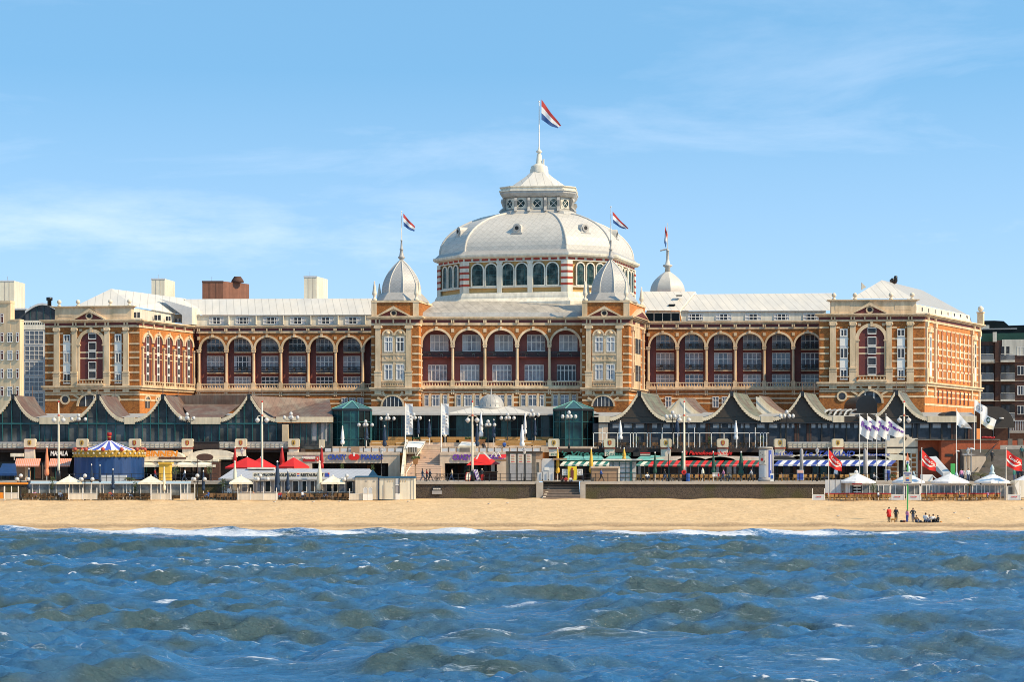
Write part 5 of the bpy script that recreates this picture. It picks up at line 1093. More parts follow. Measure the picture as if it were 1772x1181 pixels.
b = MB(); cx, cy, z0 = X(850, 333), 333, Z(705, 333); rr = 21.5*333/FP
b.lathe((cx, cy, z0-.4), [(rr*1.05, 0), (rr*1.05, .45), (rr, .5)]+[(rr*math.cos(PI/2*k/8)+.05, .5+rr*.98*math.sin(PI/2*k/8)) for k in range(1, 9)], 16, 'zinc'); b.tube((cx, cy, z0+rr), (cx, cy, z0+rr+1), .14, .04, 6, 'zinc')
for k in range(16):
    a = 2*PI*k/16
    for j in range(7):
        q0, q1 = PI/2*j/8, PI/2*(j+1)/8; b.tube((cx+rr*1.01*math.cos(q0)*math.cos(a), cy+rr*1.01*math.cos(q0)*math.sin(a), z0+.1+rr*.98*math.sin(q0)), (cx+rr*1.01*math.cos(q1)*math.cos(a), cy+rr*1.01*math.cos(q1)*math.sin(a), z0+.1+rr*.98*math.sin(q1)), .05, n=4, m='roof_grey')
b.build('small_dome', R)
def kiosk(x0, x1, lab):
    d = 326; r = (x1-x0)/2*d/FP; c = (X((x0+x1)/2, d+2), d+2, ZT-.3); r_ = empty('glass_kiosk', c, lab, 'glass kiosk', 'teal glass kiosks'); a0 = PI/8
    h1 = Z(711, d)-c[2]; h2 = Z(694, d)-c[2]; b = MB(); [b.add([(c[0]+r*.97*math.cos(a0+PI/4*k), c[1]+r*.97*math.sin(a0+PI/4*k), c[2]), (c[0]+r*.97*math.cos(a0+PI/4*(k+1)), c[1]+r*.97*math.sin(a0+PI/4*(k+1)), c[2]), (c[0]+r*.97*math.cos(a0+PI/4*(k+1)), c[1]+r*.97*math.sin(a0+PI/4*(k+1)), c[2]+h1), (c[0]+r*.97*math.cos(a0+PI/4*k), c[1]+r*.97*math.sin(a0+PI/4*k), c[2]+h1)], [(0, 1, 2, 3)], ('dark_glass', 'teal_glass', 'dark_glass', 'teal_dim', 'teal_dim', 'teal_glass', 'dark_glass', 'teal_dim')[k]) for k in range(8)]; b.build('glazing', r_)
    b = MB(); b.lathe(c, [(r*.35, h1-2.2), (r*.35, h1-.2)], 8, 'dark', a0, False) if 0 else None
    for k in range(8):
        a = a0+2*PI*k/8; b.tube((c[0]+r*math.cos(a), c[1]+r*math.sin(a), c[2]), (c[0]+r*math.cos(a), c[1]+r*math.sin(a), c[2]+h1), .12, n=4, m='teal_frame')
        a2 = a0+2*PI*(k+.5)/8; q = r*.93; b.tube((c[0]+q*math.cos(a2), c[1]+q*math.sin(a2), c[2]), (c[0]+q*math.cos(a2), c[1]+q*math.sin(a2), c[2]+h1), .05, n=4, m='teal_frame')
        a3 = a0+2*PI*(k+1)/8; 
        for hh in (h1*.3, h1*.72): b.tube((c[0]+r*math.cos(a), c[1]+r*math.sin(a), c[2]+hh), (c[0]+r*math.cos(a3), c[1]+r*math.sin(a3), c[2]+hh), .06, n=4, m='teal_frame')
    b.lathe(c, [(r*1.04, h1-.05), (r*1.04, h1+.25)], 8, 'black_metal', a0, False); b.build('frame', r_)
    b = MB(); b.lathe(c, [(r*1.02, h1+.26), (.12, h2)], 8, 'teal_roof', a0, False); b.build('roof', r_)
    b = MB()
    for k in range(8):
        a = a0+2*PI*k/8; b.tube((c[0]+r*1.03*math.cos(a), c[1]+r*1.03*math.sin(a), c[2]+h1+.3), (c[0], c[1], c[2]+h2+.05), .07, n=4, m='verdigris')
    b.build('rib', r_)
mat('teal_roof', (.035, .10, .095), .18, .3, .7)
mat('teal_dim', (.006, .042, .045), .12, .6, .5, spec=.25)
kiosk(573, 645, 'teal glass kiosk with a hipped roof, left end of the central terrace'); kiosk(955, 1029, 'teal glass kiosk with a hipped roof beside the right tower')
# ================================================================ TERRACES (structure of the boulevard)
def struct(b, name): o = b.build(name); o['kind'] = 'structure'; return o
def mk(name, label, cat, fn, group=None):
    b = MB(); fn(b); return thing(b, name, label, cat, group)
# deck slabs
b = MB(); b.box(X(-40, 318), X(520, 318), 318.4, 326, ZT-.5, ZT, 'umber_dark'); b.box(X(958, 318), X(1590, 318), 318.4, 326, ZT-.5, ZT, 'umber_dark'); b.box(X(1588, 318), X(1700, 318), 318.4, 330, ZT-.2, ZT+.0, 'concrete_dark'); struct(b, 'terrace_floor')
b = MB(); b.box(X(-40, 324), X(560, 324), 324, 325, G0, ZT-.5, 'umber_dark'); b.box(X(950, 324), X(1600, 324), 324, 325, G0, ZT-.5, 'umber_dark')  # wall coloured near-black to give the shade below the deck
thing(b, 'arcade_back_wall', 'shade-dark wall behind the ground floor shop fronts', 'wall')
ZM = Z(783, 316)
b = MB()       # centre decks
b.box(X(497, 316), X(698, 316), 316.6, 331, ZM-.15, ZM, 'sandstone'); b.box(X(762, 316), X(935, 316), 316.6, 331, ZM-.15, ZM, 'sandstone')
b.box(X(575, 322), X(1036, 322), 322, 333, ZM, Z(773, 322), 'sandstone'); struct(b, 'terrace_paving')
# balustrade strips with ornamental panels
def strip_bal(x0, x1, lab):
    def fn(b):
        d = 318; b.bd(x0, x1, 765.5, 767.0, d, d+.25, 'grey_pale'); b.bd(x0, x1, 776.5, 778.5, d-.1, d+.4, 'brick_brown'); b.bd(x0, x1, 767, 776.5, d+.1, d+.2, 'stucco_pale')
        x = x0+1
        while x < x1-5: b.bd(x, x+.6, 767, 776.5, d+.03, d+.1, 'concrete_dark'); b.bd(x+2, x+7, 770.8, 771.8, d+.05, d+.1, 'concrete_dark'); x += 8.3
        b.bd(x0, x1, 774.6, 775.2, d+.05, d+.1, 'concrete_dark')
    mk('terrace_balustrade', lab, 'balustrade', fn, 'ornamental terrace balustrades')
for xa, xb, lab in ((-30, 42, 'ornamental balustrade strip left of the leftmost crest block'), (60, 132, 'ornamental balustrade strip above the pink awning'), (151, 223, 'ornamental balustrade strip behind the carousel roof'), (242, 315, 'ornamental balustrade strip above the orange lettering'), (379, 407, 'short ornamental balustrade strip above the leftmost red parasol'), (425, 500, 'ornamental balustrade strip above the red parasols and between two crest blocks'), (1363, 1440, 'ornamental balustrade strip above the blue lettering'), (1460, 1536, 'ornamental balustrade strip behind the white lettered flags')): strip_bal(xa, xb, lab)
mk('terrace_balustrade', 'dark planted balustrade stretch between two crest blocks left of the red parasols', 'balustrade', lambda b: (b.bd(334, 379, 766, 778, 318, 318.3, 'umber_dark'), b.bd(334, 379, 764.5, 766.3, 317.9, 318.4, 'black_metal')))
# crest blocks on piers
blocks = [(51, 0), (141.5, 0), (232.5, 1), (324, 1), (416.5, 1), (508, 2), (958.5, 2), (1055, 1), (1152.5, 0), (1251, 1), (1350, 2), (1450, 0)]
bl_lab = ['at the far left above the shops', 'just left of the carousel top', 'just right of the carousel roof', 'right of the orange lettering', 'above the leftmost closed red parasol', 'above the rightmost open red parasol', 'at the centre terrace end, left of the green lettering', 'above the green restaurant lettering', 'left of the red script sign', 'above the right half of the red script sign', 'above the advertising column', 'above the red flag nearest the sea wall ramp']
for (x, kind), lb in zip(blocks, bl_lab):
    r = empty('crest_block', (X(x, 317.5), 317.5, G0), 'cream block with a painted crest '+lb, 'crest block', 'cream crest blocks on the terrace edge')
    b = MB(); d = 317.3; w_ = 9.7; a, c, z0, z1 = X(x-w_, d), X(x+w_, d), Z(775, d), Z(760, d); q = .13
    b.prism([(a+q, z1), (c-q, z1), (c, z1-q), (c, z0+q), (c-q, z0), (a+q, z0), (a, z0+q), (a, z1-q)], d, d+1.2, 'fascia'); b.build('block', r)
    b = MB(); m1 = ('emblem_gold', 'emblem_red', 'emblem_gold')[kind]; zc = (z0+z1)/2; xc = X(x, d)
    b.prism([(xc-.27, zc+.3), (xc+.27, zc+.3), (xc+.25, zc-.15), (xc, zc-.36), (xc-.25, zc-.15)], d-.04, d-.001, m1); b.box(xc-.1, xc+.1, d-.07, d-.04, zc-.15, zc+.2, 'brick_brown' if kind != 1 else 'gold'); b.box(xc-.2, xc+.2, d-.05, d, zc+.32, zc+.42, 'gold'); b.build('crest', r)
    b = MB(); b.bd(x-9.7, x+9.7, 775.2, 777.4, d+.15, d+1.1, 'emblem_red'); b.bd(x-8.5, x+8.5, 777.4, 790 if kind else 800, d+.3, d+1.1, 'stucco_pale'); b.build('pier', r)
# small cream post, spiked fence and light wall near the glass kiosk
mk('railing', 'black spiked railing on the terrace left of the small cream post', 'railing', lambda b: ([b.bd(521+k*1.5, 521.5+k*1.5, 761.5, 773, 318, 318.06, 'black_metal') for k in range(21)], b.bd(520, 552, 763.5, 764.3, 317.98, 318.08, 'black_metal'), b.bd(520, 552, 771.5, 772.3, 317.98, 318.08, 'black_metal')))
mk('gate_post', 'small square cream post at the end of the spiked railing', 'post', lambda b: b.bd(552, 561, 761.5, 776, 317, 317.8, 'fascia'))
# ---------- central ground-floor block (two halves) with lettering
def centre_block(x0, x1, op0, op1, lab):
    r = empty('shop_building', (X((x0+x1)/2, 316), 316, G0), lab, 'shop building')
    F = Fac((x0, 316), (x1, 316)); b = MB(F); b.bp(x0, x1, 783, 802.5, -.5, 0, 'sandstone'); b.bp(x0, x1, 783, 788, 0, .12, 'sandstone')
    for a, c in ((x0, op0), (op1, x1)): b.bp(a, c, 802.5, 832, -.5, -.002, 'sandstone')
    b.build('wall', r)
    b = MB(F); b.bp(op0, op1, 802.5, 832, -7, -6.8, 'dark'); b.bp(op0, op1, 802.5, 832, -6.8, -.5, 'dark') if 0 else None
    b.box(F.u(op0), F.u(op1), -6.8, -.5, G0+.02, G0+.05, 'umber_dark'); b.box(F.u(op0), F.u(op0)+.1, -6.8, -.5, G0, F.z(802.5), 'umber_dark'); b.box(F.u(op1)-.1, F.u(op1), -6.8, -.5, G0, F.z(802.5), 'umber_dark'); b.box(F.u(op0), F.u(op1), -6.8, -.5, F.z(802.5)-.02, F.z(802.5), 'dark')
    x = op0+6
    while x < op1-8: b.bp(x, x+.8, 803, 831, -6.8, -6.7, 'brick_brown'); b.bp(x+2, x+random.choice((5, 8, 11)), 806, 828, -6.8, -6.72, random.choice(('brick_brown', 'pane_blue', 'umber_dark', 'terracotta'))); x += random.choice((11, 15, 19))
    b.build('interior', r)
    return r, F
rA, FA = centre_block(497, 692, 540, 672, 'sandstone club front with blue letters and a red emblem, left of the wide stairs')
b = MB(FA); text_fp(b, 'CRAZY', 567.5, 599.5, 787, 796.5, .12, 'sign_blue', .1, .035); b.build('lettering', rA); b = MB(FA); text_fp(b, 'PIANOS', 625, 662.5, 787, 796.5, .12, 'sign_blue', .1, .035); 
b.build('lettering', rA)
b = MB(FA)     # red emblem with two lobes
for sx in (-1, 1):
    u, z = FA.uz(612.7+sx*4.2, 791.5, .15); b.prism([(u+.42*1.05*math.cos(2*PI*k/12), z+.42*math.sin(2*PI*k/12)) for k in range(12)], .13, .24, 'red')
b.bp(607, 618, 789, 796.5, .13, .25, 'red'); b.bp(611.3, 614, 784, 790, .12, .27, 'white'); b.build('emblem', rA)
b = MB(FA); b.bp(522, 545, 791, 793.2, .12, .16, 'white'); b.bp(524, 545.5, 790, 799.5, .08, .14, 'red_dark'); b.bp(547.5, 551.5, 791, 798.5, .1, .16, 'red'); b.bp(549, 550, 793, 796, .16, .18, 'white'); text_fp(b, 'Heineken', 525.5, 544.5, 791.2, 795.6, .15, 'cream', .03, .02); b.build('side_sign', rA)
b = MB(FA); b.bp(607.5, 622, 773, 784, .02, .15, 'brown_box'); b.build('sign_box', rA)
rB, FB = centre_block(761, 936, 769.5, 860, 'sandstone ground floor club with purple letters behind the red canopy, right of the wide stairs')
b = MB(FB); text_fp(b, 'CRAZY', 783, 815.5, 787, 797, .12, 'purple', .1, .035); b.build('lettering', rB); b = MB(FB); text_fp(b, 'PIANOS', 838, 872, 787, 797, .12, 'purple', .1, .035); b.build('lettering', rB)
# railings with pale glass
def glass_rail(x0, x1, y0, y1, d, lab, n=None, m='black_metal'):
    def fn(b):
        b.bd(x0, x1, y0, y0+.8, d-.04, d+.04, m); k = n or int((x1-x0)/13)
        for i in range(k+1): x = x0+(x1-x0)*i/k; b.bd(x-.6, x+.6, y0, y1, d-.05, d+.05, m)
        for i in range(k): a = x0+(x1-x0)*i/k; b.bd(a+1.4, a+(x1-x0)/k-1.4, y0+2, y1-.5, d-.01, d+.01, 'grey_pale')
    mk('glass_railing', lab, 'railing', fn)
glass_rail(561, 697, 774.5, 783, 316.2, 'panelled railing on the terrace edge above the blue lettering')
glass_rail(763, 935, 774.5, 783, 316.2, 'panelled railing on the terrace edge above the purple lettering')
# wide stairs
def stairs(name, label, x0, x1, ytop, ybot, d0, d1, zt, n, m, slope_m=None):
    r = empty(name, (X((x0+x1)/2, d0), d0, Z(ybot, d0)), label, 'stairs')
    b = MB(); zb = Z(ybot, d0)
    for i in range(n): a = i/n; b.box(X(x0, d0), X(x1, d0), d0+(d1-d0)*a, d1+.2, zb+(zt-zb)*i/n-.001*0, zb+(zt-zb)*(i+1)/n, m)
    b.build('steps', r); return r
rs = stairs('wide_stairs', 'wide pale pink stone stairs rising between the two club fronts', 700, 762, 770, 832, 311, 324, Z(770, 324), 34, 'steps_pink')
b = MB()
zb, zt, zq = G0, Z(783, 316), Z(764, 321)
b.prism([(311.5, G0), (316, zt-.2), (321, zq), (324, zq), (324, G0)], 0, 0, 'cream') if 0 else None
def sidewall(b, xw, y0s, m, th=.35):
    vs = [(xw, y, z) for y, z in y0s]+[(xw+th, y, z) for y, z in y0s]; n = len(y0s); b.add(vs, [(i, (i+1) % n, n+(i+1) % n, n+i) for i in range(n)]+[tuple(range(n)), tuple(range(n, 2*n))], m)
sidewall(b, X(698, 316), [(308.5, G0), (308.5, G0+.9), (316, zt+.3), (322, zq+.2), (323, zq+.2), (323, G0)], 'cream'); b.build('side_wall', rs)
b = MB(); b.poly([P(702, 776, 316.2), P(728, 776, 316.2), P(737, 764, 321), P(707, 764, 321)], 'white'); b.bd(701, 727, 776, 786, 316.2, 321, 'fascia'); b.bd(705, 722, 774.5, 784, 316.1, 316.2, 'concrete_dark')
for k in range(5): b.bd(705+k*4, 705.5+k*4, 774.5, 784, 316.05, 316.1, 'white')
b.build('stair_head', rs)
b = MB(); b.poly([P(793, 772, 316.2), P(823, 772, 316.2), P(823, 766, 321), P(799, 765, 321)], 'white'); b.bd(793, 823, 772, 784, 316.1, 320, 'fascia'); b.bd(796, 813, 775.5, 783.5, 316, 316.1, 'concrete_dark'); thing(b, 'stair_hood', 'white sloping stairwell hood on the terrace right of the wide stairs', 'stair hood')
b = MB(); b.tube((X(703, 309), 309, G0+1.1), (X(734, 316), 318, zt+1.2), .06, n=5, m='cream'); b.tube((X(703, 309), 309, G0), (X(703, 309), 309, G0+1.1), .06, n=5, m='cream'); b.tube((X(719, 312), 313, G0+1), (X(719, 312), 313, G0+4), .05, n=5, m='cream'); b.build('handrail', rs)
# ================================================================ SEA WALL AND STAIRS
r = empty('sea_wall', (X(1060, 298), 298, 2.2), 'long dark basalt sea wall with concrete coping above the sand', 'wall')
b = MB(); 
for xa, xb in ((-400, 933), (1005, 1345), (1345, 2200)): b.box(X(xa, 298), X(xb, 298), 298, 299.2, 1.5, G0-.35, 'basalt')
b.build('wall', r)
b = MB()
for xa, xb in ((-400, 933), (1005, 1430), (1430, 2200)): b.box(X(xa, 298), X(xb, 298), 297.8, 299.6, G0-.35, G0+.02, 'concrete')
b.box(X(928, 298), X(940, 298), 297.6, 299.3, 1.5, G0-.1, 'concrete'); b.box(X(1004, 298), X(1013, 298), 297.6, 299.3, 1.5, G0-.1, 'concrete'); b.build('coping', r)
b = MB(); b.bd(748, 764, 843.5, 852, 297.85, 298, 'black_metal'); b.bd(747.5, 764.5, 850, 856, 297.8, 298, 'grey_wall')
for k in range(4): b.bd(750+k*3.4, 752+k*3.4, 845.5, 848, 297.78, 297.85, 'white')
b.build('notice_board', r)
rs2 = stairs('beach_stairs', 'brown stone stairs cut into the sea wall down to the sand', 940, 1004, 836, 866, 296.5, 302, G0, 7, 'steps_brown')
b = MB(); b.add([(X(937, 298), 296.4, 2.4), (X(953, 302), 302, G0+.05), (X(957, 302), 302, G0+.05), (X(942, 298), 296.4, 2.4), (X(937, 298), 296.4, 1.9), (X(953, 302), 302, G0-.6), (X(957, 302), 302, G0-.6), (X(942, 298), 296.4, 1.9)], [(0, 1, 2, 3), (3, 2, 6, 7), (0, 4, 5, 1), (0, 3, 7, 4)], 'stucco_pale')
b.build('stringer', rs2)
# promenade railing
def rail_run(x0, x1, d, lab, step=22, h=1.05):
    def fn(b):
        for zz in (h, h*.5): b.tube((X(x0, d), d, G0+zz), (X(x1, d), d, G0+zz), .03, n=4, m='black_metal')
        x = x0
        while x <= x1+.1: b.tube((X(x, d), d, G0), (X(x, d), d, G0+h+.05), .055, n=5, m='black_metal'); x += step
    mk('railing', lab, 'railing', fn)
rail_run(720, 930, 299, 'thin black promenade railing above the sea wall, left of the beach stairs', 18.2)
rail_run(1010, 1110, 299, 'thin black promenade railing in front of the brown box', 21); rail_run(1110, 1310, 299, 'thin black promenade railing before the red and green awnings', 21.5)
rail_run(1340, 1440, 299, 'thin black promenade railing right of the advertising column', 22); rail_run(118, 255, 299, 'thin black railing before the blue carousel skirt', 22); rail_run(255, 375, 299, 'thin black railing below the orange lettering', 22)
rail_run(1470, 1590, 299.5, 'thin black promenade railing behind the white beach parasols', 22)
# ================================================================ SHOP FRONTS UNDER THE TERRACE
def awning(x0, x1, y0, y1, d0, d1, cols, lab, sw=7, slant=0, val=2.2, name='awning', skew=6):
    b = MB(); n = max(1, int((x1-x0)/sw)); za, zb = Z(y0, d1), Z(y1, d0)
    for i in range(n):
        a, c = x0+(x1-x0)*i/n, x0+(x1-x0)*(i+1)/n; m_ = cols[i % len(cols)]
        b.add([(X(a, d0), d0, zb), (X(c, d0), d0, zb), (X(c+skew, d1), d1, za), (X(a+skew, d1), d1, za), (X(a, d0), d0, zb-.05), (X(c, d0), d0, zb-.05), (X(c+skew, d1), d1, za-.05), (X(a+skew, d1), d1, za-.05)], [(0, 1, 2, 3), (4, 5, 6, 7), (0, 3, 7, 4), (1, 2, 6, 5)], m_)
        b.bd(a, c, y1, y1+val, d0-.02, d0, m_)
    b.tube((X(x0, d0), d0+.03, zb), (X(x1, d0), d0+.03, zb), .05, n=5, m='grey_pale')
    return thing(b, name, lab, 'awning')
random.seed(11)
def front(x0, x1, d, y0, lab, cols, floor_m='umber_dark'):       # flat near-black wall painting in the shaded recess, with frames and clutter
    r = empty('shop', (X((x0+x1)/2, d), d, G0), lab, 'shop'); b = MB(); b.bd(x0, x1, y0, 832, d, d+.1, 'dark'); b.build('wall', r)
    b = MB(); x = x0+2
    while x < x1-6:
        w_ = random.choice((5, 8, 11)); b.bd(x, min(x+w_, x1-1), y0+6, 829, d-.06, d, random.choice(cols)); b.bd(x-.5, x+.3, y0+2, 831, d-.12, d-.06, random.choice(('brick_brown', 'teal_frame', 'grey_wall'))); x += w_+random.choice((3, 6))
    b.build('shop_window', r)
front(0, 117, 319, 800, 'dark shop front under the pink awning', ('umber_dark', 'pane', 'terracotta', 'brick_brown', 'dark_glass'))
front(240, 400, 319, 800, 'dark shop front under the white canopy with orange letters', ('umber_dark', 'pane', 'dark_glass', 'brick_brown', 'grey_wall'))
front(960, 1100, 320, 800, 'dark restaurant front under the green and white awning', ('umber_dark', 'dark_glass', 'teal_glass', 'brick_brown'))
front(1102, 1316, 320, 800, 'dark restaurant front under the red and green awnings', ('pane_blue', 'dark_glass', 'grey_wall', 'umber_dark'))
front(1318, 1545, 320, 800, 'dark cafe front under the blue and white awning', ('teal_glass', 'pane_blue', 'dark_glass', 'brick_brown', 'umber_dark'))
awning(25, 68, 794, 806, 311, 317, ('pink', 'salmon'), 'pale pink striped awning left of the orange closed parasol', 1.6, skew=3)
awning(84, 121, 794, 806, 311, 317, ('pink', 'salmon'), 'pale pink striped awning between the orange parasol and the carousel', 1.6, skew=3)
mk('awning', 'small blue tarpaulin canopy at the far left of the promenade', 'awning', lambda b: (b.add([P(-4, 820, 306), P(29, 820, 306), P(27, 803, 311), P(4, 803, 311), P(-4, 824, 306), P(29, 824, 306)], [(0, 1, 2, 3), (0, 4, 5, 1)], 'tarp_blue'), b.tube(P(27, 824, 306), (X(27, 306), 306, G0), .04, n=4, m='black_metal'), b.tube(P(2, 824, 306), (X(2, 306), 306, G0), .04, n=4, m='black_metal')))
mk('market_stall', 'light box sign on a small stall at the far left shops', 'stall', lambda b: (b.bd(18, 40, 785, 791, 313, 313.4, 'cream'), b.bd(24, 25, 791, 797, 313, 313.1, 'cream'), b.bd(25, 48, 806, 832, 314, 316, 'brown_box'), b.bd(43, 48, 806, 832, 313.9, 314, 'stucco')))
def sign_fp(x0, x1, y0, y1, d, s, m, name, lab, shear=0, bold=.03, posts=(), th=.08):
    F = Fac((x0-2, d), (x1+2, d)); b = MB(F); text_fp(b, s, x0, x1, y0, y1, 0, m, th, bold, shear)
    for p in posts: b.bp(p-.3, p+.3, y1-1, y1+6, -.05, -.01, 'black_metal')
    b.bp(x0, x1, y1-.4, y1+.1, -.06, -.02, 'black_metal')
    return thing(b, name, lab, 'sign')
sign_fp(87.5, 117.5, 781, 789.5, 314, 'MASALA', 'white', 'shop_sign', 'white letters standing above the pink awning', .1, .035, (98, 112))
mk('awning', 'long white flat canopy under the orange letters', 'awning', lambda b: ([b.add([P(x, 807, 311), P(x+33, 807, 311), P(x+33, 802, 312), P(x+17, 798, 316), P(x, 802, 312)], [(0, 1, 2, 3, 4)], 'cream_canvas') for x in (240, 273, 307, 340)], b.bd(240, 373, 805, 809, 310.9, 311, 'cream_canvas'), b.bd(240, 378, 796, 799.5, 314, 317, 'cream')))
mk('shop_canopy', 'pale curved shop canopies behind the orange letters', 'canopy', lambda b: [b.prism([(X(xc, 315)+w_*math.cos(PI*k/10), Z(792, 315)+h_*math.sin(PI*k/10)) for k in range(11)], 315, 317.5, 'stucco_pale') for xc, w_, h_ in ((278, 3.2, 1.0), (366, 3.4, 1.1))]+[b.bd(240, 400, 791.5, 796, 314.8, 317.5, 'cream'), b.bd(275, 322, 791.5, 795, 314.7, 314.8, 'brick_brown')])
sign_fp(252, 308, 780.5, 791, 314, 'BINNEN', 'orange', 'shop_sign', 'orange letters standing on the pale canopy right of the carousel', .12, .045, (258, 275, 295, 304), .12)
mk('oval_sign', 'dark brown oval sign on two posts right of the orange letters', 'sign', lambda b: (b.prism([(X(354.5, 303)+1.16*math.cos(2*PI*k/20), Z(792, 303)+.5*math.sin(2*PI*k/20)) for k in range(20)], 302.9, 303.1, 'brick_brown'), b.tube(P(342, 795, 303), (X(342, 303), 303, G0), .05, n=5, m='brick_brown'), b.tube(P(367, 795, 303), (X(367, 303), 303, G0), .05, n=5, m='brick_brown')))
mk('pillar', 'wide yellow pillar under the white canopy', 'pillar', lambda b: (b.bd(275, 294, 803, 832, 309, 311, 'yellow'), b.bd(273.5, 296, 800.5, 803.5, 308.8, 311.2, 'yellow')))
mk('pillar', 'reddish wooden post block left of the red umbrellas', 'pillar', lambda b: b.bd(366, 380, 801, 832, 311, 312, 'brick_brown'))
# green roofs and awnings, centre right
mk('shop_canopy', 'translucent green roof above the green and white awning', 'canopy', lambda b: [b.add([P(x, 797, 313), P(x+w_, 797, 313), P(x+w_-8, 789, 317), P(x+14, 788, 317)], [(0, 1, 2, 3)], 'verdigris') for x, w_ in ((969, 45), (1000, 48), (1043, 52), (1098, 52))]+[b.bd(969, 1150, 797, 798, 312.9, 313.1, 'green_dark')])
awning(969, 1056, 798, 805, 310.5, 313.5, ('cream_canvas', 'green_stripe'), 'green and white striped awning left of the teal glass booth', 6.5, skew=7)
awning(1100, 1122, 798, 805, 310.5, 313.5, ('green_stripe', 'cream_canvas'), 'short green and white awning right of the teal glass booth', 6.5, skew=8)
awning(1122, 1185, 797.5, 806, 309.5, 313.5, ('red', 'green_dark'), 'red and green striped awning nearest the teal booth', 6.6, skew=7)
awning(1186, 1246, 797.5, 806, 309.5, 313.5, ('red', 'green_dark'), 'red and green striped awning under the red script sign', 6.6, skew=7)
awning(1248, 1314, 797.5, 806, 309.5, 313.5, ('green_dark', 'red'), 'red and green striped awning beside the advertising column', 6.6, skew=7)
mk('shop_canopy', 'pale green wavy fascia under the red script sign', 'canopy', lambda b: [b.prism([(X(xc, 314)+4.*math.cos(PI*k/10), Z(797.5, 314)+.62*math.sin(PI*k/10)) for k in range(11)], 314, 315, 'verdigris' if xc != 1295 else 'grey_pale') for xc in (1150, 1200, 1245, 1295)]+[b.prism([(X(xc, 313.9)+4.1*math.cos(PI*k/10)*j, Z(797.5, 314)+(.62+.12*(j > 1))*math.sin(PI*k/10)) for k in range(11) for j in (1,)], 313.9, 313.95, 'stucco_pale') for xc in (1172, 1222, 1270)])
awning(1339, 1436, 797.5, 805, 309.5, 313.5, ('navy_stripe' if 0 else 'sign_blue', 'white_canvas'), 'blue and white striped awning left of the red flag', 7.5, skew=8)
awning(1440, 1543, 797.5, 805, 309.5, 313.5, ('sign_blue', 'white_canvas'), 'blue and white striped awning behind the white lettered flags', 7.5, skew=8)
mk('shop_canopy', 'white arched canopies with black lunettes above the blue and white awning', 'canopy', lambda b: [b.prism([(X(xc, 314)+2.0*math.cos(PI*k/10), Z(797, 314)+.58*math.sin(PI*k/10)) for k in range(11)], 313.8, 314.2, 'dark') for xc in (1354, 1404, 1454, 1502)]+[b.prism([(X(xc, 314.4)+3.0*math.cos(PI*k/10), Z(797, 314)+.88*math.sin(PI*k/10)) for k in range(11)], 314.3, 317, 'cream_canvas') for xc in (1354, 1404, 1454, 1502, 1540)]+[b.bd(1339, 1545, 796.4, 797.6, 313.7, 314.5, 'grey_pale')])
sign_fp(953, 968, 783, 789, 314, 'and café', 'green_stripe', 'shop_sign', 'small green lettering left of the yellow closed parasol')
sign_fp(972, 1045, 781, 789.5, 314, "'t Vitesse", 'green_stripe', 'shop_sign', 'large green lettering above the green and white awning', .2, .02, (985, 1010, 1035))
sign_fp(1049, 1092, 782.5, 789.5, 314, 'Restaurant', 'green_stripe', 'shop_sign', 'green lettering right of the crest block, above the teal booth', .1, .02)
sign_fp(1186, 1267, 780.5, 790, 314, "'t Pannekoekenhuisje", 'red', 'shop_sign', 'red script lettering above the red and green awnings', .35, .025, (1195, 1215, 1235, 1255))
sign_fp(1338, 1372, 782, 789.5, 314, 'and Café', 'sign_blue', 'shop_sign', 'blue lettering right of the advertising column', .2, .02)
sign_fp(1391, 1479, 781, 790, 314, 'Le ITALIAND', 'sign_blue', 'shop_sign', 'large blue lettering behind the left red flag', .35, .02)
sign_fp(1500, 1540, 784.5, 789.5, 314, 'Restaurant', 'sign_blue', 'shop_sign', 'blue lettering behind the white lettered flags', .2, .02)
mk('light_box_sign', 'small dark sign with red writing above the teal booth', 'sign', lambda b: (b.bd(1096, 1126, 783, 790, 314, 314.2, 'dark'), b.bd(1108, 1125, 784, 785.5, 313.95, 314, 'red'), b.bd(1108, 1125, 786.5, 788, 313.95, 314, 'cream')))
# ---------- carousel
r = empty('carousel', (X(178, 306), 306, G0), 'closed carousel with blue tarpaulin skirt, gold crown and blue and white striped tent roof', 'carousel')
c = r.location; R_ = 61.5*306/FP; zt = Z(789.5, 306)-R_*0; cc = (c.x, c.y+R_, G0)
ztc, zr0, zr1 = Z(790, 306)-G0, Z(780, 306)-G0, Z(763, 311)-G0
b = MB(); n = 72; prof = []
vs = []; fs = []
for j, (rr, z) in enumerate(((R_*.985, .25), (R_*.975, 1.6), (R_*.965, ztc))):
    for i in range(n): a = 2*PI*i/n; q = rr*(1+.022*math.sin(i*2.1)+.016*math.sin(i*5.3+j)); vs.append((cc[0]+q*math.cos(a), cc[1]+q*math.sin(a), G0+z))
for j in range(2):
    for i in range(n): fs.append((j*n+i, j*n+(i+1) % n, (j+1)*n+(i+1) % n, (j+1)*n+i))
b.add(vs, fs, 'tarp_blue', True); b.build('skirt', r)
b = MB(); b.lathe(cc, [(R_*.9, .0), (R_*.9, .2)], 24, 'brown_box'); b.build('platform', r)
b = MB(); b.lathe(cc, [(R_*.98, ztc-.15), (R_*1.01, ztc), (R_*1.0, zr0-.2), (R_*1.02, zr0)], 32, 'gold')
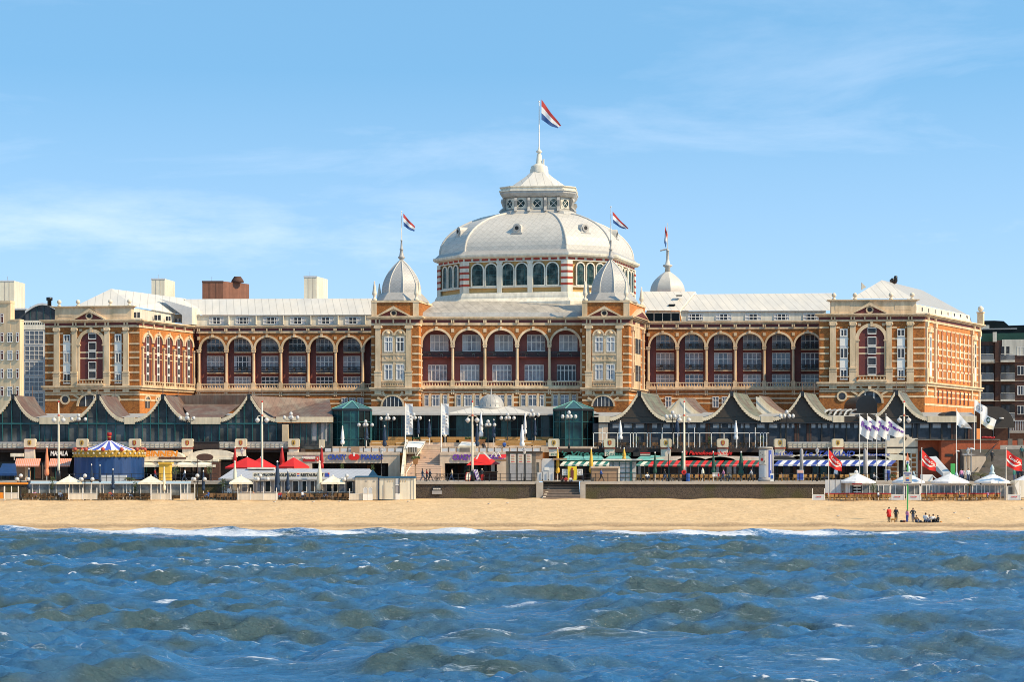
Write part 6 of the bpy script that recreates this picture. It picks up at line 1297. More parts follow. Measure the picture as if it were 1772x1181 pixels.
for i in range(36):
    a = 2*PI*i/36; x_, y_ = cc[0]+R_*1.01*math.cos(a), cc[1]+R_*1.01*math.sin(a); b.ball((x_, y_, G0+zr0+(.12 if i % 3 == 0 else -.05)), .3 if i % 3 == 0 else .16, 'gold' if i % 3 else 'emblem_red', 6); b.ball((x_, y_, G0+ztc-.05), .14, 'gold', 5)
    b.ball((cc[0]+R_*1.02*math.cos(a+.09), cc[1]+R_*1.02*math.sin(a+.09), G0+(ztc+zr0)/2), .15, 'stucco_pale', 5)
b.build('crown', r)
b = MB(); n = 24
for i in range(n):
    a0, a1 = 2*PI*i/n, 2*PI*(i+1)/n; m_ = 'white_canvas' if i % 2 else 'purple_blue'
    lev = ((R_*.82, zr0-.05), (R_*.45, zr0+(zr1-zr0)*.40), (.35, zr1))
    for (r0, h0), (r1, h1) in zip(lev, lev[1:]):
        b.add([(cc[0]+r0*math.cos(a0), cc[1]+r0*math.sin(a0), G0+h0), (cc[0]+r0*math.cos(a1), cc[1]+r0*math.sin(a1), G0+h0), (cc[0]+r1*math.cos(a1), cc[1]+r1*math.sin(a1), G0+h1), (cc[0]+r1*math.cos(a0), cc[1]+r1*math.sin(a0), G0+h1)], [(0, 1, 2, 3)], m_)
mat('purple_blue', (.07, .10, .42), .7, .08)
b.build('tent_roof', r)
b = MB(); b.lathe((cc[0], cc[1], G0+zr1), [(.22, -.1), (.2, .3), (.28, .35), (.26, .7), (.34, .75), (.34, 1.05), (.3, 1.1)], 10, 'red_dark'); b.lathe((cc[0], cc[1], G0+zr1+.45), [(.30, 0), (.30, .08)], 10, 'gold'); b.build('finial', r)
mk('planter_box', 'white double planter box in front of the blue carousel skirt', 'planter', lambda b: (b.bd(174, 196, 823, 834, 299.8, 300.6, 'grey_pale'), b.bd(197, 218, 823, 834, 299.8, 300.6, 'grey_pale')))
# ---------- lamps
def globe_lamp(n, h, r=.30):
    L_ = empty('globe_street_lamp', (0, 0, 0), 'x', 'street lamp')
    b = MB(); b.lathe((0, 0, 0), [(.16, 0), (.14, .5), (.07, .6), (.06, h-.3), (.09, h-.25), (.05, h)], 8, 'black_metal'); b.build('post', L_)
    b = MB(); pts = []
    for k in range(n):
        if k == 0: pts.append((0, 0, h+.55)); continue
        a = 2*PI*(k-1)/(n-1)+.25; q = (.95*math.cos(a), .95*math.sin(a), h+.1)
        pts.append(q); b.tube((0, 0, h-.25), (q[0]*.8, q[1]*.8, q[2]-.35), .04, n=5, m='black_metal'); b.tube((q[0]*.8, q[1]*.8, q[2]-.35), (q[0], q[1], q[2]-.2), .04, n=5, m='black_metal')
    b.tube((0, 0, h), (0, 0, h+.3), .04, n=5, m='black_metal'); b.build('arm', L_)
    for q in pts: b = MB(); b.ball((0, 0, 0), r, 'globe', 10); o = b.build('globe', L_); o.location = q
    kids(L_); return L_
lampA = globe_lamp(5, 3.6, .25); 
spots = [(136, 722, 319, 'left of the first flag mast, before the brown roof edge'), (323.7, 720, 319, 'before the dip between the third and fourth left gables'), (503.6, 719, 319, 'below the broad brown roof left of the teal kiosk'), (632.5, 732, 317, 'before the right edge of the left teal kiosk'), (670.5, 721, 324, 'left of the tall white banner'), (716, 720, 327, 'half hidden behind the left tall white banner'), (844.5, 732, 317, 'below the small lead dome'), (878.5, 720, 324, 'right of the small lead dome'), (920.5, 714, 326, 'against the dark glass left of the right teal kiosk'), (984.7, 717, 317, 'in front of the right teal kiosk'), (1164, 717, 317, 'between the first two right gables, behind the flag mast'), (1361.5, 716, 317, 'in the dip between the second and third right gables')]
for i, (px, py, d, s) in enumerate(spots):
    zg = Z(py, d); base = ZT if (px < 560 or px > 940) else (ZM if d < 320 else Z(773, 322)); sc = (zg-base)/4.0
    loc = (X(px, d), d, base); lab = 'five-globe black street lamp '+s
    if i == 0: lampA.location = loc; lampA.scale = (1, 1, sc); lampA['label'] = lab; lampA['group'] = 'globe lamps on the terrace'
    else: copy_tree(lampA, loc, None, scale=(1, 1, sc), label=lab, group='globe lamps on the terrace')
lampB = globe_lamp(4, 2.6, .27)
for i, (px, s) in enumerate(((36, 'at the far left end'), (147, 'beside the white parasol below the carousel'), (341.5, 'right of the glazed white screen pair'), (450.5, 'in front of the lettered pavilion board'), (600, 'left of the white huts'))):
    loc = (X(px, 289.5), 289.5, 2.45); lab = 'low beach terrace lamp with four white globes '+s
    if i == 0: lampB.location = loc; lampB['label'] = lab; lampB['group'] = 'globe lamps on the beach terrace'
    else: copy_tree(lampB, loc, label=lab, group='globe lamps on the beach terrace')
LN = empty('lantern_post', (0, 0, 0), 'x', 'street lamp'); b = MB(); b.lathe((0, 0, 0), [(.14, 0), (.12, .7), (.06, .8), (.05, 3.6), (.1, 3.7)], 8, 'black_metal'); b.build('post', LN)
b = MB(); b.lathe((0, 0, 3.7), [(.12, 0), (.24, .5), (.06, .5)], 6, 'globe', 0, False); b.build('lantern', LN); b = MB(); b.lathe((0, 0, 4.2), [(.32, 0), (.12, .25), (.03, .4)], 6, 'grey_wall', 0, False); b.build('cap', LN); kids(LN)
for i, (px, d, s) in enumerate(((660, 309, 'in front of the sandstone club front left of the stairs'), (907.5, 300, 'before the three white posters of the grey kiosk'), (1157, 302, 'before the red and green awnings'), (1414, 303, 'before the blue and white awning'), (1675, 306, 'before the long steps at the right'), (419, 306, 'between the closed red parasol and the open one'))):
    loc = (X(px, d), d, G0); lab = 'slim black lantern post '+s
    if i == 0: LN.location = loc; LN['label'] = lab; LN['group'] = 'lantern posts on the promenade'
    else: copy_tree(LN, loc, label=lab, group='lantern posts on the promenade')
# flag masts with paired cup lamps
mat('mast_red', (.62, .16, .10), .6, .3, 3)
MT = empty('lamp_mast', (0, 0, 0), 'x', 'mast'); hm = Z(697, 301)-G0
b = MB(); b.lathe((0, 0, 0), [(.18, 1.2), (.15, 2.2), (.12, hm-1.5), (.07, hm)], 8, 'cream'); b.build('pole', MT); b = MB(); b.lathe((0, 0, 0), [(.30, 0), (.28, 1.35), (.16, 1.45)], 8, 'black_metal'); b.build('base', MT)
b = MB(); b.lathe((0, 0, hm-2.0), [(.10, 0), (.15, .3), (.075, .6), (.05, 2.0)], 8, 'mast_red'); b.ball((0, 0, hm+.1), .12, 'red', 6); b.build('top', MT)
for s in (-1, 1):
    b = MB(); b.tube((0, 0, hm-1.7), (s*.6, 0, hm-1.9), .05, n=5, m='cream'); b.tube((s*.6, 0, hm-1.9), (s*.62, 0, hm-2.1), .04, n=5, m='cream'); b.build('arm', MT)
    b = MB(); b.lathe((s*.62, 0, hm-2.75), [(.10, 0), (.30, .25), (.34, .42), (.22, .58), (.08, .68)], 10, 'globe'); b.build('lamp_cup', MT)
kids(MT)
for i, (px, s) in enumerate(((101.5, 'leftmost, left of the carousel'), (453.5, 'behind the open red parasols'), (817.5, 'left of the red canopy'), (1184, 'with a red lifebuoy, before the red script sign'), (1564.5, 'before the stone portal'))):
    loc = (X(px, 301), 301, G0); lab = 'tall cream mast with two lamp cups, '+s
    if i == 0: MT.location = loc; MT['label'] = lab; MT['group'] = 'lamp masts along the promenade'
    else: copy_tree(MT, loc, label=lab, group='lamp masts along the promenade')
mk('lifebuoy', 'red lifebuoy hanging on the mast before the red script sign', 'lifebuoy', lambda b: b.ring(X(1183.5, 300.6), Z(818, 300.6), .12, .33, 300.5, 300.65, 'red', 12, 0, 2*PI))
# ---------- flags
def flag(px, ptop, pbot, d, base_z, corners, bands, name, lab, cat='flag', txt=None, tm='white', pole=True, gm='white', ripple=.10, tb=(.15, .85, .35, .65), r=.06, grp=None, swoosh=None, vert=True):
    b = MB(); TL, TR, BR, BL = [(X(x, d), Z(y, d)) for x, y in corners]; w_ = abs(TR[0]-TL[0])+.01
    def S(s, t, off=0):
        x = (TL[0]*(1-s)+TR[0]*s)*(1-t)+(BL[0]*(1-s)+BR[0]*s)*t; z = (TL[1]*(1-s)+TR[1]*s)*(1-t)+(BL[1]*(1-s)+BR[1]*s)*t
        z += -.06*w_*math.sin(PI*s)*(1 if t > .5 else .5)
        return (x, d+ripple*w_*math.sin(s*7.5+t*1.5)*min(1, s*3)-off, z+.02*w_*math.sin(s*9))
    n, k = 14, 9
    for j in range(k):
        m_ = bands[int(j*len(bands)/k)]
        b.strip([S(i/n, j/k) for i in range(n+1)], [S(i/n, (j+1)/k) for i in range(n+1)], m_, True)
    if txt:
        vs, fs = textdata(txt, .03, .2); b.add([S(tb[0]+(tb[1]-tb[0])*a, tb[3]+(tb[2]-tb[3])*c_, .05+.01*e) for a, c_, e in vs], fs, tm)
    if swoosh:
        top = [S(i/12, .52+.12*math.sin(i/12*4), .04) for i in range(13)]; bot = [S(i/12, .60+.14*math.sin(i/12*4+.3)+.05*math.sin(PI*i/12), .04) for i in range(13)]; b.strip(top, bot, 'white')
    o = thing(b, name, lab, cat, grp, base=(X(px, d), d, min(p[2] for p in b.v)))
    if pole:
        b = MB(); b.tube((X(px, d), d, base_z), (X(px, d), d, Z(ptop, d)), r, r*.6, 6, gm); b.ball((X(px, d), d, Z(ptop, d)), r*1.2, gm, 6); thing(b, 'flagpole', 'pole of the '+lab.replace('counted from the left', 'from the left').replace(', highest of the tall flags by the steps', ''), 'flagpole')
    return o
dutch = ('flag_red', 'white_canvas', 'flag_navy')
flag(934, 0, 0, 391.6, 0, [(937, 172), (971, 217), (965, 222), (937, 207)], dutch, 'flag', 'largest red white and blue flag, on the great dome', pole=False, ripple=.08)
flag(695, 0, 0, 368.3, 0, [(697.8, 369.5), (718, 392), (717, 401), (698.5, 391)], dutch, 'flag', 'red white and blue flag on the left tower cupola', pole=False)
flag(1057, 0, 0, 367.8, 0, [(1060, 366), (1088, 396), (1083, 397), (1061, 386)], dutch, 'flag', 'red white and blue flag on the right tower cupola', pole=False)
flag(1155, 0, 0, 424.8, 0, [(1151, 391), (1155.5, 407), (1152, 429), (1149.5, 420)], dutch, 'flag', 'hanging red white and blue flag on the far cupola behind the right wing', pole=False, ripple=.3)
for px, x1, s in ((1434, 1457, 'left'), (1595, 1620, 'middle'), (1741, 1769, 'right')):
    yt = 777; flag(px, yt-1, 0, 288.5, 2.4, [(px+.8, 779), (x1, 802 if s != 'right' else 797), (x1+ (0 if s != 'left' else 0), 817), (px+.8, 807)], ('red',), 'flag', {'left': 'red waving flag with white script, left one, above the ramp', 'middle': 'red waving flag with white script, before the white slide', 'right': 'red waving flag with white script, rightmost'}[s], txt='Coca-Cola', tb=(.18, .92, .18, .46), swoosh=1)
for px, s in ((1487.5, 'first'), (1500.8, 'second'), (1517, 'third'), (1533, 'fourth')):
    last = s == 'fourth'; w_ = 34 if last else 25
    flag(px, 717, 0, 300.5, G0, [(px+.8, 720), (px+w_, 746 if last else 736), (px+w_-2, 757 if last else 764), (px+.8, 752)], ('white_canvas',), 'flag', s+' of the four white flags with purple lettering, counted from the left', txt='Bene', tm='purple', tb=(.08, .95, .2, .5), ripple=.12)
flag(1655, 708, 0, 304, G0, [(1656, 711), (1683, 743), (1668, 741), (1656, 736)], ('white_canvas',), 'flag', 'plain white flag, left of the three tall poles by the steps', txt='CITY', tm='grey_wall', tb=(.4, .8, .55, .8))
flag(1686, 690, 0, 312, Z(780, 312), [(1687, 692), (1709, 706), (1709, 722), (1687, 711)], ('white_canvas',), 'flag', 'white flag with interlocking rings, highest of the tall flags by the steps', txt='CO', tm='grey_wall', tb=(.15, .6, .3, .7))
flag(1696.5, 690, 0, 310, Z(784, 310), [(1698, 712), (1725, 728), (1719, 745), (1698, 734)], ('white_canvas', 'white_canvas', 'cream_canvas'), 'flag', 'white flag with a green emblem near the dark canopy', txt='O', tm='green_dark', tb=(.35, .6, .1, .6))
for px, s, lb in ((701.5, 14, 'left tall white vertical banner above the stairs'), (763.5, 14, 'right tall white vertical banner above the stairs')):
    b = MB(); d = 318; n = 10
    for i in range(n):
        y0, y1 = 700+53*i/n, 700+53*(i+1)/n; o0, o1 = .12*math.sin(i*.9), .12*math.sin((i+1)*.9)
        b.strip([P(px+.8, y0, d), P(px+7, y0, d+o0), P(px+13-abs(o0)*4, y0, d-o0)], [P(px+.8, y1, d), P(px+7, y1, d+o1), P(px+13-abs(o1)*4, y1, d-o1)], 'white_canvas')
    for k in range(6): b.bd(px+7.5, px+10.5, 716+k*5.5, 719+k*5.5, d-.2, d-.18, 'grey_wall')
    thing(b, 'banner', lb, 'banner'); b = MB(); b.tube((X(px, d), d, ZM), P(px, 698, d), .09, .07, 6, 'white'); b.tube(P(px, 699.5, d), P(px+13, 699.5, d), .03, n=4, m='white'); thing(b, 'flagpole', 'white pole of the '+lb, 'flagpole')
# ---------- parasols
def closed_parasol(px, yt, yb, d, m_, lab, w_=4.5, base=None, grp='closed parasols'):
    z0 = base if base is not None else G0; za, zb = Z(yt, d), Z(yb, d); r = empty('closed_parasol', (X(px, d), d, z0), lab, 'parasol', grp); R_ = w_*d/FP; h = za-zb
    b = MB(); b.tube((X(px, d), d, z0), (X(px, d), d, za+.1), .045, n=6, m='white'); b.build('pole', r)
    b = MB(); b.lathe((X(px, d), d, zb), [(R_*.55, 0), (R_*1.0, h*.06), (R_*.95, h*.2), (R_*.6, h*.26), (R_*.92, h*.34), (R_*.72, h*.6), (R_*.35, h*.9), (R_*.22, h)], 16, m_, 0, True, .16); b.build('canopy', r)
    b = MB(); b.lathe((X(px, d), d, za), [(R_*.3, -.02), (R_*.35, .1), (.02, .22)], 8, 'white'); b.build('cap', r)
CP = [(81, 775, 824, 306, 'salmon', 'orange closed parasol left of the carousel', 4.2), (406.5, 776, 812, 306, 'red_dark', 'red closed parasol left of the open red ones', 4), (488, 775, 812, 306, 'red_dark', 'red closed parasol between the open red parasols', 5), (556.5, 775, 812, 306, 'red_dark', 'red closed parasol before the blue letters', 4),
 (965, 778, 820, 304, 'yellow', 'yellow closed parasol beside the grey kiosk', 3.5), (1023, 778, 819, 304, 'yellow', 'yellow closed parasol left of the brown box', 4), (1080, 777.5, 796, 313, 'yellow', 'yellow closed parasol behind the teal booth roof', 3.5),
 (1133.5, 785, 820, 304, 'green_dark', 'dark green closed parasol right of the teal booth', 3.4), (1180.5, 784, 815, 308, 'green_dark', 'dark green closed parasol behind the mast with the lifebuoy', 3), (1234.5, 784, 820, 304, 'green_dark', 'dark green closed parasol below the middle of the red script', 3.6), (1282.5, 784, 824, 304, 'green_dark', 'wide dark green closed parasol left of the advertising column', 5),
 (592.7, 740, 770, 321, 'white_canvas', 'white closed parasol left end of the central terrace', 3.6), (903.5, 738, 774, 318, 'white_canvas', 'white closed parasol above the grey kiosk', 4.5), (832.5, 716, 757, 325, 'white_canvas', 'white closed parasol under the small lead dome', 4), (908.5, 717, 752, 325, 'white_canvas', 'white closed parasol behind the lamp right of the dome', 3.2),
 (1073.5, 731, 762, 321, 'white_canvas', 'white closed parasol on the right terrace below the first gable', 4), (1273.5, 731, 762, 321, 'white_canvas', 'white closed parasol on the right terrace below the second gable', 4), (1172, 724, 757, 321, 'navy', 'navy closed parasol on the right terrace', 4.4), (770, 718, 757, 326, 'cream_canvas', 'pale closed parasol behind the right tall banner', 3),
 (634, 737, 762, 321, 'navy', 'navy closed parasol beside the left terrace lamp', 4), (665.5, 739, 773, 319, 'navy', 'navy closed parasol left of the lamp by the banner', 3.8), (724, 724, 752, 326, 'navy', 'navy closed parasol right of the left banner', 3), (743, 729, 758, 324, 'navy', 'navy closed parasol between the two banners', 3.6), (825.5, 737, 773, 319, 'navy', 'navy closed parasol right of the middle mast', 3.6), (854.5, 728, 758, 324, 'navy', 'navy closed parasol below the lead dome edge', 3.6), (926, 727, 755, 326, 'navy', 'navy closed parasol left of the right teal kiosk', 3)]
for px, yt, yb, d, m_, lab, w_ in CP:
    base = G0 if d < 314 else (ZT if px > 1040 else (ZM if d < 320 else Z(773, 322)))
    closed_parasol(px, yt, yb, d, m_, lab, w_, base)
for px, yt, yb, m_, lab, w_ in ((50, 813, 847, 'navy', 'navy closed parasol at the left beach lamp', 3.4), (158.5, 806, 835, 'navy', 'left navy closed parasol before the carousel skirt', 2.6), (173, 807, 835, 'navy', 'middle navy closed parasol before the carousel skirt', 2.6), (195.5, 814, 848, 'navy', 'right navy closed parasol before the carousel skirt', 3.2), (352, 817, 850, 'navy', 'navy closed parasol below the oval sign', 3.2), (480, 800.5, 852, 'navy', 'tall navy closed parasol before the pavilion lettering', 5), (498, 816.5, 850, 'navy', 'short navy closed parasol before the pavilion door', 3.4), (406.5, 800.5, 850, 'cream_canvas', 'cream closed parasol at the left end of the lettered pavilion', 4.2), (553, 800.5, 850, 'cream_canvas', 'cream closed parasol covering the pavilion lettering', 5.4), (284, 811, 850, 'cream_canvas', 'thin cream closed parasol before the yellow pillar', 3)):
    closed_parasol(px, yt, yb, 290.5, m_, lab, w_, 2.45)
mk('closed_parasol', 'small beige closed parasol on the promenade behind the railing', 'parasol', lambda b: (b.tube((X(1216, 303), 303, G0), (X(1216, 303), 303, G0+1.6), .05, n=5, m='white'), b.lathe((X(1216, 303), 303, G0+.7), [(.12, 0), (.22, .15), (.2, .7), (.04, 1.1)], 8, 'cream_canvas', 0, True, .15)))
def open_parasol(px, yt, ye, yb, wpx, d, base, m_, lab, n=8, fin=None, grp='open parasols', arch=False, txt=None):
    r = empty('open_parasol', (X(px, d), d, base), lab, 'parasol', grp); za, ze = Z(yt, d), Z(ye, d); R_ = wpx/2*d/FP; c = (X(px, d), d)
    b = MB(); b.tube((c[0], c[1], base), (c[0], c[1], za), .05, n=6, m='white'); b.build('pole', r)
    b = MB(); a0 = PI/n+.12; lev = [(R_, ze), (R_*.62, ze+(za-ze)*.40), (R_*.3, ze+(za-ze)*.72), (.08, za)]
    for i in range(n):
        p = [(a0+2*PI*i/n), (a0+2*PI*(i+1)/n)]
        for (r0, h0), (r1, h1) in zip(lev, lev[1:]):
            b.add([(c[0]+r0*math.cos(p[0]), c[1]+r0*math.sin(p[0]), h0), (c[0]+r0*math.cos(p[1]), c[1]+r0*math.sin(p[1]), h0), (c[0]+r1*math.cos(p[1]), c[1]+r1*math.sin(p[1]), h1), (c[0]+r1*math.cos(p[0]), c[1]+r1*math.sin(p[0]), h1)], [(0, 1, 2, 3)], m_)
        v_ = .22 if not arch else .05
        b.add([(c[0]+R_*math.cos(p[0]), c[1]+R_*math.sin(p[0]), ze), (c[0]+R_*math.cos(p[1]), c[1]+R_*math.sin(p[1]), ze), (c[0]+R_*math.cos(p[1]), c[1]+R_*math.sin(p[1]), ze-v_), (c[0]+R_*math.cos(p[0]), c[1]+R_*math.sin(p[0]), ze-v_)], [(0, 1, 2, 3)], m_)
    b.build('canopy', r)
    b = MB()
    for i in range(n): a = a0+2*PI*i/n; b.tube((c[0], c[1], ze-.25), (c[0]+R_*.95*math.cos(a), c[1]+R_*.95*math.sin(a), ze-.06), .02, n=4, m='grey_wall')
    b.build('ribs', r)
    if fin: b = MB(); b.lathe((c[0], c[1], za-.1), [(.4, 0), (.36, .2), (.2, .35), (.24, .55), (.28, .75), (.18, 1.0), (.03, 1.25)], 10, 'verdigris_pale'); b.build('vent_cap', r)
    else: b = MB(); b.lathe((c[0], c[1], za-.02), [(.1, 0), (.08, .12), (.02, .18)], 8, 'white'); b.build('finial', r)
mat('verdigris_pale', (.42, .55, .58), .5, .1)
for px, lab in ((120, 'white open parasol in front of the carousel'), (261, 'white open parasol before the yellow pillar'), (417, 'white open parasol before the left end of the lettered pavilion'), (576, 'white open parasol left of the beach huts')):
    open_parasol(px, 824, 835.5, 0, 58, 289.8, 2.45, 'cream_canvas', lab, 4)
for px, wd, lab, fin in ((1484, 62, 'white open parasol nearest the ramp', 0), (1572, 56, 'white open parasol behind the green signpost', 1), (1644, 66, 'white open parasol below the green panel', 0), (1717, 62, 'white open parasol with a grey green knob, before the long steps', 1), (1779, 56, 'white open parasol cut by the right edge', 0)):
    open_parasol(px, 820, 834, 0, wd, 291, 2.45, 'white_canvas', lab, 8, fin)
for px, wd, yt, ye, d, lab in ((428, 88, 792, 809, 306, 'left of the three open red parasols'), (451, 62, 793, 808, 309, 'middle open red parasol, behind the tall mast'), (508, 62, 792.5, 808, 306, 'right of the three open red parasols')):
    open_parasol(px, yt, ye, 0, wd, d, G0, 'red', lab, 6)
r = empty('red_canopy', (X(833, 305), 305, G0), 'red pyramid canopy with white stripes over the kiosk bar behind the middle mast', 'canopy'); b = MB(); d = 305
b.add([P(807, 806, d-2), P(852, 805, d-2), P(866, 804, d+2), P(820, 804, d+2), P(828, 787, d-.5), P(838, 787, d-.5)], [(0, 1, 5, 4), (1, 2, 5), (0, 4, 3), (3, 4, 5, 2)], 'red'); b.build('cover', r)
b = MB(); b.add([P(836, 784, d-2.1), P(839, 783, d-2.1), P(850, 795, d-2.1), P(847, 795, d-2.1)], [(0, 1, 2, 3)], 'white'); b.add([P(823, 795, d-2.1), P(826, 795, d-2.1), P(831, 784, d-2.1), P(829, 784, d-2.1)], [(0, 1, 2, 3)], 'white')
for x, k in ((855, 0), (862, 1)): b.tube(P(x, 783, 309), P(x-6, 792, 309), .08, n=4, m='white'); b.tube(P(x, 783, 309), P(x+5, 792, 309), .08, n=4, m='white')
b.add([P(862, 793, 309), P(880, 793, 309), P(880, 786, 311), P(868, 787, 311)], [(0, 1, 2, 3)], 'red'); b.build('trim', r)
b = MB(); [b.tube(P(x, 806, d-1.9), (X(x, d), d-1.9, G0), .05, n=4, m='brick_brown') for x in (812, 848)]; b.bd(842, 876, 795, 799, 308, 310, 'brown_box'); b.build('frame', r)
mk('bar_counter', 'dark red bar with stools below the red canopy', 'bar', lambda b: (b.bd(828, 860, 818, 832, 307, 308, 'brick_brown'), b.bd(826, 862, 816.5, 818, 306.8, 308.2, 'brown_box'), [b.tube(P(x, 824, 305.5), (X(x, 305.5), 305.5, G0), .04, n=4, m='brown_box') for x in (838, 846, 853)], b.bd(850, 856, 803, 830, 309, 309.1, 'cream')))
mk('palm_plant', 'green leafy potted plant left of the red canopy', 'plant', lambda b: ([b.add([P(809, 821, 304), P(809+8*math.cos(a)*q, 821-9*abs(math.sin(a))*q, 304+.5*math.cos(a*3)), P(810+7*math.cos(a+.3)*q, 820-8*abs(math.sin(a+.3))*q, 304)], [(0, 1, 2)], 'leaf') for a in [k*.21 for k in range(15)] for q in (1, .7)], b.lathe((X(809, 304), 304, G0), [(.3, 0), (.4, .6)], 8, 'terracotta')))
mk('deck_chair', 'striped deck chair folded against the base of the middle mast', 'deck chair', lambda b: [b.add([P(819+i*1.2, 813, 300.6), P(820+i*1.2, 813, 300.6), P(825.5+i*1.2, 831, 300.2), P(824.5+i*1.2, 831, 300.2)], [(0, 1, 2, 3)], 'white' if i % 2 else 'purple') for i in range(6)])
mk('menu_board', 'leaning red and cream menu board left of the middle mast', 'board', lambda b: (b.add([P(806, 831, 300.4), P(813, 831, 300.4), P(815, 819, 300.9), P(808, 819, 300.9)], [(0, 1, 2, 3)], 'cream'), b.add([P(804.5, 832, 300.45), P(814, 832, 300.45), P(817, 818, 300.95), P(806.5, 818, 300.95)], [(0, 1, 2, 3)], 'red_dark')))
# ---------- kiosks on the promenade
r = empty('kiosk', (X(904, 302), 302, G0), 'dark grey flat roofed kiosk with three white posters', 'kiosk'); b = MB(); b.bd(876, 927, 783, 833, 302, 306, 'concrete_dark'); b.bd(875, 939, 781.8, 784.5, 301.8, 307, 'gable_brown'); b.bd(927, 939, 784, 796, 302, 306, 'brown_box'); b.build('body', r)
for x in (882.5, 896, 910):
    b = MB(); b.bd(x, x+10, 786, 802, 301.9, 302, 'drum_white')
    for k in range(5): b.bd(x+2, x+8, 788.2+k*2.8, 788.9+k*2.8, 301.86, 301.9, 'red' if k in (0, 4) else 'terracotta')
    b.build('poster', r); b = MB(); b.bd(x, x+10, 803, 832, 301.92, 302, 'grey_wall'); b.build('shutter', r)
mk('freezer_chest', 'row of grey metal bins and railings between the grey kiosk and the beach stairs', 'bin', lambda b: ([b.bd(x, x+8, 818, 832, 300.5, 301.2, 'grey_pale') for x in (930, 940, 950)], [b.bd(x-.4, x+.4, 817, 833, 300.3, 300.4, 'black_metal') for x in (929, 938.5, 948.5, 959)]))
mk('kiosk', 'small pale grey utility cabin right of the grey kiosk', 'cabin', lambda b: (b.bd(937, 959, 794, 830, 303, 305, 'grey_pale'), b.bd(942, 950, 809, 815, 302.95, 303, 'white'), b.bd(928, 933, 801, 826, 304, 304.1, 'drum_white'), b.bd(957, 981, 793.5, 796.5, 302.5, 304, 'brown_box')))
r = empty('photo_board', (X(990.5, 301), 301, G0), 'yellow photo board with a dark painted figure at the top of the beach stairs', 'board'); b = MB(); b.bd(982.5, 998, 808, 831.5, 301, 301.15, 'lemon'); b.build('panel', r)
b = MB(); x = X(990, 301); b.prism([(x-.2, Z(830, 301)), (x+.2, Z(830, 301)), (x+.22, Z(815, 301)), (x+.05, Z(813.5, 301)), (x-.05, Z(813.5, 301)), (x-.22, Z(815, 301))], 300.93, 300.99, 'plum'); b.prism([(x+.13*math.cos(2*PI*k/10), Z(811.8, 301)+.14*math.sin(2*PI*k/10)) for k in range(10)], 300.93, 300.99, 'red_dark'); b.build('painted_figure', r)
for x, s in ((972.5, 'left'), (998.5, 'right')):
    mk('spot_board', 'white board with six black spots, '+s+' of the yellow photo board', 'board', lambda b: (b.bd(x, x+10, 812.5, 823.5, 301.2, 301.3, 'white'), [b.bd(x+1.6+2.8*i, x+3+2.8*i, 814+3.3*j, 815.3+3.3*j, 301.15, 301.2, 'dark') for i in range(3) for j in range(3) if i != 1 or j != 1], b.bd(x+1, x+1.4, 823, 832, 301.2, 301.25, 'grey_wall'), b.bd(x+8.6, x+9, 823, 832, 301.2, 301.25, 'grey_wall')))
mk('storage_box', 'brown flat roofed box behind the railing right of the beach stairs', 'box', lambda b: (b.bd(1024, 1070, 810, 834, 300.2, 303, 'brown_box'), b.bd(1022.5, 1073, 808, 810.5, 300, 303.2, 'sandstone'), b.bd(1070, 1073, 810, 834, 300.1, 303.1, 'stucco_pale')))
r = empty('glass_booth', (X(1078, 305), 305, G0), 'teal framed glass booth with a wide flat white roof', 'booth'); b = MB(); b.bd(1055, 1092, 799, 833, 305, 305.1, 'grey_pale'); b.bd(1094, 1101, 799, 832, 306, 306.1, 'grey_pale'); b.build('glazing', r)
b = MB()
for x in (1055, 1061, 1072, 1083, 1091): b.bd(x-.6, x+.6, 799, 833, 304.9, 305, 'teal_frame')
for y in (800, 804, 811, 819, 827): b.bd(1055, 1100, y-.5, y+.5, 304.88, 304.98, 'teal_frame')
b.bd(1090, 1094, 798, 833, 304.8, 305.1, 'teal_frame'); b.build('frame', r); b = MB(); b.bd(1043, 1113, 795, 797.7, 303.8, 307, 'drum_white'); b.build('roof', r)
# advertising column
r = empty('advertising_column', (X(1324.5, 302), 302, G0), 'round dark advertising column with posters beside the blue and white awning', 'advertising column'); R_ = 11.5*302/FP; c = (X(1324.5, 302), 302, G0); hh = Z(774, 302)-G0
b = MB(); b.lathe(c, [(R_*1.1, 0), (R_*1.1, .35), (R_, .4), (R_, hh-.25)], 24, 'grey_wall'); b.build('drum', r); b = MB(); b.lathe(c, [(R_*1.15, hh-.25), (R_*1.15, hh-.05), (R_*.9, hh)], 24, 'concrete'); b.build('cap', r)
def curved(m_, a0, a1, z0, z1, q=1.02):
    top = [(c[0]+R_*q*math.cos(a0+(a1-a0)*k/8), c[1]+R_*q*math.sin(a0+(a1-a0)*k/8), G0+z1) for k in range(9)]; bot = [(x, y, G0+z0) for x, y, z in top]; return top, bot
b = MB(); b.strip(*curved('white', PI*1.08, PI*1.50, hh-2.4, hh-.45), 'drum_white'); b.strip(*curved('red', PI*1.22, PI*1.36, hh-1.9, hh-1.5, 1.03), 'red')
for k in range(9): a = PI*(1.1+.38*random.random()); z_ = hh-.6-1.6*random.random(); b.strip(*curved('x', a, a+.08, z_, z_+.1, 1.03), 'dark')
b.build('poster', r)
b = MB(); b.strip(*curved('x', PI*1.08, PI*1.50, .55, hh-2.5), 'lilac') if 0 else b.strip(*curved('x', PI*1.08, PI*1.50, .55, hh-2.5), 'grey_pale'); b.build('poster', r); b = MB(); b.strip(*curved('x', PI*1.62, PI*1.82, .55, hh-.45), 'sign_blue'); b.strip(*curved('x', PI*1.70, PI*1.73, 1.5, hh-1.0, 1.03), 'white'); b.build('poster', r)
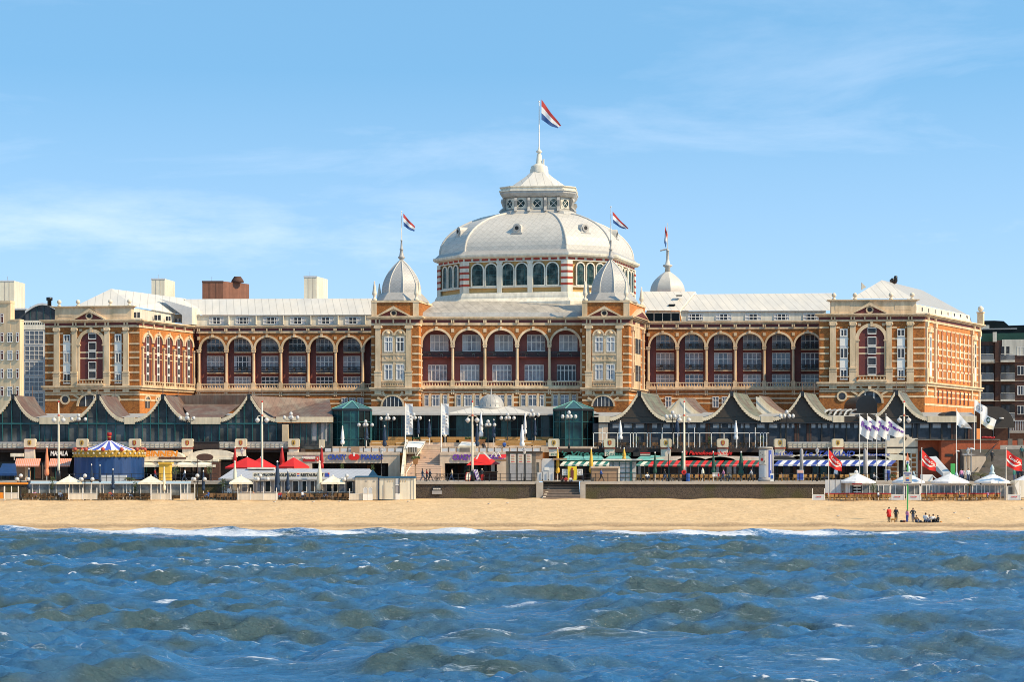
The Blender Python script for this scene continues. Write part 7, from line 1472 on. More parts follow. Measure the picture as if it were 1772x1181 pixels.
mk('sandwich_board', 'small white and blue board leaning at the advertising column', 'board', lambda b: (b.bd(1333, 1339, 820, 834, 300, 300.1, 'white'), b.bd(1334, 1338, 823, 829, 299.95, 300, 'flag_blue')))
mk('barrel', 'blue barrel standing beside the mast with the lifebuoy', 'barrel', lambda b: b.lathe((X(1190.5, 300.5), 300.5, G0), [(.25, 0), (.27, .1), (.25, .4), (.27, .45), (.25, .8), (.27, .85), (.26, 1.1)], 14, 'flag_blue'))
for x, s in ((1387, 'left'), (1497, 'right')): mk('pillar', 'grey round pillar before the blue and white awnings, '+s+' one', 'pillar', lambda b: b.lathe((X(x, 308), 308, G0), [(.24, 0), (.24, Z(778, 308)-G0-.2), (.1, Z(777, 308)-G0)], 12, 'grey_wall'))
mk('pillar', 'grey round pillar just right of the advertising column', 'pillar', lambda b: b.lathe((X(1336, 308), 308, G0), [(.24, 0), (.24, Z(778, 308)-G0-.2), (.1, Z(777, 308)-G0)], 12, 'grey_wall'))
mk('menu_board', 'grey blue menu board on the promenade left of the lantern post', 'board', lambda b: (b.bd(1379, 1391, 814, 832, 301, 301.1, 'grey_pale'), b.bd(1380, 1390, 820, 831, 300.95, 301, 'sign_blue'), b.bd(1380, 1390, 815, 819, 300.95, 301, 'pink')))
mk('menu_board', 'tall blue menu board behind the white lettered flags', 'board', lambda b: (b.bd(1531, 1541, 813, 832, 302, 302.1, 'grey_pale'), b.bd(1532, 1540, 815, 831, 301.95, 302, 'sign_blue')))
mk('sign_board', 'small white sign with a red mark on a pole behind the railing', 'sign', lambda b: (b.bd(1233, 1245, 819, 825.5, 301, 301.05, 'white'), b.bd(1242, 1244.5, 820, 825, 300.96, 301, 'red'), b.bd(1234.6, 1235.4, 825, 834, 301, 301.05, 'white')))
mat('sheet_roof', (.46, .46, .47), .45, .08, .5); add_lines('sheet_roof', 'sheet_roof', .78, [(1, -.4, 0)], .1, .75)
mat('blue_paint', (.015, .09, .16), .6, .08)
# ================================================================ RIGHT END: PORTAL, BRICK WALL, STEPS
r = empty('stone_portal', (X(1562, 316), 316, G0), 'cream stone portal with brick banded piers and a dark doorway', 'gateway')
F = Fac((1535, 316), (1589, 316)); b = MB(F); b.bp(1535.5, 1588, 759, 774, -1, .3, 'stucco_pale'); b.bp(1550, 1578, 757, 760, -1, .25, 'stucco_pale'); b.prism([(F.u(1556), F.z(758)), (F.u(1574), F.z(758)), (F.u(1572), F.z(753)), (F.u(1558), F.z(753))], -1, .2, 'stucco_pale')
b.bp(1536, 1588, 774, 777, -.5, .15, 'gable_brown'); b.bp(1535.5, 1588, 777, 785, -1, .3, 'stucco_pale'); b.bp(1555.5, 1576, 785, 832, -1.2, -1, 'dark')
for a, c in ((1536, 1555.5), (1576, 1588)): b.bp(a, c, 785, 832, -1, .15, 'stucco_pale')
b.build('wall', r); b = MB(F)
for a, c in ((1541.5, 1552), (1578, 1585)):
    for y in range(786, 830, 8): b.bp(a, c, y, y+5.5, .15, .2, 'brick_ochre')
b.build('brick_band', r); b = MB(F); b.ball((F.u(1565), .35, F.z(759)), .3, 'gable_brown', 8); b.build('ornament', r)
r = empty('brick_wall', (X(1640, 314), 314, G0), 'long plain red brick retaining wall at the right', 'wall')
b = MB(); b.bd(1588, 1629, 762, 832, 316, 318, 'brick_plain'); b.bd(1629, 1731, 762, 832, 314, 316.5, 'brick_plain'); b.bd(1731, 1790, 763, 832, 319, 320, 'brick_plain'); b.bd(1588, 1731, 760.5, 762.5, 313.8, 318.2, 'concrete_dark'); b.build('wall', r)
b = MB(); x_, z_ = X(1608, 316), Z(790, 316); b.prism([(x_-1.4, z_-.6), (x_+1.3, z_-.6), (x_+1.3, z_+.5), (x_+.4, z_+1.3), (x_-.6, z_+1.1), (x_-1.4, z_+.6)], 315.9, 315.99, 'dark'); b.bd(1636, 1649, 786, 790.5, 313.95, 314, 'dark'); b.build('opening', r)
rs3 = stairs('long_steps', 'broad grey steps climbing to the right behind the beach parasols', 1684, 1810, 778, 832, 305, 313.8, Z(778, 313.8), 24, 'concrete_dark')
b = MB(); b.tube((X(1684, 306), 305.5, G0+1.1), P(1724, 769, 313.5), .05, n=5, m='black_metal'); b.tube((X(1684, 306), 305.5, G0), (X(1684, 306), 305.5, G0+1.1), .05, n=5, m='black_metal'); b.tube(P(1662, 818, 312), P(1728, 767, 313.5), .05, n=5, m='brick_brown'); b.build('handrail', rs3)
mk('terrace_wall', 'low concrete planter wall above the long steps at the far right', 'wall', lambda b: (b.bd(1731, 1800, 771, 779, 314, 316, 'concrete'), b.bd(1745, 1752, 760, 772, 314.5, 315, 'concrete_dark'), b.bd(1762, 1770, 760, 772, 314.5, 315, 'concrete_dark')))
mk('ramp_wall', 'pale tan stepped wall beside the foot of the long steps', 'wall', lambda b: b.prism([(X(1669, 307), G0), (X(1684, 307), G0), (X(1706, 307), Z(797, 307)), (X(1706, 307), Z(790, 307)), (X(1669, 307), Z(790, 307))], 307, 307.6, 'sandstone'))
mk('hanging_basket', 'dark red flower trough on the terrace near the dark barrel canopy', 'flowers', lambda b: [b.ball((X(1700+k*2.2, 320), 320, Z(757+random.random()*2, 320)), .18, 'red_dark', 5) for k in range(10)])
# white slide-like chute
mk('beach_slide', 'white sloping stair chute before the brick wall', 'chute', lambda b: (b.add([P(1608, 791, 309), P(1620, 790, 309), P(1644, 817, 305), P(1632, 820, 305), P(1608, 805, 309), P(1620, 803, 309), P(1644, 824, 305), P(1632, 826, 305)], [(0, 1, 2, 3), (0, 3, 7, 4), (3, 2, 6, 7), (4, 5, 6, 7), (0, 4, 5, 1)], 'grey_pale'), b.bd(1618, 1624, 801, 808, 304.5, 304.6, 'white')))
mk('beach_cabin', 'white low cabin with a stair rail below the white chute', 'cabin', lambda b: (b.bd(1597, 1614, 822, 838, 300, 302, 'white'), b.tube(P(1614, 824, 300), P(1630, 838, 298), .08, n=5, m='white'), b.bd(1601, 1640, 838, 846, 298.5, 300, 'sandstone')))
mk('green_panel', 'bright green upright panel before the brick wall', 'panel', lambda b: b.bd(1645.5, 1653, 803, 823, 305, 305.3, 'green'))
for x, s in ((1581, 'left'), (1655, 'right')): mk('round_bollard', 'pale grey green domed bollard, '+s+' one of two behind the beach parasols', 'bollard', lambda b: b.lathe((X(x, 299.8), 299.8, G0), [(.28, 0), (.26, .7), (.30, .75), (.22, 1.0), (.1, 1.2), (.08, 1.35), (.02, 1.4)], 10, 'verdigris_pale'))
mk('street_lamp', 'grey post with two flat disc lamps beside the lantern post', 'street lamp', lambda b: (b.tube((X(1681, 307), 307, G0), P(1681, 777, 307), .07, n=6, m='grey_wall'), b.lathe(P(1681, 777, 307), [(.5, -.15), (.45, 0), (.1, .12)], 12, 'grey_pale'), b.lathe(P(1657, 781, 307), [(.3, -.1), (.28, 0), (.05, .1)], 12, 'grey_pale'), b.tube(P(1657, 781, 307), (X(1657, 307), 307, G0), .05, n=5, m='grey_wall')))
mk('shade_sail', 'dark flat shade sail left of the lantern post', 'canopy', lambda b: (b.add([P(1663, 787, 307), P(1672, 785.5, 307), P(1690, 787, 306), P(1672, 789, 306)], [(0, 1, 2, 3)], 'grey_wall'), b.tube(P(1672, 787, 306.5), (X(1672, 306.5), 306.5, G0), .05, n=5, m='grey_wall')))
# signpost on the beach
r = empty('signpost', (X(1570.5, 256), 256, beachz(256)), 'green beach signpost with a white notice and an orange pennant shape on top', 'signpost')
d = 256; b = MB(); x_ = X(1570.5, d); b.tube((x_, d, beachz(d)), (x_, d, Z(800, d)), .085, n=8, m='green'); b.tube((x_, d, beachz(d)), (x_, d, beachz(d)+.75), .10, n=8, m='bark'); b.build('post', r)
b = MB(); b.bd(1563, 1578, 817, 838.5, d-.14, d-.09, 'drum_white'); b.build('notice', r)
F = Fac((1562, d-.16), (1579, d-.16)); b = MB(F); text_fp(b, 'STRAND', 1564, 1577, 818.5, 821, 0, 'sign_blue', .01, .03); text_fp(b, 'DEEL', 1567, 1574, 822, 824, 0, 'sign_blue', .01, .03); b.bp(1568, 1573, 827, 830, 0, .01, 'salmon'); b.bp(1568, 1573.5, 830, 833, 0, .01, 'flag_blue'); text_fp(b, 'Scheveningen', 1564.5, 1576.5, 834.5, 837, 0, 'sign_blue', .01, .02); b.build('lettering', r)
b = MB(); b.prism([(x_-.02, Z(784, d)), (x_+.02, Z(784, d)), (x_+.2, Z(798, d)), (x_-.2, Z(798, d))], d-.05, d+.05, 'salmon'); b.prism([(x_-.2, Z(798.2, d)), (x_+.2, Z(798.2, d)), (x_+.2, Z(804, d)), (x_, Z(805.5, d)), (x_-.2, Z(804, d))], d-.05, d+.05, 'white'); b.ball((x_, d-.06, Z(801.3, d)), .12, 'flag_blue', 8); b.build('emblem', r)
# ================================================================ BEACH CLUBS
def screen(x0, x1, ytop, ymid, ybot, d, lab, n=2, solid='stucco_pale', glass=True, txt=None, name='wind_screen'):
    r = empty(name, (X((x0+x1)/2, d), d, Z(ybot, d)), lab, 'wind screen'); b = MB(); b.bd(x0, x1, ymid, ybot, d, d+.06, solid); b.build('panel', r)
    b = MB()
    for i in range(n+1): x = x0+(x1-x0)*i/n; b.bd(x-.6, x+.6, ytop, ybot, d-.03, d+.08, 'white')
    b.bd(x0, x1, ymid-.5, ymid+.3, d-.03, d+.08, 'white'); b.build('frame', r)
    if txt: F = Fac((x0-2, d-.03), (x1+2, d-.03)); b = MB(F); text_fp(b, txt, x0+(x1-x0)*.28, x0+(x1-x0)*.72, ymid+2.2, ybot-4.5, 0, 'red', .02, .03, .3); b.build('lettering', r)
    return r
screen(8, 31.5, 842, 854, 864, 287.6, 'cream wind screen beside the orange one at the far left'); screen(118.5, 167.5, 845, 854.5, 865, 287.6, 'cream double wind screen under the parasol before the carousel'); screen(411.5, 478.5, 845, 854.5, 866, 287.6, 'wide cream wind screen before the lettered pavilion', 3)
screen(261.5, 295, 838, 854.5, 865.5, 287.6, 'cream wind screen with tall glass frame, left one of the pair right of the carousel'); screen(312.5, 337, 838, 854.5, 865.5, 287.6, 'cream wind screen with tall glass frame, right one of the pair right of the carousel'); screen(605, 628.5, 846, 855, 866, 287.6, 'cream wind screen left of the little white gate', 1)
mk('wind_screen', 'orange wind screen panel at the far left edge of the beach', 'wind screen', lambda b: (b.bd(-8, 7.5, 853, 863.5, 287.6, 287.7, 'orange'), b.bd(-8, 46, 836, 839, 288.5, 289.5, 'orange'), b.bd(6.5, 7.5, 843, 864, 287.55, 287.7, 'white')))
r = empty('gate', (X(637, 287.4), 287.4, 2.4), 'little white double gate with arched glass tops before the beach hut', 'gate')
for x in (628.5, 637):
    b = MB(); b.bd(x, x+7.8, 855.5, 866.5, 287.4, 287.46, 'white'); xc, w_ = X(x+3.9, 287.4), 3.0*287.4/FP; b.ring(xc, Z(847, 287.4), w_-.03, w_+.03, 287.4, 287.46, 'white', 10); b.prism([(xc+w_*math.cos(PI*k/8), Z(847, 287.4)+w_*math.sin(PI*k/8)) for k in range(9)]+[(xc-w_, Z(855, 287.4)), (xc+w_, Z(855, 287.4))], 287.42, 287.44, 'grey_pale'); b.bd(x-.4, x+.4, 847, 866.5, 287.38, 287.48, 'white'); b.build('gate_leaf', r)
screen(1406, 1427, 846, 857, 866, 287.2, 'white lettered wind screen at the foot of the ramp', 1, 'grey_pale', txt='Coca-Cola')
for x0, x1, s in ((1540, 1565, 'left of the green signpost'), (1569, 1593, 'right of the green signpost'), (1744, 1766, 'right of the rightmost red flag')): screen(x0, x1, 842, 857, 866, 287.2, 'white lettered wind screen '+s, 1, 'grey_pale', txt='Coca-Cola')
# glass conservatories / screens behind
def glasshouse(x0, x1, y0, y1, d, lab, step, roofm='verdigris_pale', m_='white', dd=4, roofy=None):
    r = empty('glazed_screen', (X((x0+x1)/2, d), d, 2.45), lab, 'glass screen'); b = MB(); b.bd(x0, x1, y0, y1, d, d+.04, 'screen_glass'); b.build('pane', r)
    b = MB(); x = x0; b.bd(x0, x1, y0-.5, y0+1, d-.06, d+.06, m_)
    while x <= x1+.1: b.bd(x-.55, x+.55, y0, 866, d-.07, d+.07, m_); x += random.choice(step)
    b.build('frame', r)
    if roofy: b = MB(); b.poly([P(x0, y0-1, d-.3), P(x1, y0-1, d-.3), P(x1+1, roofy, d+dd), P(x0+2, roofy, d+dd)], roofm); b.bd(x0, x1, y0-1.2, y0+.6, d-.35, d-.25, 'grey_pale'); b.build('roof', r)
mat('screen_glass', (.22, .23, .22), .12, .5, 1.2, col2=(.06, .07, .06), fac2=.8, scale2=.5)
random.seed(21)
glasshouse(50, 330, 838, 858, 292.5, 'long low glass conservatory with grey blue roof below the carousel', (6, 12, 17), roofy=833.5)
glasshouse(1470, 1540, 840, 860, 290, 'white framed glass wind screen left of the signpost', (6, 9, 13), 'white'); glasshouse(1541, 1592, 840, 860, 290, 'white framed glass wind screen behind the signpost', (6, 9, 13)); glasshouse(1594, 1740, 840, 860, 290, 'long white framed glass wind screen under the right parasols', (5, 9, 12, 7)); glasshouse(1744, 1800, 842, 862, 290, 'white framed glass wind screen at the right edge', (9, 14))
mk('fence', 'plain white board fence beside the left red flag', 'fence', lambda b: (b.bd(1428, 1455, 831, 858, 290.5, 290.6, 'grey_pale'), b.bd(1455, 1476, 831, 858, 292, 292.1, 'grey_pale'), [b.bd(x, x+.4, 831, 858, 290.45, 290.5, 'concrete') for x in (1436, 1446, 1455)]))
mk('drinks_stand', 'white drinks stand with red stripes under the parasol nearest the ramp', 'stand', lambda b: (b.bd(1464, 1475, 836, 855, 290.2, 291, 'white'), b.bd(1475, 1492, 837, 856, 290, 291, 'red'), b.bd(1477, 1490, 840, 843, 289.95, 290, 'white'), b.bd(1477, 1490, 846, 848, 289.95, 290, 'white'), b.bd(1477, 1490, 851, 853, 289.95, 290, 'white'), b.bd(1471, 1485, 819.5, 824, 292, 293, 'cream')))
mk('beach_cabin', 'white cabin with slanting side at the far right edge of the beach', 'cabin', lambda b: (b.bd(1756, 1790, 832, 862, 289, 291, 'drum_white'), b.add([P(1756, 840, 288.9), P(1764, 832, 288.9), P(1764, 862, 288.9)], [(0, 1, 2)], 'white')))
# lettered pavilion
r = empty('beach_restaurant', (X(515, 293), 293, 2.45), 'low white beach restaurant with a grey sheet roof and a long lettered board', 'restaurant'); d = 292
b = MB(); b.bd(384, 650, 829, 862, d, d+.3, 'grey_wall'); b.bd(384, 655, 829, 833, d-.15, d, 'grey_pale'); b.build('wall', r)
b = MB(); b.poly([P(378, 829, d-.5), P(657, 829, d-.5), P(640, 812, d+5), P(404, 812, d+5)], 'sheet_roof'); b.bd(378, 657, 828, 831, d-.6, d-.45, 'grey_pale'); b.bd(428, 475, 809.5, 812.5, d+4, d+5, 'drum_white'); b.build('roof', r)
b = MB(); b.add([P(634, 829, d-.3), P(658, 829, d-.3), P(645, 813, d-.3)], [(0, 1, 2)], 'blue_paint'); b.build('gable', r)
F = Fac((436, d-.62), (573, d-.62)); b = MB(F); b.bp(437, 571, 818.5, 826.5, -.08, 0, 'drum_white'); b.build('sign_board', r)
b = MB(F); text_fp(b, 'PAVILJOEN', 446, 475.5, 820, 825.3, 0, 'dark', .03, .04); b.build('lettering', r); b = MB(F); text_fp(b, 'GOLFSLAG', 480, 512, 820, 825.3, 0, 'dark', .03, .04); b.build('lettering', r); b = MB(F); text_fp(b, 'RESTAURANT', 520.5, 560, 820, 825.3, 0, 'dark', .03, .04)
b.bp(514, 518.3, 820, 821.7, 0, .02, 'red'); b.bp(514, 518.3, 823.4, 825.2, 0, .02, 'sign_blue'); u, z = F.uz(441.8, 822.5, 0); b.ring(u, z, .14, .19, 0, .03, 'dark', 12, 0, 2*PI); b.bp(439.5, 444, 822.2, 823, 0, .03, 'dark'); b.bp(562, 570, 819, 826, 0, .03, 'sign_blue'); b.bp(567.5, 570, 819, 821, .03, .05, 'red'); b.build('lettering', r)
x = 388
while x < 646:
    b = MB(); w_ = random.choice((9, 11, 13)); b.bd(x, x+w_, 832, 853, d-.2, d-.05, 'white'); b.bd(x+1.3, x+w_-1.3, 833.5, 851, d-.25, d-.2, random.choice(('dark_glass', 'pane', 'dark'))); b.build('window', r); x += w_+random.choice((1, 3, 5))
# huts
def hut(x0, x1, y0, y1, d, lab, m_, extra):
    r = empty('beach_hut', (X((x0+x1)/2, d), d, 2.42), lab, 'beach hut'); b = MB(); b.bd(x0, x1, y0+2.5, y1, d, d+4, m_); b.build('wall', r); b = MB(); b.bd(x0-1, x1+.8, y0, y0+2.8, d-.15, d+4.2, 'blue_paint'); b.build('roof', r); extra(r)
def ex1(r): b = MB(); b.bd(632.5, 636, 832, 834, 288.95, 289, 'concrete'); b.bd(646, 649.5, 832, 834, 288.95, 289, 'concrete'); b.build('vent', r); b = MB(); b.bd(654.3, 656.2, 827, 866, 288.9, 289, 'navy'); b.build('corner_trim', r)
hut(615, 655, 824.5, 865.5, 289, 'beige beach hut behind the little white gate', 'stucco_pale', ex1)
def ex2(r):
    b = MB(); b.bd(684.5, 691.5, 829, 838.5, 288.85, 288.98, 'grey_pale'); b.bd(684.5, 691.5, 841, 854, 288.85, 288.98, 'grey_wall'); b.bd(690, 691.6, 829, 854.5, 288.8, 288.86, 'navy'); b.bd(684.3, 691.7, 854.5, 865.5, 288.85, 288.97, 'white'); b.bd(684.3, 691.7, 839, 840.3, 288.8, 288.86, 'white'); b.build('door', r)
    b = MB()
    for x in (663, 665, 683, 711, 716.5): b.bd(x, x+.5, 840 if x == 663 else 828, 865, 288.95, 289, 'concrete')
    for x in (671, 675, 679, 693, 697, 701): b.bd(x, x+1.2, 832, 834.5, 288.95, 289, 'stucco')
    b.build('panel_joint', r)
hut(656.5, 717, 825.5, 865, 289, 'cream beach hut with a narrow window, at the end of the sea wall', 'cream', ex2)
# ---------- chairs and tables
def chair_mesh(m_, back=None, arms=True):
    b = MB(); s = .25
    for x in (-s, s-.04):
        for y in (-s, s-.04): b.box(x, x+.04, y, y+.04, 0, .44 if y < 0 else .9, m_)
    b.box(-s, s, -s, s, .42, .48, m_); b.box(-s, s, s-.04, s, .5, .82 if back else .92, m_)
    if back: b.box(-s, s, s-.05, s+.01, .82, .95, back)
    if arms: b.box(-s, -s+.04, -s, s, .64, .68, m_); b.box(s-.04, s, -s, s, .64, .68, m_)
    return b
def chairs(proto_b, pts, lab, grp, name='wicker_chair', cat='chair', rot=.6):
    o = None
    for i, (x, y, z) in enumerate(pts):
        if o is None: o = proto_b.build(name); c = o
        else: c = o.copy(); C.objects.link(c)
        c.location = (x, y, z); c.rotation_euler = (0, 0, random.uniform(-rot, rot)+(PI if random.random() < .5 else 0)); tag(c, lab, cat, grp)
random.seed(5)
def rowpts(x0, x1, d0, d1, n, z): return [(X(x0+(x1-x0)*(i+random.uniform(.1, .9))/n, 288), random.uniform(d0, d1), z) for i in range(n)]
chairs(chair_mesh('wicker_brown'), rowpts(33, 117, 288.2, 290.5, 22, 2.44), 'brown wicker chair on the beach terrace left of the cream double wind screen', 'brown chairs left of the double screen')
chairs(chair_mesh('wicker_brown'), rowpts(169, 260, 288.2, 290.5, 24, 2.44), 'brown wicker chair on the beach terrace below the carousel', 'brown chairs below the carousel')
chairs(chair_mesh('wicker_brown'), rowpts(340, 411, 288.2, 290.5, 18, 2.44), 'brown wicker chair on the beach terrace left of the wide wind screen', 'brown chairs left of the wide screen')
chairs(chair_mesh('wicker_brown'), rowpts(480, 603, 288.2, 290.8, 32, 2.44), 'brown wicker chair on the beach terrace before the lettered pavilion', 'brown chairs before the pavilion')
chairs(chair_mesh('wicker', 'red_dark'), rowpts(1430, 1538, 287.4, 289.4, 30, 2.44), 'tan wicker chair with red back on the right beach terrace, left of the signpost', 'red backed chairs left of the signpost')
chairs(chair_mesh('wicker', 'red_dark'), rowpts(1595, 1732, 287.4, 289.4, 38, 2.44), 'tan wicker chair with red back on the right beach terrace, right of the signpost', 'red backed chairs right of the signpost')
chairs(chair_mesh('wicker'), [(X(1105+i*8.4, 303), random.uniform(302, 306), G0) for i in range(25)], 'tan wicker cafe chair on the promenade before the red and green awnings', 'promenade cafe chairs, red awnings', rot=.3)
chairs(chair_mesh('wicker'), [(X(1342+i*8.3, 303), random.uniform(302, 307), G0) for i in range(20)], 'tan wicker cafe chair on the promenade before the blue and white awnings', 'promenade cafe chairs, blue awnings', rot=.3)
chairs(chair_mesh('wicker_brown'), [(X(1030+i*7.2, 319), random.uniform(318.8, 321), ZT) for i in range(42)], 'brown wicker chair on the right upper terrace behind the white railing', 'chairs on the right upper terrace')
def sofa():
    b = MB(); b.box(-.9, .9, -.4, .4, .1, .42, 'wicker'); b.box(-.9, .9, .25, .42, .42, .85, 'wicker'); b.box(-.9, -.75, -.4, .3, .42, .6, 'wicker'); b.box(.75, .9, -.4, .3, .42, .6, 'wicker'); b.box(-.72, .72, -.35, .25, .42, .5, 'cream_canvas'); return b
ZU = Z(773, 322)
chairs(sofa(), [(X(x, 322.6), 322.6, ZU) for x in (652, 674, 694, 868, 890, 912, 934)], 'tan wicker sofa, front row on the central terrace', 'front row of wicker sofas', 'wicker_sofa', 'sofa', rot=0)
chairs(sofa(), [(X(x, 328), 328, ZU+.55) for x in (682, 702, 738, 756, 784, 800, 822, 868, 886, 902, 936, 948)], 'tan wicker sofa, back row before the dark glass', 'back row of wicker sofas', 'wicker_sofa', 'sofa', rot=0)
b = MB(); b.box(X(640, 327), X(952, 327), 326.5, 332, ZU, ZU+.55, 'sandstone'); tag(b.build('terrace_step'), kind='structure')
for x, s in ((720, 'right of the left banner'), (811, 'left of the middle mast'), (835, 'right of the middle mast')):
    mk('planter', 'square terracotta planter with low green plants, '+s, 'planter', lambda b: (b.lathe((X(x, 325), 325, ZU+.1), [(.42, 0), (.62, .95)], 4, 'terracotta', PI/4, False), [b.ball((X(x, 325)+random.uniform(-.5, .5), 325+random.uniform(-.4, .4), ZU+1.1+random.uniform(0, .15)), .16, 'leaf', 5) for _ in range(14)]))
mk('planter', 'wooden planter with green plants standing on the wide stairs', 'planter', lambda b: (b.lathe((X(719, 311), 311, Z(804.5, 311)), [(.38, 0), (.62, .85)], 4, 'terracotta', PI/4, False), b.tube((X(719, 311), 311, G0), (X(719, 311), 311, Z(804.5, 311)), .1, n=5, m='brown_box'), [b.ball((X(719, 311)+random.uniform(-.55, .55), 311+random.uniform(-.4, .4), Z(793.5, 311)+random.uniform(-.1, .15)), .16, 'leaf', 5) for _ in range(16)]))
# white railing on right terrace
def fr(b):
    b.bd(1026, 1331, 749.5, 750.6, 318.3, 318.42, 'white')
    x = 1027
    while x < 1331: b.bd(x-.6, x+.6, 749.5, 775, 318.3, 318.42, 'white'); x += random.choice((6, 8, 20, 22, 5, 19))
    for x in (1043, 1146, 1202, 1307): b.bd(x-.5, x+.5, 740, 775, 318.2, 318.3, 'white')
mk('railing', 'long white wind screen railing on the right upper terrace', 'railing', fr)
mk('railing', 'black railing with lattice along the right upper terrace edge', 'railing', lambda b: (b.bd(1028, 1332, 763, 763.6, 318.5, 318.55, 'black_metal'), [b.bd(1028+k*2.4, 1028.5+k*2.4, 763, 775, 318.5, 318.55, 'black_metal') for k in range(127)]))
# small shrubs on terraces and clubs
def shrub(px, ytop, w_, d, base, lab, m_='leaf', n=160, trunk=True, nm='shrub'):
    r = empty(nm, (X(px, d), d, base), lab, 'plant'); rn = random.Random(int(px*7)); c = (X(px, d), d); zt = Z(ytop, d); h = zt-base; R_ = w_/2*d/FP
    b = MB()
    for _ in range(n):
        a = rn.uniform(0, 2*PI); q = rn.random()**.5; zz = base+h*(.45+.55*rn.random()); k = R_*q*(1-.4*abs((zz-base)/h-.7)); p = (c[0]+k*math.cos(a), c[1]+k*math.sin(a), zz); s = .13
        b.add([p, (p[0]+rn.uniform(-s, s), p[1]+rn.uniform(-s, s), p[2]+s), (p[0]+rn.uniform(-s, s), p[1]+rn.uniform(-s, s), p[2]+rn.uniform(-s, s))], [(0, 1, 2)], m_)
    b.build('foliage', r); b = MB(); b.tube((c[0], c[1], base), (c[0], c[1], base+h*.7), .05, n=5, m='bark'); b.build('stem', r)
for px, yt, w_, d, base, lab in ((90, 826, 8, 291, 2.45, 'small dark shrub before the conservatory, left of the white parasol'), (234, 835, 9, 291, 2.45, 'small dark shrub left of the parasol before the yellow pillar'), (387, 830, 12, 291, 2.45, 'leafy shrub at the left end of the lettered pavilion'), (304, 808, 14, 304, G0, 'green shrub in a white pot under the white canopy'), (362, 808, 10, 305, G0, 'green shrub beside the oval sign'), (224, 828, 20, 300, G0, 'low green shrub right of the carousel'), (1166, 760, 6, 320, ZT, 'small pot plant on the right terrace left of the second crest block'), (1228, 757, 6, 320, ZT, 'small pot plant on the right terrace between two crest blocks'), (1102, 757, 6, 320, ZT, 'small pot plant on the right terrace below the first gable'), (1318, 756, 8, 320, ZT, 'small pot plant at the right end of the white railing'), (1512, 838, 14, 289, 2.45, 'thin bare shrub before the glass screen near the ramp'), (1545, 822, 14, 300, G0, 'green shrub left of the stone portal door'), (592, 804, 6, 312, G0, 'small conifer in front of the club left of the emblem'), (645, 806, 6, 312, G0, 'small conifer in front of the club right of the emblem')):
    shrub(px, yt, w_, d, base, lab)
def palm(px, ytop, w_, d, base, lab):
    r = empty('palm', (X(px, d), d, base), lab, 'palm'); c = (X(px, d), d); zt = Z(ytop+6, d); b = MB(); b.tube((c[0], c[1], base), (c[0], c[1], zt), .12, .1, 6, 'bark'); b.build('trunk', r); b = MB(); R_ = w_/2*d/FP
    for k in range(26):
        a = k*2.4; e = .2+.9*((k*7) % 10)/10; p0 = (c[0], c[1], zt)
        for j in range(5):
            q0, q1 = j/5, (j+1)/5; f = lambda q: (c[0]+R_*q*math.cos(a)*math.cos(e)*1.2, c[1]+R_*q*math.sin(a)*math.cos(e), zt+R_*q*math.sin(e)-R_*.55*q*q)
            A_, B_ = f(q0), f(q1); w2 = .10*(1-q1*.7); b.add([A_, (A_[0], A_[1], A_[2]-w2), (B_[0], B_[1], B_[2]-w2*.8), B_], [(0, 1, 2, 3)], 'palm')
    b.build('crown', r)
palm(1697, 818, 34, 293, 2.45, 'dry brownish palm between two white parasols at the right'); palm(1678, 834, 12, 289, 2.45, 'small palm stump before the glass screen at the right')
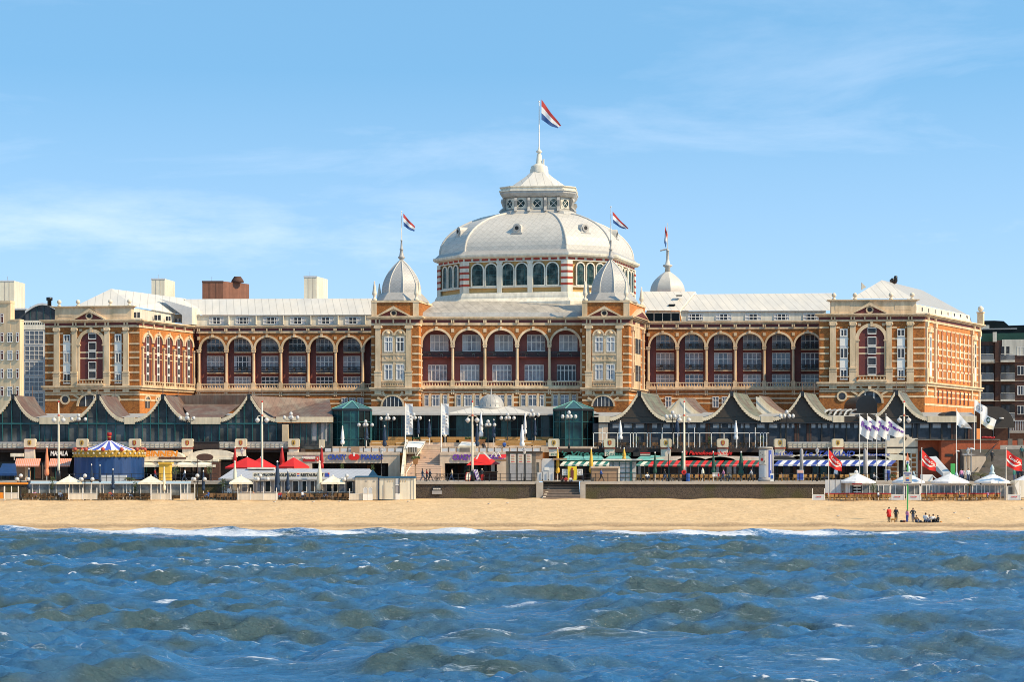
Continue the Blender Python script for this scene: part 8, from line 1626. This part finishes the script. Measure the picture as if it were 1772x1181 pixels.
# ================================================================ PEOPLE
def person(px, feet, pxh, d, z, joints, cols, lab, yaw=0, hair='hair'):
    """joints: dict of standing figure (x right, y away, z up) for 1.75 m; cols: shirt, legs, skin"""
    J = joints; s = pxh
    vs = list(J.keys()); idx = {k: i for i, k in enumerate(vs)}
    E = [('pelvis', 'waist'), ('waist', 'chest'), ('chest', 'neck'), ('neck', 'head'), ('head', 'crown'), ('chest', 'shL'), ('shL', 'elL'), ('elL', 'haL'), ('chest', 'shR'), ('shR', 'elR'), ('elR', 'haR'), ('pelvis', 'hiL'), ('hiL', 'knL'), ('knL', 'anL'), ('anL', 'toL'), ('pelvis', 'hiR'), ('hiR', 'knR'), ('knR', 'anR'), ('anR', 'toR')]
    rad = dict(pelvis=.145, waist=.13, chest=.15, neck=.06, head=.095, crown=.075, shL=.075, elL=.048, haL=.035, shR=.075, elR=.048, haR=.035, hiL=.10, knL=.065, anL=.045, toL=.035, hiR=.10, knR=.065, anR=.045, toR=.035)
    me = bpy.data.meshes.new('person'); me.from_pydata([tuple(c*s for c in J[k]) for k in vs], [(idx[a], idx[b_]) for a, b_ in E], [])
    tmp = bpy.data.objects.new('tmp', me); C.objects.link(tmp); tmp.modifiers.new('s', 'SKIN'); sv = me.skin_vertices[0].data
    for k in vs: q = rad[k]*s*(1.0 if k in ('head', 'crown', 'neck', 'haL', 'haR') else 1.22); sv[idx[k]].radius = (q, q*.8 if k in ('pelvis', 'waist', 'chest') else q)
    sv[idx['pelvis']].use_root = True; ss = tmp.modifiers.new('u', 'SUBSURF'); ss.levels = 1
    dg = bpy.context.evaluated_depsgraph_get(); dg.update(); m2 = bpy.data.meshes.new_from_object(tmp.evaluated_get(dg)); bpy.data.objects.remove(tmp)
    cx = sum(v.co.z for v in m2.vertices)/len(m2.vertices)
    shirt, legs = cols
    for k in ('skin', shirt, legs, 'black_metal'): m2.materials.append(MATS[k])
    segs = [(('pelvis', 'waist'), 1), (('waist', 'chest'), 1), (('chest', 'neck'), 1), (('head', 'crown'), 0), (('neck', 'head'), 0), (('shL', 'elL'), 1), (('elL', 'haL'), 1), (('shR', 'elR'), 1), (('elR', 'haR'), 1), (('hiL', 'knL'), 2), (('knL', 'anL'), 2), (('hiR', 'knR'), 2), (('knR', 'anR'), 2), (('anL', 'toL'), 3), (('anR', 'toR'), 3), (('pelvis', 'hiL'), 2), (('pelvis', 'hiR'), 2)]
    P3 = {k: Vector(J[k])*s for k in J}
    for p in m2.polygons:
        c = p.center; best = None
        for (a, b_), mi in segs:
            A_, B_ = P3[a], P3[b_]; ab = B_-A_; t = max(0, min(1, (c-A_).dot(ab)/ab.length_squared)); q = (c-(A_+ab*t)).length
            if best is None or q < best[0]: best = (q, mi, t, (a, b_))
        mi = best[1]
        if best[3] in (('elL', 'haL'), ('elR', 'haR')) and best[2] > .85: mi = 0
        p.material_index = mi; p.use_smooth = True
    # five fingers on each hand, joined into the same mesh
    bm = bmesh.new(); bm.from_mesh(m2)
    for sd_ in 'LR':
        h0, e0 = P3['ha'+sd_], P3['el'+sd_]; dr = (h0-e0).normalized(); sdv = dr.cross(Vector((0, 1, 0))); sdv = sdv.normalized() if sdv.length > .1 else Vector((1, 0, 0))
        for q in range(5):
            off = sdv*((q-1.5)*.018*s) if q < 4 else sdv*.045*s; L_ = (.07, .08, .075, .06, .05)[q]*s; st = h0+off+dr*(.02*s if q < 4 else -.01*s); en = st+dr*L_+(sdv*.02*s if q == 4 else Vector((0, 0, 0)))
            ring = []
            for pt, rr in ((st, .010*s), (en, .007*s)): ring.append([bm.verts.new(pt+sdv*(rr*math.cos(a))+Vector((0, 1, 0))*(rr*math.sin(a))) for a in (0, PI/2, PI, 3*PI/2)])
            for a in range(4): bm.faces.new((ring[0][a], ring[0][(a+1) % 4], ring[1][(a+1) % 4], ring[1][a]))
            bm.faces.new(ring[1])
    bm.to_mesh(m2); bm.free()
    o = bpy.data.objects.new('person', m2); C.objects.link(o); o.location = (X(px, d), d, z); o.rotation_euler = (0, 0, yaw); tag(o, lab, 'person')
    b = MB(); hd = P3['head']; b.lathe((hd.x, hd.y, hd.z-.01*s), [(.085*s, .0), (.10*s, .04*s), (.092*s, .10*s), (.05*s, .145*s), (.01*s, .155*s)], 8, hair); hb = b.build('hair'); hb.parent = o
    b = MB()      # nose and eyes on the side the head faces (-y)
    b.ball((hd.x, hd.y-.10*s, hd.z+.01*s), .016*s, 'skin', 5)
    for e in (-.035, .035): b.ball((hd.x+e*s, hd.y-.088*s, hd.z+.03*s), .011*s, 'black_metal', 5)
    b.box(hd.x-.025*s, hd.x+.025*s, hd.y-.097*s, hd.y-.085*s, hd.z-.04*s, hd.z-.03*s, 'red_dark'); fb = b.build('face'); fb.parent = o
    return o
def stand(step=0., armL=(0.30, 0, .80), armR=(-.30, 0, .80), lean=0, bend=0):
    return dict(pelvis=(0, 0, .94), waist=(lean*.3, 0, 1.08), chest=(lean*.7, 0, 1.32), neck=(lean, 0, 1.48), head=(lean*1.1, 0, 1.60), crown=(lean*1.1, 0, 1.70), shL=(.19+lean, 0, 1.40), elL=(.26+lean*.6, -.02, 1.12), haL=armL, shR=(-.19+lean, 0, 1.40), elR=(-.26+lean*.6, -.02, 1.12), haR=armR,
        hiL=(.09, 0, .88), knL=(.10+step*.5, -.03, .48), anL=(.10+step, 0, .09), toL=(.10+step, -.14, .04), hiR=(-.09, 0, .88), knR=(-.10-step*.4, -.03, .48), anR=(-.10-step, 0, .09), toR=(-.10-step, -.14, .04))
def walk(dirx=1):      # striding sideways in the picture; the figure faces -y and is turned by yaw
    j = stand(); j.update(elL=(.24, .12, 1.14), haL=(.24, .10, .88), elR=(-.24, -.14, 1.14), haR=(-.23, -.30, .94), knL=(.09, -.26, .52), anL=(.09, -.36, .10), toL=(.09, -.50, .08), knR=(-.09, .06, .47), anR=(-.09, .34, .16), toR=(-.09, .26, .05)); return j
def sit(d_=0):
    return dict(pelvis=(0, 0, .14), waist=(0, .02, .28), chest=(0, .0, .52), neck=(0, -.03, .68), head=(0, -.05, .80), crown=(0, -.05, .90), shL=(.19, 0, .60), elL=(.27, -.15, .38), haL=(.15, -.38, .42), shR=(-.19, 0, .60), elR=(-.27, -.12, .36), haR=(-.15, -.36, .42),
        hiL=(.10, -.05, .13), knL=(.17, -.42, .42), anL=(.14, -.62, .08), toL=(.14, -.76, .05), hiR=(-.10, -.05, .13), knR=(-.17, -.42, .40), anR=(-.14, -.64, .08), toR=(-.14, -.78, .05))
hips = stand(armL=(.14, -.06, 1.0), armR=(-.14, -.06, 1.0)); hips.update(elL=(.36, .05, 1.16), elR=(-.36, .05, 1.16))
bz = beachz; d0 = 253.5
RC = person(1538.5, 0, 1.0, d0, bz(d0), stand(armL=(.22, -.2, 1.0), armR=(-.24, -.15, .98)), ('red', 'dark'), 'person standing on the sand in a long red coat and dark trousers', .3+PI)
b = MB(); x_ = X(1538.5, d0); b.lathe((x_, d0, bz(d0)+.62), [(.27, 0), (.23, .3), (.20, .7)], 10, 'red'); ct = b.build('coat_skirt'); ct.parent = RC; ct.matrix_parent_inverse = RC.matrix_basis.inverted()
person(1550.5, 0, .97, d0, bz(d0), stand(armL=(.2, -.1, .95), armR=(-.22, -.1, .95)), ('black_metal', 'dark'), 'person standing on the sand all in black beside the red coat', 2.8)
person(1569.5, 0, .83, d0-.3, bz(d0), stand(armL=(.2, -.2, 1.0), lean=-.03), ('pink_cloth', 'sign_blue'), 'shorter person in a pink top at the foot of the signpost', 2.2, 'brick_brown')
person(1580, 0, .94, d0+.2, bz(d0), hips, ('black_metal', 'jeans'), 'person in a black top and jeans with hands on hips beside the signpost', PI, 'bark')
for px, cs, lab, s_, yw in ((1585.5, ('wicker_brown', 'jeans'), 'child in a brown coat sitting right of the person with hands on hips', .8, .3), (1601.5, ('white_canvas', 'dark'), 'person in a white shirt sitting on the sand', 1.05, 2.6), (1608.5, ('grey_wall', 'jeans'), 'person in grey sitting just right of the white shirt', .85, -.8), (1614.5, ('grey_pale', 'dark'), 'person in pale grey sitting in the middle of the row on the sand', .92, .5), (1623.5, ('black_metal', 'dark'), 'person in black lying back at the right end of the group', .8, -1.2)):
    person(px, 0, s_*1.12, d0, bz(d0)-.02, sit(), cs, lab, yw)
mk('bag', 'dark bag lying on the sand left of the pink top', 'bag', lambda b: (b.ball((X(1560, d0), d0-.2, bz(d0)+.12), .22, 'black_metal', 8, .6), b.ball((X(1564, d0), d0-.2, bz(d0)+.12), .2, 'plum', 8, .6)))
mk('picnic_blanket', 'dark blanket and bags spread under the sitting group', 'blanket', lambda b: (b.box(X(1586, d0), X(1626, d0), d0-.7, d0+.8, bz(d0)+.015, bz(d0)+.05, 'dark'), b.ball((X(1592, d0), d0-.3, bz(d0)+.1), .2, 'black_metal', 8, .7), b.ball((X(1627, d0), d0-.5, bz(d0)+.06), .12, 'orange', 6, .6)))
dog = MB(); x_, z_ = X(1545, d0), bz(d0)      # small tan dog between the two standing people
dog.lathe((0, 0, 0), [(.02, 0)], 3, 'wicker') if 0 else None
for t, r_ in ((0, .10), (.12, .12), (.26, .10), (.38, .09)): dog.ball((x_-.2+t, d0-.3, z_+.33), r_, 'wicker', 8)
dog.ball((x_+.28, d0-.3, z_+.47), .085, 'wicker', 8); dog.tube((x_+.15, d0-.3, z_+.36), (x_+.27, d0-.3, z_+.45), .07, n=6, m='wicker'); dog.tube((x_+.30, d0-.3, z_+.46), (x_+.40, d0-.3, z_+.43), .04, .025, 6, 'wicker'); dog.tube((x_-.28, d0-.3, z_+.36), (x_-.42, d0-.3, z_+.5), .03, .015, 5, 'wicker')
for a in (-.16, .16):
    for e in (-.05, .05):
        dog.tube((x_+a, d0-.3+e, z_+.3), (x_+a-.03, d0-.3+e, z_+.14), .04, .028, 5, 'wicker'); dog.tube((x_+a-.03, d0-.3+e, z_+.14), (x_+a, d0-.3+e, z_), .028, .022, 5, 'wicker')
for e in (-.05, .05): dog.ball((x_+.25, d0-.3+e, z_+.56), .03, 'bark', 5)
thing(dog, 'dog', 'small tan dog between the red coat and the person in black', 'dog')
person(731, 0, 1.02, 301, G0, walk(), ('navy', 'jeans'), 'person in a dark jacket walking right on the promenade, leftmost of three', PI/2)
person(738.5, 0, .96, 301.3, G0, walk(), ('red', 'navy'), 'person in a red top walking between the two others before the wide stairs', PI/2)
person(744, 0, .98, 300.9, G0, walk(), ('navy', 'black_metal'), 'person in dark blue walking right, front one of the three walkers', PI/2)
person(1446.5, 0, 1.05, 303, G0, stand(), ('white_canvas', 'dark'), 'waiter in a white shirt and black trousers right of the left red flag', .4)
person(1482, 0, 1.0, 302, G0, stand(), ('white_canvas', 'grey_pale'), 'person in white behind the parasol nearest the ramp', .2)
person(1663.5, 0, .98, 302, G0, stand(), ('pink_cloth', 'jeans'), 'person in pink standing by the green panel', .4); person(1667, 0, .95, 302.4, G0, stand(), ('grey_pale', 'navy'), 'person in pale grey beside the pink one near the green panel', -.4); person(1675.5, 0, 1.0, 301.6, G0, stand(), ('white_canvas', 'jeans'), 'person in a white top beside the lantern post at the right', 0)
person(1755, 0, 1.0, 302, G0, stand(), ('green_stripe', 'jeans'), 'person in a green top at the foot of the long steps', .8); person(1762, 0, 1.0, 302.3, G0, stand(), ('navy', 'dark'), 'person in navy beside the green top at the foot of the steps', 0); person(1769, 0, .98, 302, G0, stand(), ('black_metal', 'dark'), 'person in black at the right edge below the steps', 0)
z7 = Z(798, 308.4)
person(1717, 0, .95, 308.2, Z(800, 308.2)-0.02, stand(), ('black_metal', 'dark'), 'person in black halfway up the long steps', 0); person(1768, 0, .95, 310.6, Z(793, 310.6), stand(), ('teal_frame', 'dark'), 'person in teal high on the long steps at the right edge', 0)
person(872.7, 0, .95, 321.5, ZM+.7, sit(), ('flag_blue', 'jeans'), 'person in a light blue shirt sitting on the central terrace', PI)
person(836.5, 0, .95, 320, ZM+.55, sit(), ('black_metal', 'jeans'), 'person in black sitting on the terrace above the red canopy', PI-.3)
person(834, 0, 1.0, 303, G0, stand(), ('black_metal', 'red_dark'), 'person in black serving under the red canopy', 0, 'cream_canvas')
person(397, 0, 1.0, 290.2, 2.45, stand(), ('white_canvas', 'dark'), 'person in white standing at the left end of the lettered pavilion', .3); person(438, 0, .95, 289.2, 2.75, sit(), ('salmon', 'jeans'), 'person with fair hair sitting behind the wide wind screen', 0, 'wicker')
person(484.5, 0, .95, 289, 2.75, sit(), ('red_dark', 'jeans'), 'person in red sitting before the lettered pavilion', .2); person(523, 0, 1.0, 289, 2.8, sit(), ('white_canvas', 'jeans'), 'person in a white shirt bending over a table before the pavilion', 1.3)
person(979, 0, .9, 299.4, G0-.1, sit(), ('red_dark', 'plum'), 'person in dark red sitting on the top stair beside the yellow board', 0); person(987, 0, .85, 299.4, G0-.1, sit(), ('grey_pale', 'jeans'), 'person in pale grey sitting on the top stair before the yellow board', .3); person(973.5, 0, .85, 299.6, G0-.1, sit(), ('plum', 'dark'), 'person in plum sitting at the left of the stair top', -.2)
for px, d, zz_, cl, lab in ((60, 289, 2.78, 'pink_cloth', 'person in pink sitting among the brown chairs at the left beach lamp'), (104, 289.4, 2.78, 'white_canvas', 'person in white sitting left of the cream double wind screen'), (190, 289.2, 2.78, 'red_dark', 'person in red sitting below the left part of the carousel'), (222, 289, 2.78, 'grey_pale', 'person in grey sitting below the right part of the carousel'), (360, 289.2, 2.78, 'flag_blue', 'person in blue sitting below the oval sign'), (498, 289.4, 2.78, 'stucco', 'person in beige sitting by the short navy parasol'), (566, 289.2, 2.78, 'navy', 'person in navy sitting under the parasol left of the huts'),
    (1458, 288.2, 2.78, 'black_metal', 'person in black sitting below the drinks stand'), (1520, 288.2, 2.78, 'white_canvas', 'person in white sitting left of the lettered screens'), (1612, 288.2, 2.78, 'navy', 'person in navy sitting under the parasol below the green panel'), (1660, 288.2, 2.78, 'brown_box', 'person in brown sitting left of the small palm stump'), (1708, 288.2, 2.78, 'pink_cloth', 'person in pink sitting below the parasol with the knob'), (1120, 304, G0+.3, 'white_canvas', 'person in white sitting right of the teal booth'), (1208, 304, G0+.3, 'red_dark', 'person in red sitting beside the small beige parasol'), (1262, 304, G0+.3, 'stucco', 'person in beige sitting between two dark green parasols'), (1352, 304, G0+.3, 'jeans', 'person in denim sitting right of the advertising column'), (1425, 304, G0+.3, 'orange', 'person in orange sitting right of the lantern post by the blue awning'), (1512, 304, G0+.3, 'grey_pale', 'person in grey sitting behind the white lettered flags')):
    person(px, 0, .95, d, zz_, sit(), (cl, 'jeans'), lab, random.uniform(-1.5, 1.5), random.choice(('hair', 'bark', 'wicker')))
for px, d, cl, lg, lab, dr in ((782, 302, 'stucco', 'jeans', 'person in beige walking left before the dark club entrance', -1), (1040, 299.6, 'flag_blue', 'dark', 'person in blue walking past the brown box', 1), (1150, 300, 'black_metal', 'jeans', 'person in black walking right of the teal booth', 1), (1252, 300.2, 'pink_cloth', 'jeans', 'person in pink strolling before the red and green awning', -1), (1300, 300, 'grey_pale', 'dark', 'person in grey walking left of the advertising column', -1), (268, 300.3, 'red_dark', 'jeans', 'person in dark red walking before the yellow pillar', 1), (320, 300.3, 'white_canvas', 'jeans', 'person in white walking under the white canopy', -1)):
    person(px, 0, .98, d, G0, walk(), (cl, lg), lab, dr*PI/2)
# parked bicycles by the stairs
def bike(px, d, lab):
    b = MB(); x_, z_ = X(px, d), G0
    r = empty('bicycle', (x_, d, G0), lab, 'bicycle', 'bicycles parked at the railing')
    for s in (-.52, .52):
        b = MB(); b.ring(x_+s, G0+.34, .30, .34, d-.02, d+.02, 'black_metal', 16, 0, 2*PI)
        for k in range(6): a = PI*k/6; b.tube((x_+s-.3*math.cos(a), d, G0+.34-.3*math.sin(a)), (x_+s+.3*math.cos(a), d, G0+.34+.3*math.sin(a)), .006, n=3, m='grey_pale')
        b.build('wheel', r)
    b = MB(); q = [(-.52, .34), (-.18, .85), (.36, .88), (.52, .34), (-.05, .32)]
    for a, c in ((0, 1), (1, 4), (4, 0), (1, 2), (2, 4), (2, 3)): b.tube((x_+q[a][0], d, z_+q[a][1]), (x_+q[c][0], d, z_+q[c][1]), .022, n=5, m='black_metal')
    b.build('frame', r); b = MB(); b.box(x_-.32, x_-.06, d-.07, d+.07, z_+.92, z_+.98, 'black_metal'); b.build('saddle', r); b = MB(); b.tube((x_+.34, d-.25, z_+1.05), (x_+.34, d+.25, z_+1.05), .02, n=5, m='grey_wall'); b.tube((x_+.36, d, z_+.85), (x_+.34, d, z_+1.05), .02, n=5, m='grey_wall'); b.build('handlebar', r)
bike(758, 300.6, 'black bicycle parked at the railing right of the walkers'); bike(764, 301.4, 'black bicycle parked against the wall beside the dark club entrance'); bike(124, 300.6, 'black bicycle leaning left of the carousel skirt'); bike(1170, 301.2, 'black bicycle left of the mast with the lifebuoy')
# gulls on the sand
def gull(px, py, d, lab):
    z_ = bz(d); b = MB(); x_ = X(px, d)
    for t, r_ in ((-.10, .05), (-.03, .08), (.06, .075), (.12, .05)): b.ball((x_+t, d, z_+.18), r_, 'drum_white' if t > 0 else 'grey_wall', 6, .85)
    b.ball((x_+.17, d, z_+.27), .045, 'white', 6); b.tube((x_+.20, d, z_+.27), (x_+.26, d, z_+.26), .012, .005, 4, 'orange'); b.tube((x_-.1, d, z_+.18), (x_-.22, d, z_+.2), .04, .015, 4, 'black_metal')
    for e in (-.02, .02): b.tube((x_+.02, d+e, z_+.12), (x_+.02, d+e, z_), .008, n=3, m='orange')
    thing(b, 'gull', lab, 'gull')
for px, py, d, lab in ((475, 870, 283, 'dark gull on the sand below the wide wind screen'), (542, 871, 283, 'gull on the sand below the lettered pavilion'), (587, 870, 284, 'gull on the sand left of the beach huts'), (706, 870, 284, 'gull on the sand below the cream hut'), (846, 874, 280, 'gull on the sand below the sea wall, left one of a pair'), (878, 873, 281, 'gull on the sand below the sea wall, right one of a pair'), (1531, 882, 270, 'gull on the sand left of the red coat'), (1652, 887, 265, 'pale gull on the sand right of the sitting group'), (1769, 879, 272, 'gull on the sand at the right edge'), (1676, 900, 257, 'gull near the tide line right of the group'), (7, 867, 286, 'gull on the sand at the far left'), (1450, 895, 260, 'gull near the tide line left of the red coat')): gull(px, py, d, lab)
for o in bpy.data.objects:
    if '_o' in o: del o['_o']
